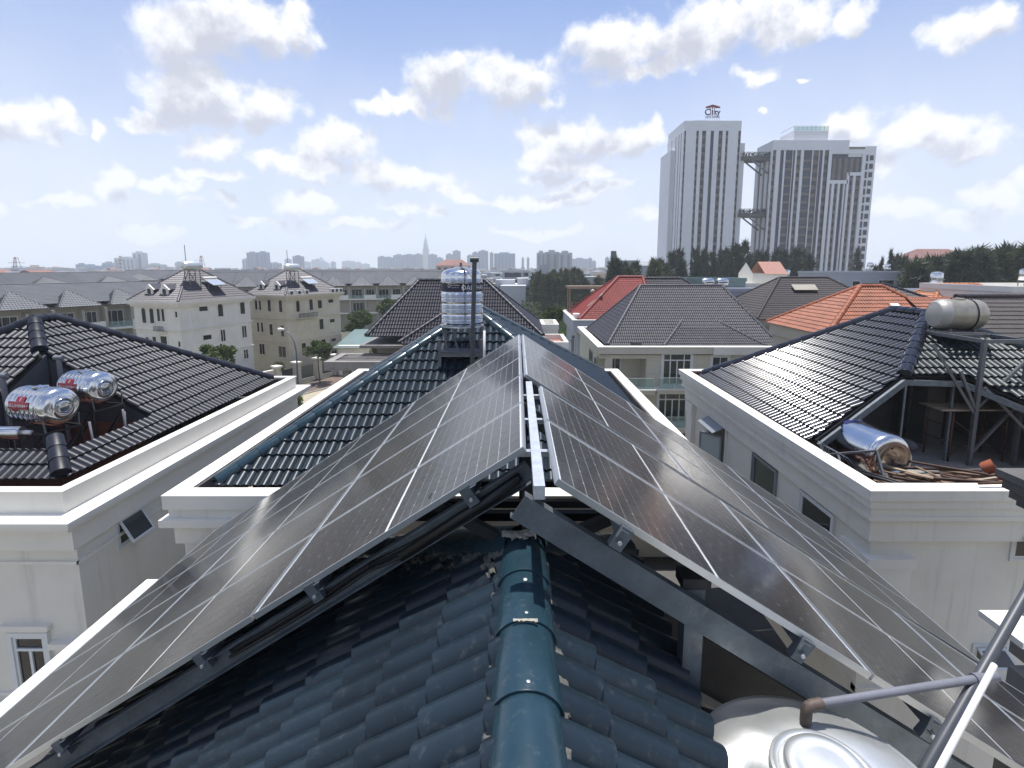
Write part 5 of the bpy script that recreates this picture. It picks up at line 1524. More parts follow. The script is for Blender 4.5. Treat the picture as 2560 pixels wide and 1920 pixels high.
for k in range(11): b.box(10.70, 40.56, 5.9 + .22 * k, 11.85, 40.6, 6.09 + .22 * k); b.box(10.70, 40.56, 2.6 + .22 * k, 11.55, 40.6, 2.79 + .22 * k); b.box(14.55, 40.56, 2.6 + .22 * k, 16.2, 40.6, 2.79 + .22 * k); b.box(17.75, 40.56, 5.9 + .22 * k, 18.5, 40.6, 6.09 + .22 * k)
b.build('render_courses', 'cream_wall', gh, off=GO, kind='stuff')
b = MB(); b.box(7.3, 39.5, 5.22, 11.2, 40.6, 5.55); b.box(11.35, 39.7, 5.22, 17.0, 40.6, 5.55); b.box(11.4, 39.6, 1.95, 15.0, 40.6, 2.3); b.build('balcony_slab', 'cream_wall', gh, off=GO, kind='stuff')
b = MB(); b.box(7.25, 39.44, 5.55, 11.25, 40.6, 5.62); b.box(11.30, 39.64, 5.55, 17.05, 40.6, 5.62); b.box(11.35, 39.54, 2.3, 15.05, 40.6, 2.37); b.build('balcony_edge', 'white_wall_clean', gh, off=GO, kind='stuff')
glass_rail(gh, (7.4, 39.56), (11.1, 39.56), 5.62, GO, n=3); glass_rail(gh, (11.5, 39.76), (16.8, 39.76), 5.62, GO, n=4); glass_rail(gh, (11.5, 39.66), (14.9, 39.66), 2.37, GO, n=3)
glass_rail(gh, (14.9, 39.66), (14.9, 40.6), 2.37, GO, n=1)
b = MB(); b.box(11.5, 39.8, 0, 15.0, 40.6, 1.7); b.build('porch', 'concrete_dark', gh, off=GO)
ac = thing('roof_fan', 'small black fan unit lying in the gutter of the cream house', 'fan', (9.9, 41.15, 8.36))
m = MB(); m.box(-.4, -.2, .45, .4, .2, .95); m.build('case', 'wrought_iron', ac)
m = MB(); m.bar((-.9, 0, .6), (.3, 0, .6), .07); m.bar((-.5, 0, 0), (-.3, 0, .6), .06); m.bar((.3, 0, 0), (.3, 0, .6), .06); m.build('bracket', 'wrought_iron', ac)

# --- red roofed house behind
K_ = 1.5
def k3(x, y, z): return (x * K_, y * K_, 15.5 - (15.5 - z) * K_)
RR = (13.5, 63, 0)
rd = thing('house', 'lilac-grey house with bright red roof tiles and a roof terrace', 'house', RR)
b = MB(); b.box(7.05, 57.9, 0, 23.3, 71.2, 8.3); b.box(4.8, 60.7, 0, 7.05, 67.5, 3.05); b.build('wall', 'lilac_wall', rd, off=RR)
b = MB(); b.ring(6.45, 57.3, 23.7, 71.7, 0.6, 8.0, 9.35); b.build('parapet', 'lilac_wall', rd, off=RR)
b = MB(); b.ring(6.38, 57.22, 23.78, 71.78, 0.45, 9.35, 9.44); b.build('coping', 'white_wall_clean', rd, off=RR)
b = MB(); b.box(6.9, 57.75, 8.3, 23.1, 71.1, 8.4); b.build('gutter_floor', 'concrete', rd, off=RR)
rf = Roof(rd, 'red_tile', lod='low', du=0.36, dv=0.37, off=RR, budget=180, capr=0.24, caplen=0.5)
c = [k3(4.8, 38.8, 11.4), k3(10.7, 38.8, 11.4), k3(4.8, 47.0, 11.4), k3(10.7, 47, 11.4)]
A, B_ = k3(8.6, 42.9, 14.62), k3(10.7, 42.9, 14.62)
rf.slope(c[0], c[1], A, [c[0], c[1], B_, A]); rf.slope(c[2], c[0], A, [c[2], c[0], A]); rf.slope(c[3], c[2], A, [c[3], c[2], A, B_])
rf.hip(c[0], A); rf.hip(c[2], A); rf.hip(A, B_); rf.hip(c[1], B_); rf.finish()
rf = Roof(rd, 'charcoal_tile', lod='low', du=0.36, dv=0.37, off=RR, budget=60, capr=0.22, caplen=0.5, name='grey_roof')
c = [k3(10.8, 38.9, 11.4), k3(18.4, 38.9, 11.4), k3(18.4, 47, 11.4), k3(10.8, 47, 11.4)]; A, B_ = k3(10.8, 42.9, 14.52), k3(14.0, 42.9, 14.52)
rf.slope(c[0], c[1], A, [c[0], c[1], B_, A]); rf.slope(c[1], c[2], B_, [c[1], c[2], B_]); rf.slope(c[3], c[2], A, [c[3], c[2], B_, A])
rf.hip(c[1], B_); rf.hip(A, B_); rf.finish()
m = MB(); m.obox(Vector(k3(5.75, 40.6, 12.28)) - Vector(RR), Vector((0, 1, 0)), Vector((.76, 0, .65)), Vector((-.65, 0, .76)), .4, 2.4, .08); m.build('pale_patch', 'mortar_pale', rd)
m = MB(); m.box(6.8, 59.6, 9.4, 7.5, 61.0, 9.9); m.build('white_block', 'white_wall_clean', rd, off=RR)
pg = thing('pergola', 'timber pergola with slatted roof on the terrace by the red roof', 'pergola', (9.6, 69.4, 9.4))
pg.scale = (1.4, 1.4, 1.45)
for x in (-1.8, 2.4):
    for y in (-1.0, 1.0):
        m = MB(); m.box(x, y, 0, x + .12, y + .12, 2.3); m.build('post', 'timber_pale', pg)
for k in range(12):
    m = MB(); m.box(-2.0, -1.25 + k * .21, 2.3, 2.7, -1.15 + k * .21, 2.42); m.build('slat', 'timber_pale', pg)
m = MB(); m.box(-2.0, -1.3, 2.18, 2.7, -1.2, 2.3); m.build('beam', 'timber_pale', pg)
m = MB(); m.box(-2.0, 1.2, 2.18, 2.7, 1.3, 2.3); m.build('beam', 'timber_pale', pg)
m = MB(); m.box(-1.75, -1.05, .85, 2.4, -1.0, .95); m.build('rail', 'timber', pg)
for k in range(18):
    m = MB(); m.box(-1.7 + k * .23, -1.04, 0, -1.65 + k * .23, -1.0, .85); m.build('baluster', 'timber', pg)
m = MB(); m.lathe([(.05, 2.1), (.22, 1.95), (.25, 1.8)], 12, (.6, 0, 0)); m.build('lamp_shade', 'white_wall_clean', pg, smooth=True)
pt = thing('down_pipes', 'pair of pale vent pipes on the lilac wall under the red roof', 'pipes', (6.7, 59.0, 1.5))
for k in (0, 1):
    m = MB(); m.tube([(-.05, k * .8, 0), (-.05, k * .8, 5.6 - .6 * k)], .12, 8); m.lathe([(.22, 0), (.22, .28)], 10, (-.05, k * .8, 5.6 - .6 * k)); m.build('pipe', 'pvc_grey', pt, smooth=True, angle=40)
acu = thing('satellite_dish', 'small pale dish on a bracket by the lilac side wall', 'dish', (5.9, 57.6, 4.9))
m = MB(); m.lathe([(0, 0), (.3, .05), (.55, .18)], 16, cap=False); m.build('dish', 'white_wall_clean', acu, smooth=True)
m = MB(); m.bar((0, 0, 0), (.5, .5, -.8), .08); m.build('bracket', 'galv', acu)

# --- black roofed house straight behind the tank
BO = (-4, 34.5, 0)
bk = thing('house', 'house with a broad black tiled roof straight behind the upright tank', 'house', BO)
b = MB(); b.box(-8.6, 30.3, 0, 1.3, 39.0, 10.8); b.build('wall', 'beige_wall', bk, off=BO)
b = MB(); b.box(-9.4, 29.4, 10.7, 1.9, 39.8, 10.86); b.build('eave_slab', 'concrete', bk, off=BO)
rf = Roof(bk, 'charcoal_tile', 'navy_tile', lod='mid', du=0.34, dv=0.36, off=BO, budget=300, capr=0.17, caplen=0.42)
hip_roof(rf, -9.1, 29.9, 1.55, 39.3, 11.36, 14.55, rx0=-6.75, rx1=-2.2, ry0=34.6)
rf.finish()
rf = Roof(bk, 'charcoal_tile', 'navy_tile', lod='mid', du=0.34, dv=0.36, off=BO, budget=60, capr=0.17, caplen=0.42, name='front_roof')
c0, c1, A = (-6.9, 28.6, 11.1), (0.6, 28.6, 11.1), (-3.6, 32.2, 13.25)
rf.slope(c0, c1, A, [c0, c1, A]); rf.slope((-6.9, 32, 11.1), c0, A, [c0, A, (-6.6, 31.6, 12.0)]); rf.slope(c1, (.6, 32, 11.1), A, [c1, A, (.4, 31.6, 12.0)])
rf.hip(c0, A); rf.hip(c1, A); rf.finish()
b = MB(); b.box(-6.7, 28.8, 0, .4, 30.3, 11.0); b.build('front_wall', 'beige_wall', bk, off=BO)
cp = thing('pergola', 'bare concrete pergola on columns at the left of the black roof', 'pergola', (-8.8, 28.6, 0))
for (x, y) in ((-.9, -.6), (.6, -.6), (1.3, -.6), (2.4, -.6), (-.9, 1.2)):
    m = MB(); m.box(x - .2, y - .2, 0, x + .2, y + .2, 9.75); m.build('column', 'concrete', cp)
m = MB(); m.ring(-2.0, -1.2, 4.2, 1.7, 0.45, 9.75, 10.25); m.build('ring_beam', 'concrete', cp)
for k in range(5):
    m = MB(); m.box(-1.5, -.75 + .45 * k, 10.0, 3.7, -.6 + .45 * k, 10.22); m.build('joist', 'concrete', cp)
for k, (y0, y1, x0, x1, z) in enumerate(((31.2, 35.0, 1.7, 3.2, 10.8), (37.5, 41.0, 1.9, 3.1, 11.2))):
    t = thing('terrace', ['narrow pink floored terrace along the right side of the black roof', 'white walled roof terrace at the far right of the black roof'][k], 'terrace', (x0, y0, 0))
    m = MB(); m.box(0, 0, 0, x1 - x0, y1 - y0, z - .4); m.build('wall', 'white_wall_clean', t)
    m = MB(); m.ring(-.05, -.05, x1 - x0 + .05, y1 - y0 + .05, .25, z - .4, z); m.build('parapet', 'white_wall_clean', t)
    m = MB(); m.box(.2, .2, z - .4, x1 - x0 - .2, y1 - y0 - .2, z - .36); m.build('floor', 'terracotta_tile' if k == 0 else 'white_wall_clean', t)

# --- further roofs on the right
def simple_house(name, label, x0, y0, x1, y1, wallmat, ze, zr, rx, tile, budget=120, over=0.35, capr=0.17, ry=None, parapet=False):
    off = ((x0 + x1) / 2, (y0 + y1) / 2, 0)
    t = thing('house', label, 'house', off)
    if parapet: body_house(t, x0, y0, x1, y1, wallmat, ze + .1, off)
    else:
        b = MB(); b.box(x0, y0, 0, x1, y1, ze - .1); b.build('wall', wallmat, t, off=off)
        b = MB(); b.box(x0 - over - .05, y0 - over - .05, ze - .22, x1 + over + .05, y1 + over + .05, ze - .09); b.build('eave_slab', 'concrete', t, off=off)
    rf = Roof(t, tile, lod='low', du=0.34, dv=0.36, off=off, budget=budget, capr=capr, caplen=0.42)
    if ry: hip_roof(rf, x0 - over, y0 - over, x1 + over, y1 + over, ze, zr, ry0=ry[0], ry1=ry[1])
    else: hip_roof(rf, x0 - over, y0 - over, x1 + over, y1 + over, ze, zr, rx0=rx[0], rx1=rx[1])
    rf.finish()
    return t, off
t, off = simple_house('h', 'house with a dark brown roof behind the grey roofed cream house', 24.1, 49.7, 38.7, 60.6, 'beige_wall', 10.4, 14.3, (28.75, 34.0), 'brown_tile', parapet=True)
m = MB(); m.obox(Vector((29.2, 52.8, 13.05)), Vector((1, 0, 0)), Vector((0, .82, .57)), Vector((0, -.57, .82)), 2.5, .95, .07); m.build('pale_patch', 'mortar_pale', t, off=off)
t, off = simple_house('h', 'house with an orange tiled roof in front of the brown one', 18.9, 30.0, 27.4, 36.6, 'beige_wall', 11.45, 14.2, (22.7, 24.2), 'orange_tile', budget=240, parapet=True)
rf = Roof(t, 'orange_tile', lod='low', du=0.34, dv=0.36, off=off, budget=40, capr=0.16, caplen=0.42, name='side_roof')
rf.slope((24.3, 28.6, 11.4), (30, 28.6, 11.4), (26, 32, 13.4), [(25.0, 29.6, 11.95), (30, 29.6, 11.95), (28.5, 32.2, 13.4), (25.0, 32.2, 13.4)])
rf.hip((25.0, 32.2, 13.42), (28.5, 32.2, 13.42)); rf.hip((30, 29.6, 12.0), (28.5, 32.2, 13.42)); rf.finish()
simple_house('h', 'house with a dark grey roof right behind the orange roof', 25.5, 38.5, 37, 46, 'white_wall_clean', 11.2, 14.0, (29.0, 31.0), 'charcoal_tile')
simple_house('h', 'house with a pale orange roof peeping out left of the beige tank', 34.6, 41.5, 44, 49, 'white_wall_clean', 11.4, 13.9, (38.0, 41.5), 'orange_pale_tile')
# big dark roof at the right frame edge with a white gable
DO = (30, 28, 0)
dk = thing('house', 'house with a huge dark brown roof plane and white gable at the right edge', 'house', DO)
b = MB(); b.box(22.2, 24.6, 0, 36, 33, 10.4); b.build('wall', 'white_wall', dk, off=DO)
b = MB(); b.add([(22.15, 24.8, 10.4), (22.15, 33, 10.4), (22.15, 29.0, 13.3)], [(0, 1, 2)]); b.add([(21.6, 24.4, 10.3), (22.1, 24.4, 10.3), (22.1, 29.0, 13.4), (21.6, 29.0, 13.4)], [(0, 1, 2, 3)]); b.build('gable', 'white_wall_clean', dk, off=DO)
rf = Roof(dk, 'brown_tile', lod='low', du=0.34, dv=0.36, off=DO, budget=300, capr=0.17, caplen=0.42)
rf.slope((22.1, 24.2, 10.35), (37, 24.2, 10.35), (30, 29, 13.75), [(22.6, 24.2, 10.35), (37, 24.2, 10.35), (37, 29, 13.75), (25.4, 29, 13.75)])
rf.slope((22.1, 33.8, 10.35), (37, 33.8, 10.35), (30, 29, 13.75), [(22.6, 33.8, 10.35), (37, 33.8, 10.35), (37, 29, 13.75), (25.4, 29, 13.75)])
rf.hip((25.4, 29, 13.77), (37, 29, 13.77)); rf.finish()
bz = thing('balustrade', 'pale pierced balustrade below the huge brown roof at the right', 'balustrade', (18.6, 20.8, 0))
m = MB(); m.box(0, 0, 0, 4.2, .3, 10.4); m.box(0, 0, 11.15, 4.2, .3, 11.28); m.build('rail', 'white_wall', bz)
for k in range(14):
    m = MB(); m.box(.05 + .3 * k, .05, 10.4, .17 + .3 * k, .25, 11.15); m.build('baluster', 'white_wall', bz)
rr = random.Random(5)
def mini_tank(x, y, z, s, label, upright=True):
    t = thing('water_tank', label, 'water tank', (x, y, z), 0, 'far steel tanks on roofs')
    m = MB()
    if upright: m.lathe([(s * .45, .5 * s), (s * .5, .55 * s), (s * .5, 1.4 * s), (s * .42, 1.55 * s), (0, 1.62 * s)], 18)
    else: m.lathe([(0, -.72 * s), (s * .38, -.66 * s), (s * .46, -.5 * s), (s * .46, .5 * s), (s * .38, .66 * s), (0, .72 * s)], 18, (0, 0, .8 * s), axis='X')
    m.build('body', 'stainless', t, smooth=True, angle=50)
    for a in (-.35, .35):
        for b_ in (-.3, .3):
            m = MB(); m.bar((a * s, b_ * s, 0), (a * s, b_ * s, .6 * s), .06 * s); m.build('leg', 'galv', t)
    return t
# low flat houses between the roofs and the towers
def block(label, x0, y0, x1, y1, h, mat, wins=(), cat='house', rail=False, name='house'):
    off = ((x0 + x1) / 2, (y0 + y1) / 2, 0)
    t = thing(name, label, cat, off)
    b = MB(); b.box(x0, y0, 0, x1, y1, h); b.build('wall', mat, t, off=off)
    b = MB(); b.ring(x0 - .1, y0 - .1, x1 + .1, y1 + .1, .3, h, h + .45); b.build('parapet', mat, t, off=off)
    for (fx, fz, w, hh_) in wins:
        window(t, (x0 + fx, y0, fz), uX, nF, w, hh_, 'single', off=off, trim=0.06, frame='window_white')
    return t, off
t, off = block('white house with a small pink gabled attic in front of the towers', 33, 76, 43.5, 84, 12.6, 'white_wall', ((1.2, 10, 1.2, 1.6), (4.4, 10, 1.3, 1.5), (8, 9.6, 1.2, 2)))
b = MB(); b.add([(36, 77, 12.6), (36, 82, 12.6), (36, 82, 14.5), (36, 79.5, 16.2), (36, 77, 14.5), (41.2, 77, 12.6), (41.2, 82, 12.6), (41.2, 82, 14.5), (41.2, 79.5, 16.2), (41.2, 77, 14.5)],
                [(0, 1, 2, 3, 4), (9, 8, 7, 6, 5), (0, 4, 9, 5), (1, 6, 7, 2)]); b.build('attic', 'white_wall', t, off=off)
b = MB(); b.quad((37.8, 76.8, 14.4), (41.3, 76.8, 14.4), (41.3, 79.5, 16.3), (37.8, 79.5, 16.3)); b.quad((37.8, 82.2, 14.4), (41.3, 82.2, 14.4), (41.3, 79.5, 16.3), (37.8, 79.5, 16.3)); b.build('attic_roof', 'terracotta_tile', t, off=off)
t, off = block('low greenish workshop box beside the white attic house', 22.3, 66, 30.0, 72, 13.6, 'metal_roof_green', ((1.4, 11.6, .9, 1.3),))
block('grey flat roofed house with dark openings under the greenish box', 22.0, 62, 34, 66, 12.4, 'lilac_wall', ((5.0, 9.6, 1.4, 1.6), (8.3, 9.2, 1.5, 2.0)))
block('pale blue flat roofed house below the right tower', 58, 96, 76, 104, 14.2, 'lilac_wall', ((2, 11, 1.5, 1.8), (6, 11, 1.5, 1.8), (11, 11, 3, 2)))
block('white house with arched front right of the pale blue house', 74, 92, 84, 100, 12.8, 'white_wall_clean', ((3, 9, 2, 2.4), (7, 9, 1.5, 2)))
block('lilac framed flat house behind the pale orange roof', 80, 90, 94, 98, 11.6, 'lilac_wall', ((1.5, 8.4, 4.5, 2.4), (8, 8.4, 4, 2.4)))
block('low blue-grey house with awning left of the dark grove', 52, 66, 62, 72, 12.0, 'lilac_wall', ((1, 9.5, 2, 1.6), (5, 9.5, 3, 1.6)))
block('white flat roof parapet house behind the huge brown roof', 37, 37.5, 52, 46, 13.6, 'white_wall_clean', ())
for k, (x, y, z, s, lb, up) in enumerate(((23.9, 63, 12.85, 1.0, 'left of two round steel tanks behind the grey roof ridge', False), (25.7, 63, 12.85, 1.0, 'right of two round steel tanks behind the grey roof ridge', False),
        (42.6, 80, 13.0, 1.3, 'upright steel tank on the roof corner right of the pink attic', True), (68.5, 98, 14.6, 1.1, 'upright steel tank on the pale blue flat roof', True),
        (72, 98, 14.6, .9, 'low steel tank at the right of the pale blue house', True), (76.5, 95, 13.2, 1.0, 'small steel tank on the white house with arched front', True),
        (57.5, 69, 12.4, 1.5, 'dazzling steel tank on the low house left of the dark grove', True), (40.6, 40.2, 14.0, .85, 'left of two steel tanks behind the huge brown roof', True), (43.0, 40.2, 14.0, .85, 'right of two steel tanks behind the huge brown roof', True))):
    mini_tank(x, y, z, s, lb, up)

# ================================================================ cream villas by the street
def villa(label, C0, adeg, W, D, wall, ze, zr, wins, dormers, tile='villa_tile'):
    t = thing('house', label, 'house', (*C0, 0), R(-adeg))
    b = MB(); b.box(-W + .55, .55, 0, -.55, D - .55, ze - .45); b.build('wall', wall, t)
    b = MB()
    b.ring(-W + .1, .1, -.1, D - .1, .6, ze - .5, ze - .32); b.ring(-W, 0, 0, D, .7, ze - .32, ze - .10); b.ring(-W + .3, .3, -.3, D - .3, .4, ze - .75, ze - .5)
    b.build('eave_cornice', wall, t)
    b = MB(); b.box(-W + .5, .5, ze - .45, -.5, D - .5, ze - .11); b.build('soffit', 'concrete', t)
    b = MB()
    for z in (ze - 3.35, ze - 6.55):
        b.ring(-W + .40, .40, -.40, D - .40, .18, z, z + .14); b.ring(-W + .47, .47, -.47, D - .47, .1, z - .35, z - .25)
    b.build('string_course', wall, t)
    b = MB()                                                     # thin joints of the rusticated render stand proud as strips
    for k in range(26):
        z = ze - 1.1 - k * .36
        if z > 0.3: b.ring(-W + .535, .535, -.535, D - .535, .03, z, z + .30)
    b.build('render_courses', wall, t, kind='stuff')
    rf = Roof(t, tile, 'villa_tile', lod='low', du=0.36, dv=0.36, budget=150, capr=0.14, caplen=0.5)
    hip_roof(rf, -W + .15, .15, -.15, D - .15, ze - .08, zr, ry0=D / 2 - .55, ry1=D / 2 + .55)
    rf.finish()
    for (face, a, z, w, h, st) in wins:
        if face == 'R': window(t, (-.535, a, ze - z), (0, 1, 0), (1, 0, 0), w, h, st, trim=.13, frame=wall)
        else: window(t, (a, .535, ze - z), (1, 0, 0), (0, -1, 0), w, h, st, trim=.13, frame=wall)
    sl = (zr - ze) / (D / 2 - .7)
    for (a, y) in dormers:
        z = ze - .08 + y * sl
        m = MB(); m.box(a, y, z - .1, a + 1.0, y + .12, z + .55); m.add([(a - .22, y - .05, z + .5), (a + 1.22, y - .05, z + .5), (a + .5, y - .05, z + 1.1), (a - .22, y + .15, z + .5), (a + 1.22, y + .15, z + .5), (a + .5, y + .15, z + 1.1)], [(0, 1, 2), (5, 4, 3), (0, 2, 5, 3), (1, 4, 5, 2)])
        dm = m.build('dormer', 'white_wall_clean', t)
        m = MB(); m.quad((a + .28, y - .055, z + .02), (a + .72, y - .055, z + .02), (a + .72, y - .055, z + .6), (a + .28, y - .055, z + .6)); m.build('pane', 'glass_dark', dm)
        L = 1.1 / sl
        m = MB(); m.quad((a - .2, y + .15, z + .55), (a + .5, y + .15, z + 1.14), (a + .5, y + .15 + L * 1.25, z + 1.14), (a - .2, y + .15 + L * .75, z + .55)); m.quad((a + 1.2, y + .15, z + .55), (a + .5, y + .15, z + 1.14), (a + .5, y + .15 + L * 1.25, z + 1.14), (a + 1.2, y + .15 + L * .75, z + .55)); m.build('dormer_roof', tile, dm)
    return t
v1w = [('R', 3.0, 1.45, 1.25, .62, 'single'), ('R', 5.6, 2.25, .75, 1.55, 'arch'), ('R', 9.0, 2.25, .75, 1.6, 'arch'),
       ('R', 3.2, 4.85, 1.25, .65, 'single'), ('R', 5.7, 5.35, .75, 1.5, 'double'), ('R', 9.0, 5.35, .8, 1.6, 'double'), ('R', 9.0, 8.1, .8, 1.25, 'double'), ('R', 5.7, 8.3, .75, 1.4, 'double'),
       ('F', -5.9, 2.6, .6, 1.7, 'arch'), ('F', -4.75, 2.6, .6, 1.7, 'arch'), ('F', -3.75, 2.4, .5, 1.5, 'single'), ('F', -3.1, 2.4, .5, 1.5, 'single'), ('F', -1.15, 1.9, .4, .75, 'single'),
       ('F', -5.8, 5.6, .6, 1.4, 'single'), ('F', -4.75, 5.6, .6, 1.5, 'single'), ('F', -3.6, 5.5, 1.0, 1.5, 'single'), ('F', -1.1, 5.2, .4, .7, 'single')]
V1 = villa('white rusticated villa with two dormers and a tilted water heater on its roof', (-37, 54.5), 15, 7.6, 11.2, 'white_wall', 11.8, 15.35, v1w, [(-5.6, 1.0), (-3.4, 1.0)])
m = MB(); m.box(-3.9, .05, 8.25, -2.5, .535, 8.33); m.build('balcony_floor', 'white_wall', V1)
for k in range(9):
    m = MB(); m.box(-3.9 + k * .17, .06, 8.33, -3.86 + k * .17, .1, 8.95); m.build('baluster', 'wrought_iron', V1)
v2w = [('R', 2.1, 2.45, .6, 1.55, 'arch'), ('R', 4.4, 2.4, .6, 1.55, 'arch'), ('R', 5.9, 2.3, .85, 1.25, 'single'), ('R', 7.9, 1.65, 1.05, .6, 'single'),
       ('R', 6.0, 5.4, .85, 1.6, 'single'), ('R', 8.0, 4.6, 1.05, .6, 'single'), ('R', 6.2, 8.3, .85, 1.5, 'single'), ('R', 8.1, 7.5, 1.0, .55, 'single'), ('R', 8.1, 10.4, 1.0, 1.6, 'double'),
       ('R', 2.6, 8.2, .8, 1.3, 'single'),
       ('F', -6.7, 2.3, .55, 1.4, 'single'), ('F', -5.9, 2.3, .5, 1.4, 'single'), ('F', -4.1, 2.4, .62, 1.65, 'arch'), ('F', -1.9, 2.4, .62, 1.65, 'arch'),
       ('F', -6.6, 5.4, .5, 1.4, 'single'), ('F', -5.8, 5.4, .5, 1.4, 'single'), ('F', -4.1, 5.7, .7, 1.6, 'single'), ('F', -1.9, 5.8, .7, 1.6, 'single'), ('F', -6.4, 8.6, 1.1, 1.6, 'double'), ('F', -2.6, 8.7, 1.5, 1.6, 'double')]
V2 = villa('stained cream villa with two dormers and small condensers on its roof edge', (-30.9, 66.7), 25, 8.4, 10.8, 'cream_wall_old', 11.8, 15.3, v2w, [(-6.3, 1.0), (-3.2, 1.0)])
m = MB(); m.box(-.535, 2.0, 8.35, .1, 5.4, 8.45); m.build('balcony_floor', 'cream_wall_old', V2)
for k in range(15):
    m = MB(); m.box(.04, 2.02 + k * .23, 8.45, .08, 2.07 + k * .23, 9.05); m.build('baluster', 'wrought_iron', V2)
m = MB(); m.bar((.06, 2.0, 9.07), (.06, 5.4, 9.07), .05); m.build('handrail', 'wrought_iron', V2)
def heater(root, lx, ly, z0, label):
    """capsule tank with collector panel on a frame on the villa roof"""
    M4 = Matrix.Translation(root.location) @ Matrix.Rotation(root.rotation_euler.z, 4, 'Z')
    p = M4 @ Vector((lx, ly, z0))
    t = thing('water_heater', label, 'water heater', p, root.rotation_euler.z, 'water heaters on the villa roofs')
    m = MB(); m.lathe([(0, -1.15), (.4, -1.1), (.52, -.9), (.54, -.8), (.54, .8), (.52, .9), (.4, 1.1), (0, 1.15)], 24, (.15, .5, 3.2), axis='Y'); m.build('tank', 'stainless_dull', t, smooth=True, angle=50)
    m = MB(); m.obox((.1, 2.0, 1.55), (0, 1, 0), Vector((.9, 0, -.45)).normalized(), Vector((.45, 0, .9)).normalized(), 1.9, 1.5, .1); m.build('collector', 'frame_alu', t)
    m = MB(); m.lathe([(0, -1.0), (.17, -.98), (.17, .98), (0, 1.0)], 14, (.0, 2.9, 1.75), axis='Y'); m.build('collector_header', 'white_wall_clean', t, smooth=True, angle=50)
    for (x, y) in ((-.2, -.2), (.5, -.2), (-.2, 1.2), (.5, 1.2)):
        m = MB(); m.bar((x, y, -0.3), (x, y, 2.75), .07); m.build('leg', 'grey_steel', t)
    for (p_, q_) in (((-.2, -.2, .4), (-.2, 1.2, 2.4)), ((.5, -.2, 2.4), (.5, 1.2, .4)), ((.4, 2.0, 0), (.9, 2.0, 1.1)), ((.4, 3.8, 0), (.9, 3.8, 1.1))):
        m = MB(); m.bar(p_, q_, .05); m.build('brace', 'grey_steel', t)
    m = MB(); m.bar((-.3, .2, 3.6), (-.3, .2, 5.6), .05); m.build('antenna_pole', 'grey_steel', t)
    return t
heater(V1, -1.9, 3.2, 12.4, 'capsule water heater and tilted collector on the white villa roof')
heater(V2, -1.9, 2.4, 12.2, 'capsule water heater and tilted collector on the cream villa roof')
for k, y in enumerate((.8, 2.1, 3.4, 8.2, 9.0, 9.8)):
    M4 = Matrix.Translation(V2.location) @ Matrix.Rotation(V2.rotation_euler.z, 4, 'Z')
    t = thing('condenser', '%s white condenser box from the street corner along the cream villa eave' % ['first', 'second', 'third', 'fourth', 'fifth', 'sixth'][k], 'condenser', M4 @ Vector((-.35, y, 11.70)), V2.rotation_euler.z, 'condensers on the villa eave')
    m = MB(); m.box(-.2, 0, 0, .2, .8, .6); m.build('case', 'white_wall_clean', t)
    m = MB(); m.lathe([(.24, .205), (.24, .22), (0, .222)], 14, (0, .4, .3), axis='X'); m.build('fan_grille', 'wrought_iron', t)
# walls, gate pillars and gates along the villa fronts
fl = [(-33.5, 56.5), (-30.5, 62.2), (-29.2, 64.9), (-27.6, 67.9), (-26.2, 70.6), (-24.6, 73.6)]
for k, (x, y) in enumerate(fl):
    t = thing('gate_pillar', '%s cream gate pillar counted along the street from the white villa' % ['first', 'second', 'third', 'fourth', 'fifth', 'sixth'][k], 'pillar', (x, y, .15), R(-27), 'gate pillars along the villas')
    m = MB(); m.box(-.5, -.35, 0, .5, .35, 2.75 + (.5 if k == 5 else 0)); m.build('shaft', 'cream_wall', t)
    m = MB(); m.box(-.6, -.45, 2.75 + (.5 if k == 5 else 0), .6, .45, 2.95 + (.5 if k == 5 else 0)); m.build('cap', 'parapet_cap', t)
for k in range(5):
    (x0, y0), (x1, y1) = fl[k], fl[k + 1]
    d = Vector((x1 - x0, y1 - y0, 0)); L = d.length; d.normalize()
    o_ = Vector((x0, y0, .15)) + d * .6
    if k in (0, 4):
        t = thing('wall', ['plain cream wall between the first two gate pillars', '', '', '', 'tall cream wall before the last gate pillar'][k], 'wall', o_)
        m = MB(); m.obox((0, 0, 0), d, (0, 0, 1), d.cross(Vector((0, 0, 1))), L - 1.2, 2.4, .25); m.build('panel', 'cream_wall', t)
        m = MB(); m.obox(-d.cross(Vector((0, 0, 1))) * .05 + Vector((0, 0, 2.4)), d, (0, 0, 1), d.cross(Vector((0, 0, 1))), L - 1.2, .15, .35); m.build('coping', 'parapet_cap', t)
    else:
        t = thing('gate', ['', 'dark double gate between the second and third pillars', 'dark barred fence between the third and fourth pillars', 'dark barred fence with pale base between the fourth and fifth pillars', ''][k], 'gate', o_)
        m = MB(); m.obox((0, 0, 0), d, (0, 0, 1), d.cross(Vector((0, 0, 1))), L - 1.2, .5 if k > 1 else .1, .2); m.build('base', 'cream_wall', t)
        n = int((L - 1.2) / .16)
        for q in range(n):
            m = MB(); m.obox(d * (.16 * q), d, (0, 0, 1), d.cross(Vector((0, 0, 1))), .13 if k == 1 else .05, 2.2, .05); m.build('bar', 'wrought_iron', t)
def lamp_post(x, y, h, ang, label):
    t = thing('street_lamp', label, 'street lamp', (x, y, .15), R(ang))
    m = MB(); m.tube([(0, 0, 0), (0, 0, h * .62), (0, 0, h * .8), (.12, 0, h * .88), (.5, 0, h * .955), (1.2, 0, h)], .085, 8, r1=.045); m.build('pole', 'galv', t, smooth=True)
    m = MB(); m.lathe([(0, -.32), (.10, -.28), (.15, 0), (.12, .28), (0, .34)], 12, (1.5, 0, h + .03), axis='X'); m.build('lamp_head', 'white_wall_clean', t, smooth=True)
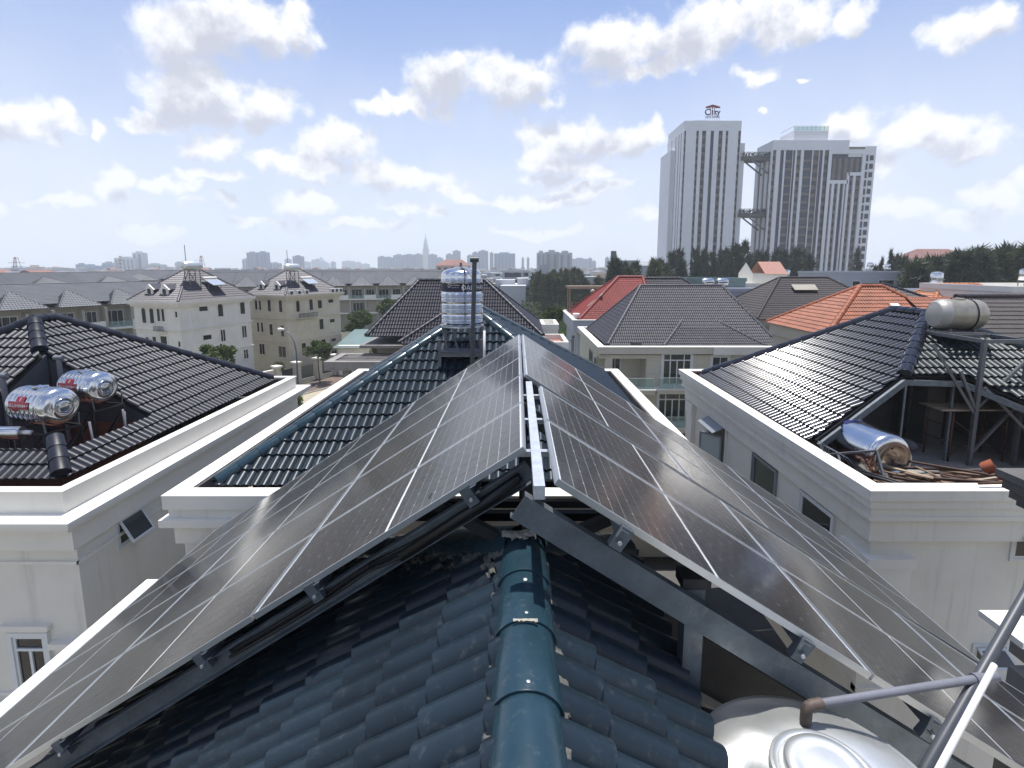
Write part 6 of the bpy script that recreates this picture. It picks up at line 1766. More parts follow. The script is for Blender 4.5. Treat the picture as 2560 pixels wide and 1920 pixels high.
lamp_post(-20.4, 45.5, 9.6, 165, 'curved street lamp with pale head in front of the cream villa')
# ================================================================ row houses
def row_house(i, label, P, ang, W, depth, ze, zr, tile, group, detail=True):
    t = thing('row_house', label, 'house', (*P, 0), ang, group)
    b = MB(); b.box(0, 1.4, 0, W, depth, ze - .1); b.box(0, .0, 0, .3, 1.4, ze - .4); b.box(W * .55, 0.0, 0, W * .55 + .3, 1.4, ze - .6); b.build('wall', 'beige_wall', t)
    b = MB(); b.box(.0, -.2, ze - 3.5, W, 1.4, ze - 3.2); b.box(0, -.1, ze - 6.9, W, 1.4, ze - 6.6); b.box(W * .55, -.2, ze - 3.2, W - .1, -.05, ze - 2.3); b.build('balcony', 'white_wall_clean', t)
    if detail:
        b = MB(); b.box(.3, -.18, ze - 3.2, W * .55, -.15, ze - 2.35); b.build('glass_panel', 'clear_glass', t)
        window(t, (.55, 1.4, ze - 3.15), (1, 0, 0), (0, -1, 0), W * .38, 2.2, 'row3', trim=.06)
        window(t, (W * .62, 1.4, ze - 3.15), (1, 0, 0), (0, -1, 0), W * .30, 2.2, 'row3', trim=.06)
        window(t, (.7, 1.4, ze - 6.5), (1, 0, 0), (0, -1, 0), W * .5, 2.3, 'row4', trim=.06)
    else:
        b = MB(); b.box(.5, 1.35, ze - 3.1, W * .5, 1.4, ze - .9); b.box(W * .62, 1.35, ze - 3.1, W * .9, 1.4, ze - .9); b.box(.6, 1.35, ze - 6.4, W * .6, 1.4, ze - 4.3); b.build('window', 'glass_dark', t)
    rf = Roof(t, tile, 'slate_dark_tile', lod='low', du=0.6, dv=0.36, budget=0, capr=0.10, caplen=0.8)
    rf.slope((0, -.3, ze), (W, -.3, ze), (0, depth / 2, zr), [(0, .6, ze + .2), (W, .6, ze + .2), (W, depth / 2, zr), (0, depth / 2, zr)])
    rf.slope((0, depth + .3, ze), (W, depth + .3, ze), (0, depth / 2, zr), [(0, depth + .3, ze), (W, depth + .3, ze), (W, depth / 2, zr), (0, depth / 2, zr)])
    rf.hip((0, depth / 2, zr + .02), (W, depth / 2, zr + .02))
    a0, a1 = W * .10, W * .92
    A, B_ = (W * .42, 2.2, ze + (zr - ze) * .72), (W * .42 + .3, 2.2, ze + (zr - ze) * .72)
    rf.slope((a0, -.5, ze), (a1, -.5, ze), A, [(a0, -.5, ze), (a1, -.5, ze), B_, A])
    rf.slope((a1, -.5, ze), (a1, 4, ze), B_, [(a1, -.5, ze), (a1, 2.2, ze), B_])
    rf.hip((a0, -.5, ze), A); rf.hip((a1, -.5, ze), B_)
    rf.finish()
    rf = Roof(t, 'slate_dark_tile', lod='low', du=0.6, dv=0.36, budget=0, name='shaded_slope')  # left side of the front hip: shade put into a darker tile colour
    rf.slope((a0, 4, ze), (a0, -.5, ze), A, [(a0, 2.2, ze), (a0, -.5, ze), A]); rf.finish()
    return t
nth = ['first', 'second', 'third', 'fourth', 'fifth', 'sixth', 'seventh', 'eighth', 'ninth', 'tenth', 'eleventh', 'twelfth']
d = Vector((14, 26)).normalized()
for i in range(6):
    P = Vector((-67, 48.5)) + d * (5.6 * i)
    row_house(i, 'grey roofed row house with balcony left of the white villa, %s from the left' % nth[i], P, math.atan2(d.y, d.x), 5.58, 11, 10.4, 13.2, 'slate_tile', 'row houses left of the villas')
d = Vector((66, 17)).normalized()
for i in range(11):
    P = Vector((-78, 112)) + d * (6.4 * i)
    row_house(i, 'pale grey roofed row house in the far terrace, %s from its left end' % nth[i], P, math.atan2(d.y, d.x), 6.38, 12, 11.0, 14.2, 'slate_tile', 'row houses of the far terrace', detail=i > 3)
for i in range(8):
    P = Vector((-120, 150)) + d * (13.0 * i)
    row_house(i, 'grey roof of the rearmost terrace beyond the far row, %s from its left end' % nth[i], P, math.atan2(d.y, d.x), 12.9, 14, 11.5, 14.4, 'slate_tile', 'roofs of the rearmost terrace', detail=False)
d = Vector((10, 26)).normalized()
for i in range(4):
    P = Vector((-108, 78)) + d * (12 * i)
    row_house(i, 'grey roof behind the left row houses, %s from the left' % nth[i], P, math.atan2(d.y, d.x), 11.9, 14, 11.2, 14.2, 'slate_tile', 'roofs behind the left row', detail=False)

# ================================================================ trees
def leaf_blob(n, rx, ry, rz, size, seed, clumps=14):
    r_ = random.Random(seed); m = MB(); c = []
    for k in range(clumps):
        a = r_.uniform(0, 6.28); e = r_.uniform(-.5, 1.0); q = r_.uniform(.35, .85)
        c.append((math.cos(a) * rx * q * math.cos(e), math.sin(a) * ry * q * math.cos(e), math.sin(e) * rz * q, r_.uniform(.28, .5)))
    for i in range(n):
        cx, cy, cz, q = c[i % clumps]
        while True:
            x, y, z = r_.uniform(-1, 1), r_.uniform(-1, 1), r_.uniform(-1, 1)
            if .25 < x * x + y * y + z * z < 1: break
        p = Vector((cx + x * rx * q, cy + y * ry * q, cz + z * rz * q))
        u = Vector((r_.gauss(0, 1), r_.gauss(0, 1), r_.gauss(0, .5))).normalized(); v = u.cross(Vector((r_.gauss(0, 1), r_.gauss(0, 1), r_.gauss(0, 1)))).normalized()
        s = size * r_.uniform(.6, 1.3)
        m.add([p - u * s, p - v * s * .45, p + u * s, p + v * s * .45], [(0, 1, 2, 3)])
    return m
def trunk_mesh(h, r, seed, limbs=6, spread=1.2):
    r_ = random.Random(seed); m = MB()
    m.tube([(0, 0, 0), (r_.uniform(-.1, .1), r_.uniform(-.1, .1), h * .5), (r_.uniform(-.15, .15), r_.uniform(-.15, .15), h)], r, 8, r1=r * .55)
    for k in range(limbs):
        a = r_.uniform(0, 6.28); z = h * r_.uniform(.7, 1.0)
        m.tube([(0, 0, z), (math.cos(a) * spread * .5, math.sin(a) * spread * .5, z + spread * .5), (math.cos(a) * spread, math.sin(a) * spread, z + spread * 1.1)], r * .4, 6, r1=r * .1)
    return m
BROAD = {}
for key, n, rr_, rz, sz, seed in (('a', 2600, 1.75, 1.35, .17, 1), ('b', 3000, 3.0, 2.5, .26, 2), ('c', 1500, 1.15, 1.0, .13, 3)):
    BROAD[key] = leaf_blob(n, rr_, rr_, rz, sz, seed).mesh('crown', 'leaf_green')
def broad_tree(x, y, kind, zc, label, group=None, s=1.0):
    t = thing('tree', label, 'tree', (x, y, 0.05), random.uniform(0, 6), group)
    put('crown', BROAD[kind], t, Matrix.Translation((0, 0, zc)) @ Matrix.Scale(s, 4))
    trunk_mesh(zc - .3, .09 if kind != 'b' else .18, int(x * 7), spread=.9 if kind != 'b' else 1.7).build('trunk', 'bark', t, smooth=True)
broad_tree(-33.2, 54.3, 'a', 5.6, 'leafy street tree before the white villa wall', s=1.15)
broad_tree(-26.2, 65.0, 'a', 4.4, 'round leafy street tree before the cream villa gates', s=1.1)
broad_tree(-30.6, 62.9, 'c', 2.6, 'small dark ornamental tree at the foot between both villas', s=.8)
broad_tree(-22.8, 41.5, 'c', 2.3, 'slim leafy shrub tree seen under the left house cornice', s=1.1)
broad_tree(-20.0, 42.5, 'c', 3.1, 'leafy shrub tree between the left house and the parapet', s=1.25)
broad_tree(-27.5, 86, 'b', 5.8, 'large spreading tree right of the cream villa')
broad_tree(-24.0, 97, 'b', 7.2, 'large tree behind the spreading one right of the cream villa')
broad_tree(-22.0, 82, 'b', 4.2, 'lower bushy tree beside the sheds right of the cream villa', s=.9)
broad_tree(-16.5, 60, 'c', 5.2, 'bushy tree behind the bare concrete pergola', s=1.4)
broad_tree(-15.0, 55, 'c', 3.6, 'low bush in front of the cream wall beside the concrete pergola', s=1.3)
broad_tree(5.4, 71, 'b', 8.6, 'round tree beside the timber pergola on the red roofed house', s=.55)
sh_ = thing('shed', 'low green metal roof shed behind the trees by the cream villa', 'shed', (-22, 73, 0))
m = MB(); m.box(-3.5, -3, 0, 5, 6, 4.4); m.build('wall', 'white_wall', sh_)
m = MB(); m.quad((-4, -3.5, 4.2), (5.5, -3.5, 4.2), (5.5, 6.5, 5.6), (-4, 6.5, 5.6)); m.build('roof', 'metal_roof_green', sh_)
def needle_tree(seed, h, n, w):
    """casuarina: drooping needle sprays on a thin upright cone"""
    r_ = random.Random(seed); m = MB(); nb = 46
    br = []
    for k in range(nb):
        t = (k + r_.random()) / nb; z = h * (.10 + .88 * t); L = w * (1 - t) ** .75 * r_.uniform(.5, 1.15) + .15
        br.append((z, r_.uniform(0, 6.28), L))
    for i in range(n):
        z, a, L = br[i % nb]; q = r_.random() ** .7
        a2 = a + r_.gauss(0, .22)
        p = Vector((math.cos(a2) * L * q, math.sin(a2) * L * q, z + L * q * .55 + r_.gauss(0, .15)))
        dd = Vector((math.cos(a2) * .5 + r_.gauss(0, .35), math.sin(a2) * .5 + r_.gauss(0, .35), r_.gauss(.25, .7))).normalized()
        s = dd.cross(Vector((r_.gauss(0, 1), r_.gauss(0, 1), r_.gauss(0, 1)))).normalized()
        l2 = r_.uniform(.5, 1.2); ww = r_.uniform(.05, .13)
        m.add([p - s * ww, p + s * ww, p + dd * l2], [(0, 1, 2)])
    return m.mesh('crown', 'needle')
NT = [needle_tree(11 + k, 10, 2600, 2.1 + .35 * k) for k in range(3)]
NTB = []
for me in NT:
    c = me.copy(); c.materials.clear(); c.materials.append(MATS['needle_brown']); NTB.append(c)
NTRUNK = MB().tube([(0, 0, 0), (.05, 0, 4), (0, .05, 9.6)], .16, 7, r1=.03).mesh('trunk', 'bark_dark', smooth=True)
tr_r = random.Random(9)
def pine(x, y, h, label, group, brown=False, wide=1.0):
    t = thing('casuarina_tree', label, 'tree', (x, y, 0), tr_r.uniform(0, 6.28), group)
    s = h / 10
    t.scale = (s * wide, s * wide, s)
    put('crown', (NTB if brown else NT)[tr_r.randrange(3)], t); put('trunk', NTRUNK, t)
for (px, ty, dep, wd) in ((1677, 634, 150, 1.0), (1696, 628, 155, .9), (1732, 627, 150, .8), (1755, 628, 165, 1.0), (1775, 636, 150, 1.0), (1797, 630, 160, .9), (1811, 626, 155, .8), (1832, 615, 150, 1.1), (1853, 608, 158, .9), (1868, 642, 150, 1.1), (1890, 630, 165, .9),
                          (1904, 634, 150, 1.0), (1933, 626, 160, .8), (1952, 630, 150, 1.1), (1980, 626, 155, 1.2), (1996, 628, 165, 1.1), (2015, 640, 150, 1.0), (2132, 628, 170, .7), (1700, 655, 140, 1.1), (1740, 655, 140, 1.0), (1820, 655, 140, 1.1), (1880, 660, 138, 1.0), (1985, 655, 140, 1.2)):
    X = (px - 1293) / 1250 * dep
    pine(X, dep, 15.5 + (667 - ty) * dep / 1262, 'dark casuarina tree in the row at the feet of the towers', 'casuarinas before the towers', wide=wd * .8)
for (px, ty, dep, wd) in ((2182, 668, 140, .8), (2195, 650, 140, .6), (2216, 632, 140, .7), (2228, 646, 140, .9), (2236, 640, 140, .7), (2252, 644, 140, .8), (2244, 655, 130, 1.0), (2225, 665, 128, 1.1), (2258, 660, 126, 1.0)):
    X = (px - 1293) / 1250 * dep
    pine(X, dep, 15.5 + (667 - ty) * dep / 1262, 'slender casuarina tree between the right tower and the dark grove', 'slender casuarinas', wide=wd * .7)
for k in range(64):
    f = tr_r.random(); px = 2275 + 300 * f; dep = tr_r.uniform(88, 125)
    top = (658 - 32 * min(1, max(0, (px - 2300) / 160))) + tr_r.uniform(-6, 26)
    X = (px - 1293) / 1250 * dep
    pine(X, dep, 15.5 + (667 - top) * dep / 1262, 'dark casuarina tree in the dense grove at the right', 'casuarina grove at the right', brown=k % 2 == 0, wide=tr_r.uniform(1.0, 1.5))
for k in range(66):
    px = tr_r.uniform(1330, 1530) if k < 46 else tr_r.uniform(1530, 1660); dep = tr_r.uniform(158, 205) if k < 46 else tr_r.uniform(125, 175)
    top = tr_r.uniform(672, 706) if k < 46 else tr_r.uniform(650, 690)
    X = (px - 1293) / 1250 * dep
    pine(X, dep, max(5, 15.5 + (667 - top) * dep / 1262), 'grey-green casuarina tree in the wood behind the red roof', 'casuarina wood in the middle', brown=k % 3 > 0, wide=tr_r.uniform(.8, 1.25))
scr = MB(); r_ = random.Random(4)
for k in range(9000):
    y = r_.uniform(152, 215); x = r_.uniform(.01, .24) * y; z = r_.random() ** 1.6 * 4.2
    u = Vector((r_.gauss(0, 1), r_.gauss(0, 1), r_.gauss(0, .6))).normalized(); v = u.cross(Vector((0, r_.gauss(0, 1), 1))).normalized(); s = r_.uniform(.25, .6); p = Vector((x, y, z))
    scr.add([p - u * s, p - v * s * .5, p + u * s, p + v * s * .5], [(0, 1, 2, 3)])
o = scr.build('undergrowth', 'leaf_dark'); o['kind'] = 'stuff'
gl_ = thing('globe_lamp', 'white globe garden lamp in the green meadow', 'garden lamp', (9.2, 62, 0))
m = MB(); m.tube([(0, 0, 0), (0, 0, 5.3)], .06, 8); m.build('pole', 'white_wall_clean', gl_)
m = MB(); m.lathe([(0, 5.2), (.3, 5.3), (.42, 5.6), (.3, 5.95), (0, 6.05)], 14); m.build('globe', 'white_wall_clean', gl_, smooth=True)

# ================================================================ the two towers
FLH = 3.5
def tower(label, x0, x1, y0, depth, H, strips, group, piers=None, beige='tower_beige'):
    t = thing('tower_block', label, 'tower block', ((x0 + x1) / 2, y0 + depth / 2, 0), 0, group)
    off = ((x0 + x1) / 2, y0 + depth / 2, 0)
    b = MB(); b.box(x0 + .1, y0 + .5, 0, x1 - .1, y0 + depth, H - 2.5); b.build('core', beige, t, off=off)
    return t, off
T1, o1 = tower('left white tower block with narrow dark window strips and roof sign', 69.8, 95.3, 214, 22, 78.3, None, 'twin tower blocks')
def piers_(t, off, x0, y0, spans, W, z0, z1, name='pier', mat='tower_white', dep=.5):
    """white wall fields between the strips given as (from, to)"""
    last = 0
    for a, b_ in list(spans) + [(W, W)]:
        if a > last + .01:
            m = MB(); m.box(x0 + last, y0, z0, x0 + a, y0 + dep + .02, z1); m.build(name, mat, t, off=off)
        last = b_
WM = {}
def win_grid(t, off, cols, y, zs, mat='tower_glass', n=(0, -1, 0), name='window'):
    """same window repeated floor by floor; cols = (x, width, height, sill)"""
    for (x, w, h, sill) in cols:
        key = (round(w, 2), h, n, mat)
        if key not in WM:
            m = MB()
            if n == (0, -1, 0): m.box(0, -.06, 0, w, .0, h); m.box(-.06, -.12, -.1, w + .06, 0, -.02)
            else: m.box(-.06, 0, 0, 0, w, h); m.box(-.12, -.06, -.1, 0, w + .06, -.02)
            WM[key] = m.mesh('window', mat)
        for z in zs:
            put(name, WM[key], t, Matrix.Translation((x - off[0], y - off[1], z + sill)))
S1 = [(0.0, .9), (5.5, 6.6), (8.1, 9.9), (11.9, 13.4), (15.5, 17.3), (18.7, 19.8), (24.3, 25.4)]
piers_(T1, o1, 69.8, 214, S1, 25.5, 0, 74.6)
m = MB(); m.box(69.8, 214, 74.6, 95.3, 236, 78.0); m.ring(69.8, 214, 95.3, 236, .4, 78.0, 78.7); m.box(73.8, 213.9, 77.0, 79.3, 214, 78.8); m.box(87, 213.9, 76.4, 90.8, 214, 78.6); m.build('crown', 'tower_white', T1, off=o1)
zs = [2 + FLH * k for k in range(21)]
win_grid(T1, o1, [(69.8 + a + .05, b_ - a - .1, 1.9, 1.0) for i, (a, b_) in enumerate(S1) if i != 3], 214.5, zs)
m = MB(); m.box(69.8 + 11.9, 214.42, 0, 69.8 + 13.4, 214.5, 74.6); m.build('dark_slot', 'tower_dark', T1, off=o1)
# left flank
for (a, b_) in ((0, 2.0), (3.2, 5.0), (6.2, 9.0), (10.2, 15), (16, 22)):
    m = MB(); m.box(69.5, 214 + a, 0, 69.92, 214 + b_, 74.6); m.build('pier', 'tower_white', T1, off=o1)
win_grid(T1, o1, [(69.9, 1.0, 1.9, 1.0)], 216.1, zs, n=(-1, 0, 0)); win_grid(T1, o1, [(69.9, 1.0, 1.9, 1.0)], 219.1, zs, n=(-1, 0, 0)); win_grid(T1, o1, [(69.9, 1.0, 1.9, 1.0)], 223.1, zs, n=(-1, 0, 0))
m = MB(); m.box(95.3, 217, 0, 98.8, 234, 70.2); m.build('side_wing', 'tower_white', T1, off=o1)
m = MB(); m.box(67.6, 225, 0, 69.9, 240, 69.0); m.build('rear_wing', 'tower_white', T1, off=o1)
T2, o2 = tower('right tower block with beige window strips and a stepped white frame', 109.6, 154.6, 214, 14, 70, None, 'twin tower blocks')
q = .0549
def cx(c): return (c - 1150) * q
S2 = [(cx(1150), cx(1180)), (cx(1213), cx(1242)), (cx(1255), cx(1312)), (cx(1315), cx(1332)), (cx(1345), cx(1378)), (cx(1400), cx(1468)), (cx(1475), cx(1522)), (cx(1525), cx(1552)), (cx(1565), cx(1597))]
piers_(T2, o2, 109.6, 214, S2, cx(1610), 0, 66.0)
m = MB(); m.box(109.6, 214, 66.0, 109.6 + cx(1755), 228, 69.4); m.ring(109.6, 214, 109.6 + cx(1755), 228, .4, 69.4, 70.1); m.box(109.6 + cx(1755), 214, 63.2, 109.6 + cx(1880), 228, 65.2); m.build('crown', 'tower_white', T2, off=o2)
m = MB(); m.box(119.4, 216, 70, 134.5, 227, 74.6); m.build('penthouse', 'tower_white', T2, off=o2)
m = MB(); m.box(119.4, 216, 76.4, 134.5, 216.15, 76.5); m.box(119.4, 216, 76.4, 119.55, 227, 76.5)
for k in range(9): m.box(119.4 + 1.88 * k, 216, 74.6, 119.5 + 1.88 * k, 216.1, 76.4)
m.build('roof_railing', 'galv', T2, off=o2, kind='stuff')
m = MB(); m.box(119.6, 216.05, 74.7, 134.3, 216.1, 76.2); m.build('glass_screen', 'clear_glass', T2, off=o2)
# the stepped frame on the right half
fx = lambda c: 109.6 + cx(c)
zz = lambda cy: 15.5 + (667 - (220 + cy * .3165)) * 217 / 1262
for (a, b_, c_, d_) in ((1597, 480, 1622, 1480), (1622, 480, 1868, 515), (1868, 480, 1890, 1480), (1622, 715, 1765, 742), (1765, 655, 1868, 680), (1758, 655, 1775, 1480), (1640, 742, 1660, 1480), (1690, 742, 1705, 1480), (1735, 742, 1745, 1480), (1808, 680, 1826, 1480)):
    m = MB(); m.box(fx(a), 213.7, max(0, zz(d_)), fx(c_), 214.55, zz(b_)); m.build('frame', 'tower_white', T2, off=o2)
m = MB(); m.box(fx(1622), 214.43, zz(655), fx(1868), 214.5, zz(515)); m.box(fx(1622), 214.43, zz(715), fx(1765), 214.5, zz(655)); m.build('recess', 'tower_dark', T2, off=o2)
for j in range(5):
    for i in range(5):
        if j >= 3 and i >= 3: continue
        z_ = zz(545 + 40 * j)
        m = MB(); m.box(fx(1640 + 47 * i), 214.36, z_ - 2.2, fx(1662 + 47 * i), 214.43, z_); m.build('panel', 'tower_beige', T2, off=o2)
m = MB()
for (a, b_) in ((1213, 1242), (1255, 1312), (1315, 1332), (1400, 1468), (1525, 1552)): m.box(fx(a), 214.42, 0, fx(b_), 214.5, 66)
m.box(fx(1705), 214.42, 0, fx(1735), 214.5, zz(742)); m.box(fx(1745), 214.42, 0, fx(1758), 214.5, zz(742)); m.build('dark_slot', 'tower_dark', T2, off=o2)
zs2 = [1.5 + FLH * k for k in range(18)]
win_grid(T2, o2, [(fx(a) + .1, (b_ - a) * q - .2, 1.7, 1.0) for a, b_ in ((1150, 1180), (1345, 1378), (1475, 1522), (1565, 1597))], 214.5, zs2)
win_grid(T2, o2, [(fx(a) + .1, (b_ - a) * q - .2, 1.7, 1.0) for a, b_ in ((1622, 1640), (1662, 1690))], 214.5, zs2[:14])
win_grid(T2, o2, [(fx(a) + .1, (b_ - a) * q - .2, 1.7, 1.0) for a, b_ in ((1776, 1807), (1828, 1866))], 214.5, zs2[:16])
win_grid(T2, o2, [(fx(a) + .2, (b_ - a) * q - .4, .9, 0.2) for a, b_ in ((1255, 1312), (1400, 1468))], 214.43, zs2, mat='tower_beige', name='balcony_front')
m = MB(); m.box(fx(1890), 213.9, 0, fx(1972), 228, 67.6); m.build('end_wing', 'tower_white', T2, off=o2)
win_grid(T2, o2, [(fx(1897), .9, 2.6, .4), (fx(1925), 1.7, 2.0, .8)], 213.9, zs2)
for (a, b_) in ((0, 1.2), (3.0, 5.0), (7, 9), (11, 14)):
    m = MB(); m.box(109.3, 214 + a, 0, 109.75, 214 + b_, 66.0); m.build('pier', 'tower_white', T2, off=o2)
win_grid(T2, o2, [(109.7, 1.4, 1.8, 1.0)], 215.4, zs2, n=(-1, 0, 0)); win_grid(T2, o2, [(109.7, 1.4, 1.8, 1.0)], 219.3, zs2, n=(-1, 0, 0))
for k, (z0, z1) in enumerate(((59.4, 62.6), (36.4, 39.4))):
    t = thing('sky_bridge', ['upper planted sky bridge between both tower blocks', 'lower planted sky bridge between both tower blocks'][k], 'bridge', (99.3, 219, z0)); t.scale = (1.12, 1, 1)
    m = MB(); m.box(-5.2, -3, 0, 5.2, 3, 1.6); m.build('deck', 'concrete_dark', t)
    for s in (-2.6, 2.6):
        m = MB(); m.bar((-1.5, s, 0), (4.8, s, -5.2), .5); m.build('strut', 'grey_steel', t)
        m = MB(); m.bar((-5.2, s * 1.1, 3.3), (5.2, s * 1.1, 3.3), .12); m.build('handrail', 'galv', t)
    pm = MB(); r_ = random.Random(k)
    for i in range(500):
        p = Vector((r_.uniform(-5, 5), r_.choice((-2.9, -2.6, 2.6)) + r_.uniform(-.4, .3), 1.5 + r_.random() * 1.6)); u = Vector((r_.gauss(0, 1), r_.gauss(0, 1), r_.gauss(0, 1))).normalized() * .35; v = Vector((r_.gauss(0, 1), r_.gauss(0, 1), r_.gauss(0, 1))).normalized() * .2
        pm.add([p - u, p - v, p + u, p + v], [(0, 1, 2, 3)])
    pm.build('planting', 'plant_dark', t, kind='stuff')
T1.location.x = 79.9; T1.scale = (.914, 1, .946)
T2.location.x = 126.15; T2.scale = (.94, 1, .954)
sg = thing('roof_sign', 'dark rooftop sign reading City under a small roof shape on the left tower', 'sign', (79.8, 215, 74.4))
flat_text('C', 3.4, (-2.05, 0, 2.55), (1, 0, 0), (0, 0, 1), 'sign_navy', sg, depth=.12, name='letter', bold=.06)
m = MB(); m.box(-.95, -.12, 2.55, -.72, .12, 5.2); m.build('house_post', 'sign_red', sg)
m = MB(); m.box(.55, -.12, 2.55, .78, .12, 5.2); m.build('house_post', 'sign_red', sg)
m = MB(); m.box(-.32, -.12, 2.55, .18, .12, 4.55); m.build('letter', 'sign_navy', sg)
m = MB(); m.lathe([(.0, -.1), (.3, -.1), (.3, .1), (0, .1)], 14, (-.07, 0, 5.15), axis='Y'); m.build('letter_dot', 'sign_red', sg)
flat_text('ty', 3.0, (2.0, 0, 2.75), (1, 0, 0), (0, 0, 1), 'sign_navy', sg, depth=.12, name='letter', bold=.06)
m = MB(); m.xprism([(-2.9, 5.2), (-2.9, 5.75), (-.1, 6.6), (3.0, 5.75), (3.0, 5.2), (1.0, 5.2), (.6, 5.5), (-.8, 5.5), (-1.2, 5.2)], (0, -.12, 0), (1, 0, 0), (0, 0, 1), (0, 1, 0), .24); m.build('roof_emblem', 'sign_red', sg)
flat_text('GATE TOWERS', .82, (.1, 0, 1.55), (1, 0, 0), (0, 0, 1), 'sign_navy', sg, depth=.1, name='lettering')
m = MB()
for k in range(7): m.bar((-2.8 + k * .95, .2, 0), (-2.8 + k * .95, .2, 2.4), .08)
m.bar((-2.9, .2, 1.45), (3.1, .2, 1.45), .08); m.bar((-2.9, .2, 2.4), (3.1, .2, 2.4), .08); m.build('sign_frame', 'galv', sg, kind='stuff')

# ================================================================ skyline
def at(px, py, dep):
    return (px - 1293) / 1250 * dep, 15.5 + (667 - py) * dep / 1262
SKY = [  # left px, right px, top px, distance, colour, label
 (0, 66, 683, 700, 'far_haze_blue', 'bluish apartment slab at the left end of the skyline'),
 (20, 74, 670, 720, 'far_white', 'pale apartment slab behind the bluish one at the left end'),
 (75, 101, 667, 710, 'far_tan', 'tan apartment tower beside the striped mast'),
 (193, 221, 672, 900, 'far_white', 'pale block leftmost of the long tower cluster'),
 (200, 216, 661, 930, 'far_haze_blue', 'narrow blue top rising behind the leftmost pale block'),
 (220, 245, 664, 920, 'far_haze_blue', 'blue tower second in the long cluster'),
 (246, 300, 666, 950, 'far_haze_blue', 'wide blue slab in the middle of the long cluster'),
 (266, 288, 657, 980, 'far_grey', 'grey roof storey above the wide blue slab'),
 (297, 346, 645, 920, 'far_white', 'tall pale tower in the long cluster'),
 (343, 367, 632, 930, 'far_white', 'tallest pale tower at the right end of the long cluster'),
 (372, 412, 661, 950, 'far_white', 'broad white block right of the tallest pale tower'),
 (418, 425, 667, 1500, 'far_haze_blue', 'thin pale tower in the gap left of the villa'),
 (446, 458, 656, 1400, 'far_haze_blue', 'slim blue tower just left of the white villa roof'),
 (460, 473, 655, 1400, 'far_haze_blue', 'slim blue tower above the white villa roof peak'),
 (475, 482, 658, 1450, 'far_haze_blue', 'thin blue tower behind the water heater'),
 (488, 501, 654, 1400, 'far_haze_blue', 'slim blue tower right of the white villa roof peak'),
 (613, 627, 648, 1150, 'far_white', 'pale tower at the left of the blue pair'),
 (625, 649, 632, 1100, 'far_haze_blue', 'left one of the tall blue pair between the villas'),
 (651, 675, 631, 1100, 'far_haze_blue', 'right one of the tall blue pair between the villas'),
 (674, 680, 656, 1200, 'far_haze_blue', 'narrow blue tower hugging the right side of the pair'),
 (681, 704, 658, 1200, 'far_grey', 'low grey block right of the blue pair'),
 (718, 731, 648, 1700, 'far_haze_blue', 'faint stepped tower above the cream villa'),
 (738, 761, 641, 1200, 'far_haze_blue', 'solid blue tower above the cream villa roof'),
 (763, 780, 655, 2000, 'far_haze_blue', 'faint low tower right of the solid blue one'),
 (784, 791, 650, 2200, 'far_haze_blue', 'faint thin tower before the pointed one'),
 (793, 804, 648, 2200, 'far_haze_blue', 'faint stepped tower next to the pointed one'),
 (816, 826, 657, 2200, 'far_haze_blue', 'faint low tower right of the pointed one'),
 (831, 842, 655, 2000, 'far_haze_blue', 'pale square tower before the long low massif'),
 (859, 888, 653, 2300, 'far_haze_blue', 'faint wide massif left of the spire cluster'),
 (892, 906, 656, 2300, 'far_haze_blue', 'faint low pair of towers left of the spire cluster'),
 (908, 926, 660, 2300, 'far_haze_blue', 'faint low block left of the spire cluster'),
 (948, 968, 642, 1500, 'far_haze_blue', 'pale tower at the left end of the spire cluster'),
 (964, 986, 644, 1450, 'far_haze_blue', 'blue slab second in the spire cluster'),
 (987, 1013, 638, 1450, 'far_haze_blue', 'blue slab third in the spire cluster'),
 (1012, 1041, 637, 1500, 'far_haze_blue', 'broad blue slab left of the spire'),
 (1039, 1058, 636, 1480, 'far_haze_blue', 'blue slab next to the spire'),
 (1073, 1094, 637, 1500, 'far_haze_blue', 'pale slab right of the spire'),
 (1093, 1109, 645, 1500, 'far_haze_blue', 'low slab at the right end of the spire cluster'),
 (1117, 1133, 636, 1400, 'far_haze_blue', 'left tower of the pair above the tan roof'),
 (1134, 1152, 628, 1400, 'far_haze_blue', 'right tower of the pair above the tan roof'),
 (1169, 1184, 639, 1300, 'far_haze_blue', 'left step of the triple tower behind the vent pipe'),
 (1182, 1197, 632, 1300, 'far_haze_blue', 'middle step of the triple tower behind the vent pipe'),
 (1197, 1221, 628, 1250, 'far_haze_blue', 'highest step of the triple tower behind the vent pipe'),
 (1225, 1234, 633, 1250, 'far_haze_blue', 'slim tower left of the broad blue slab'),
 (1236, 1288, 634, 1100, 'far_haze_blue', 'broad dark blue slab right of the vent pipe'),
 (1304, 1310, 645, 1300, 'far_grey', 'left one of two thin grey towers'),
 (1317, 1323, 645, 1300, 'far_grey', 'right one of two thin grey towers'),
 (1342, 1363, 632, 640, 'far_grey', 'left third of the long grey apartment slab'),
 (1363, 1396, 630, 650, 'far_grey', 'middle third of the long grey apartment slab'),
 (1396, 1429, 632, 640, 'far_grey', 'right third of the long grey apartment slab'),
 (1430, 1467, 647, 1400, 'far_haze_blue', 'pale blue slab right of the grey apartment slab'),
 (1469, 1478, 646, 1400, 'far_haze_blue', 'slim blue tower right of the pale blue slab'),
 (1479, 1488, 653, 1400, 'far_haze_blue', 'low blue block before the factory'),
 (1513, 1521, 645, 1000, 'far_grey', 'slim grey tower left of the factory roof'),
]
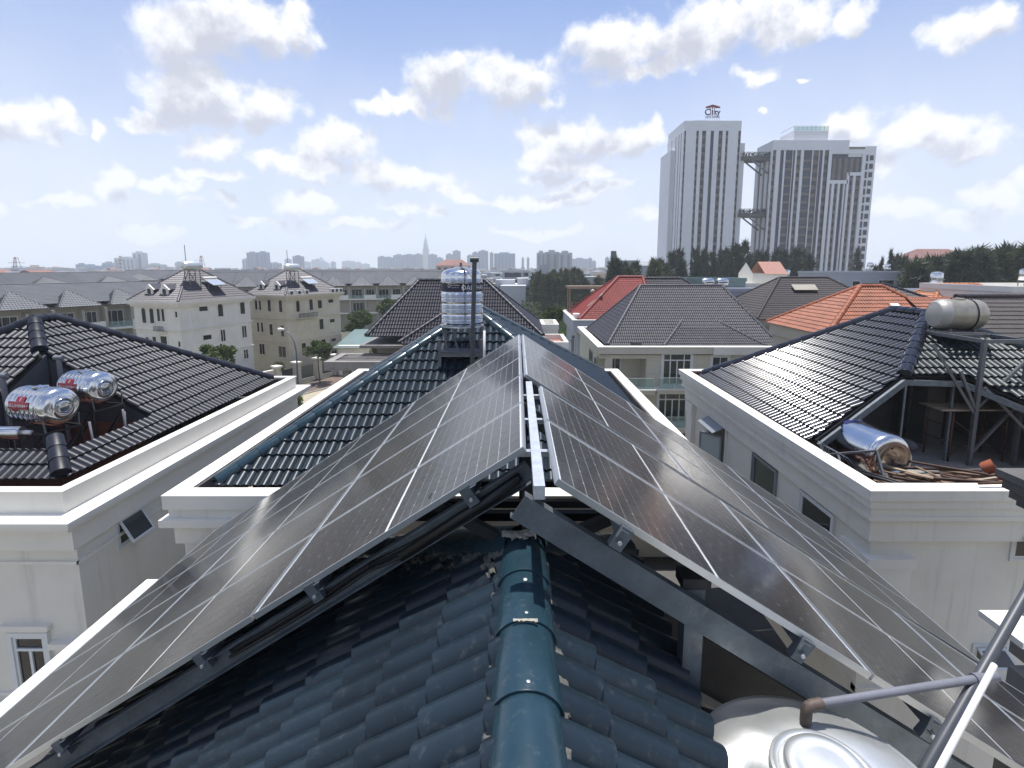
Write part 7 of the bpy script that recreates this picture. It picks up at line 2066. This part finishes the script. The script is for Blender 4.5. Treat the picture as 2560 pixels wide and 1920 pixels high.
for (a, b_, ty, dep, mt, lb) in SKY:
    xa, zt = at(a, ty, dep); xb, _ = at(b_, ty, dep)
    t = thing('high_rise', lb, 'high-rise', ((xa + xb) / 2, dep, 0), 0, 'high-rises on the skyline')
    w = xb - xa; m = MB(); m.box(-w / 2, 0, 0, w / 2, max(14, w * .5), zt); m.build('body', mt, t)
    m = MB(); n = max(2, int(w / 7))
    for k in range(n):
        x0 = -w / 2 + w * (k + .25) / n
        m.box(x0, -.25, 4, x0 + w / n * .42, 0, zt - 3)
    m.build('window_bands', 'far_glass', t, kind='stuff')
    m = MB(); m.box(-w * .25, 3, zt, w * .2, 10, zt + max(2.5, zt * .035)); m.build('roof_box', mt, t)
xs, zs_ = at(1066.5, 584, 2400)
sp = thing('skyscraper', 'very tall stepped skyscraper with thin spire on the skyline', 'skyscraper', (xs, 2400, 0))
for (a, b_, ty) in ((1058, 1076, 640), (1060, 1074, 622), (1062, 1072, 612), (1063.5, 1070, 604), (1065, 1069, 598)):
    xa, zt = at(a, ty, 2400); xb, _ = at(b_, ty, 2400); m = MB(); m.box(xa - xs, 0, 0, xb - xs, 25, zt); m.build('tier', 'far_haze_blue', sp)
m = MB(); _, zt0 = at(0, 600, 2400); m.tube([(0, 10, zt0), (0, 10, zs_)], 3.0, 8, r1=.6); m.build('spire', 'far_haze_blue', sp)
xs, zs_ = at(809, 646, 2200)
pn = thing('skyscraper', 'pointed sail-shaped tower faint on the skyline above the cream villa', 'skyscraper', (xs, 2200, 0))
m = MB(); w = 13; m.prism([(-w, 0), (w, 0), (w, 24), (-w, 24)], 0, zs_ * .72); m.add([(-w, 0, zs_ * .72), (w, 0, zs_ * .72), (w, 24, zs_ * .72), (-w, 24, zs_ * .72), (-w * .6, 12, zs_ + 8)], [(0, 1, 4), (1, 2, 4), (2, 3, 4), (3, 0, 4)]); m.build('body', 'far_haze_blue', pn)
# striped lattice mast
def mast(px, ty, dep, label, stripes=True):
    x, z = at(px, ty, dep)
    t = thing('lattice_mast', label, 'mast', (x, dep, 0))
    n = 9
    for k in range(n):
        z0, z1 = z * (.35 + .65 * k / n), z * (.35 + .65 * (k + 1) / n); w0, w1 = 2.6 - 1.9 * k / n, 2.6 - 1.9 * (k + 1) / n
        m = MB()
        for sx in (-1, 1):
            for sy in (-1, 1): m.bar((sx * w0, sy * w0, z0), (sx * w1, sy * w1, z1), .3)
            m.bar((sx * w0, -w0, z0), (-sx * w1, -w1, z1), .3)
        m.build('section', 'mast_red' if k % 2 == 0 else 'far_white', t)
    m = MB(); m.box(-3, -3, 0, 3, 3, z * .35); m.build('base', 'far_haze_blue', t)
    if stripes:
        for k in (.6, .8):
            m = MB(); m.bar((-7, 0, z * k), (7, 0, z * k), .3); m.build('cross_arm', 'galv', t)
mast(55, 643, 420, 'red and white lattice mast at the far left')
mast(513, 640, 520, 'thin lattice mast behind the white villa water heater', False)
mast(313, 640, 600, 'thin lattice mast before the long tower cluster', False)
# single mid-distance buildings
def slab(px0, px1, ty, dep, mat, label, roof=None, cat='building', wins=0, dy=12, rh_=3):
    xa, zt = at(px0, ty, dep); xb, _ = at(px1, ty, dep); w = xb - xa
    t = thing('building', label, cat, ((xa + xb) / 2, dep, 0))
    m = MB(); m.box(-w / 2, 0, 0, w / 2, dy, zt); m.build('wall', mat, t)
    if roof:
        m = MB(); m.add([(-w / 2 - .6, -.6, zt), (w / 2 + .6, -.6, zt), (w / 2 + .6, dy + .6, zt), (-w / 2 - .6, dy + .6, zt), (-w / 2 + w * .22, dy / 2, zt + rh_), (w / 2 - w * .22, dy / 2, zt + rh_)], [(0, 1, 5, 4), (1, 2, 5), (2, 3, 4, 5), (3, 0, 4)]); m.build('roof', roof, t)
    for j in range(wins):
        n = max(2, int(w / 4))
        for k in range(n):
            m = MB(); m.box(-w / 2 + w * (k + .25) / n, -.1, zt - 3 - 3.3 * j, -w / 2 + w * (k + .75) / n, 0, zt - 1.2 - 3.3 * j); m.build('window', 'glass_dark', t)
    return t
slab(1092, 1170, 664, 330, 'far_tan', 'wide cream building with a tan hipped roof left of the vent pipe', 'roof_mix_red', wins=2, dy=18, rh_=4)
t = slab(1256, 1326, 675, 240, 'far_white', 'white house with a dark sign board on its front', None, 'house', wins=3)
m = MB(); m.box(-5.5, -.3, 10.6, 2.2, -.1, 12.6); m.build('sign_board', 'sign_navy', t)
slab(1346, 1371, 662, 260, 'far_grey', 'bare grey concrete block in front of the long slab', None)
slab(1262, 1312, 710, 205, 'white_wall_clean', 'long white flat shed roof beside the casuarina wood', None, 'shed')
t = slab(1528, 1592, 651, 230, 'far_grey', 'grey factory with a sloping roof edge left of the towers', None, 'factory')
m = MB(); m.box(-6.3, -.5, 18, -4.2, 2, 22.6); m.build('roof_hut', 'concrete_dark', t)
slab(1592, 1650, 664, 225, 'lilac_wall', 'blank grey warehouse gable at the foot of the left tower', 'far_grey', 'warehouse', rh_=2)
slab(1624, 1652, 656, 260, 'metal_roof_green', 'pale green framed warehouse end beside the left tower', None, 'warehouse')
t = slab(2276, 2420, 646, 260, 'far_tan', 'long building with a reddish mansard roof behind the dark grove', 'roof_mix_red', wins=2, dy=16, rh_=5)
slab(2100, 2180, 700, 150, 'lilac_wall', 'low grey flat house at the foot of the right tower', None, 'house')
# the low city that reads as one mass
r_ = random.Random(2)
mass = {k: MB() for k in ('far_white', 'far_tan', 'far_grey', 'roof_mix_red', 'leaf_dark', 'metal_roof')}
for k in range(2600):
    dep = 170 * (1500 / 170) ** (r_.random() ** .8); x = r_.uniform(-1.25, 1.2) * dep
    if 0.02 < x / dep < .75 and dep < 250: continue
    if x / dep < -.1 and dep < 190: continue
    w, dy = r_.uniform(4, 11), r_.uniform(5, 14); h = r_.uniform(5, 12.5) * (1.15 if dep > 500 else 1)
    mass[r_.choice(('far_white', 'far_white', 'far_tan', 'far_grey'))].box(x, dep, 0, x + w, dep + dy, h)
    q = r_.random()
    if q < .13: mass['roof_mix_red'].add([(x - .3, dep - .3, h), (x + w + .3, dep - .3, h), (x + w + .3, dep + dy, h), (x - .3, dep + dy, h), (x + w / 2, dep - .3, h + 2), (x + w / 2, dep + dy, h + 2)], [(0, 1, 4), (1, 2, 5, 4), (3, 0, 4, 5)])
    elif q < .6: mass['metal_roof'].box(x - .2, dep - .2, h, x + w + .2, dep + dy, h + .3)
    if r_.random() < .55:
        for i in range(26):
            p = Vector((x - 6 + r_.gauss(0, 2.5), dep - 3 + r_.gauss(0, 2), abs(r_.gauss(3.5, 2.6)))); s = .9 * r_.uniform(.5, 1.4)
            u = Vector((r_.gauss(0, 1), r_.gauss(0, 1), r_.gauss(0, 1))).normalized() * s; v = Vector((r_.gauss(0, 1), r_.gauss(0, 1), r_.gauss(0, 1))).normalized() * s * .7
            mass['leaf_dark'].add([p - u, p - v, p + u, p + v], [(0, 1, 2, 3)])
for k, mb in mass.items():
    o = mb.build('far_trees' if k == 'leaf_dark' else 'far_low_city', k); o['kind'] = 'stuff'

# ================================================================ haze
hz = bpy.data.materials.new('haze'); hz.use_nodes = True
nt = hz.node_tree; nt.nodes.clear()
pv = nt.nodes.new('ShaderNodeVolumePrincipled'); om = nt.nodes.new('ShaderNodeOutputMaterial')
pv.inputs['Color'].default_value = (0.90, 0.95, 1.0, 1); pv.inputs['Density'].default_value = 0.0004; pv.inputs['Anisotropy'].default_value = 0.0
nt.links.new(pv.outputs[0], om.inputs['Volume'])
MATS['haze'] = hz
hb = MB(); hb.box(-3700, -450, -1, 3700, 3000, 215)
o = hb.build('haze', 'haze'); o['kind'] = 'stuff'
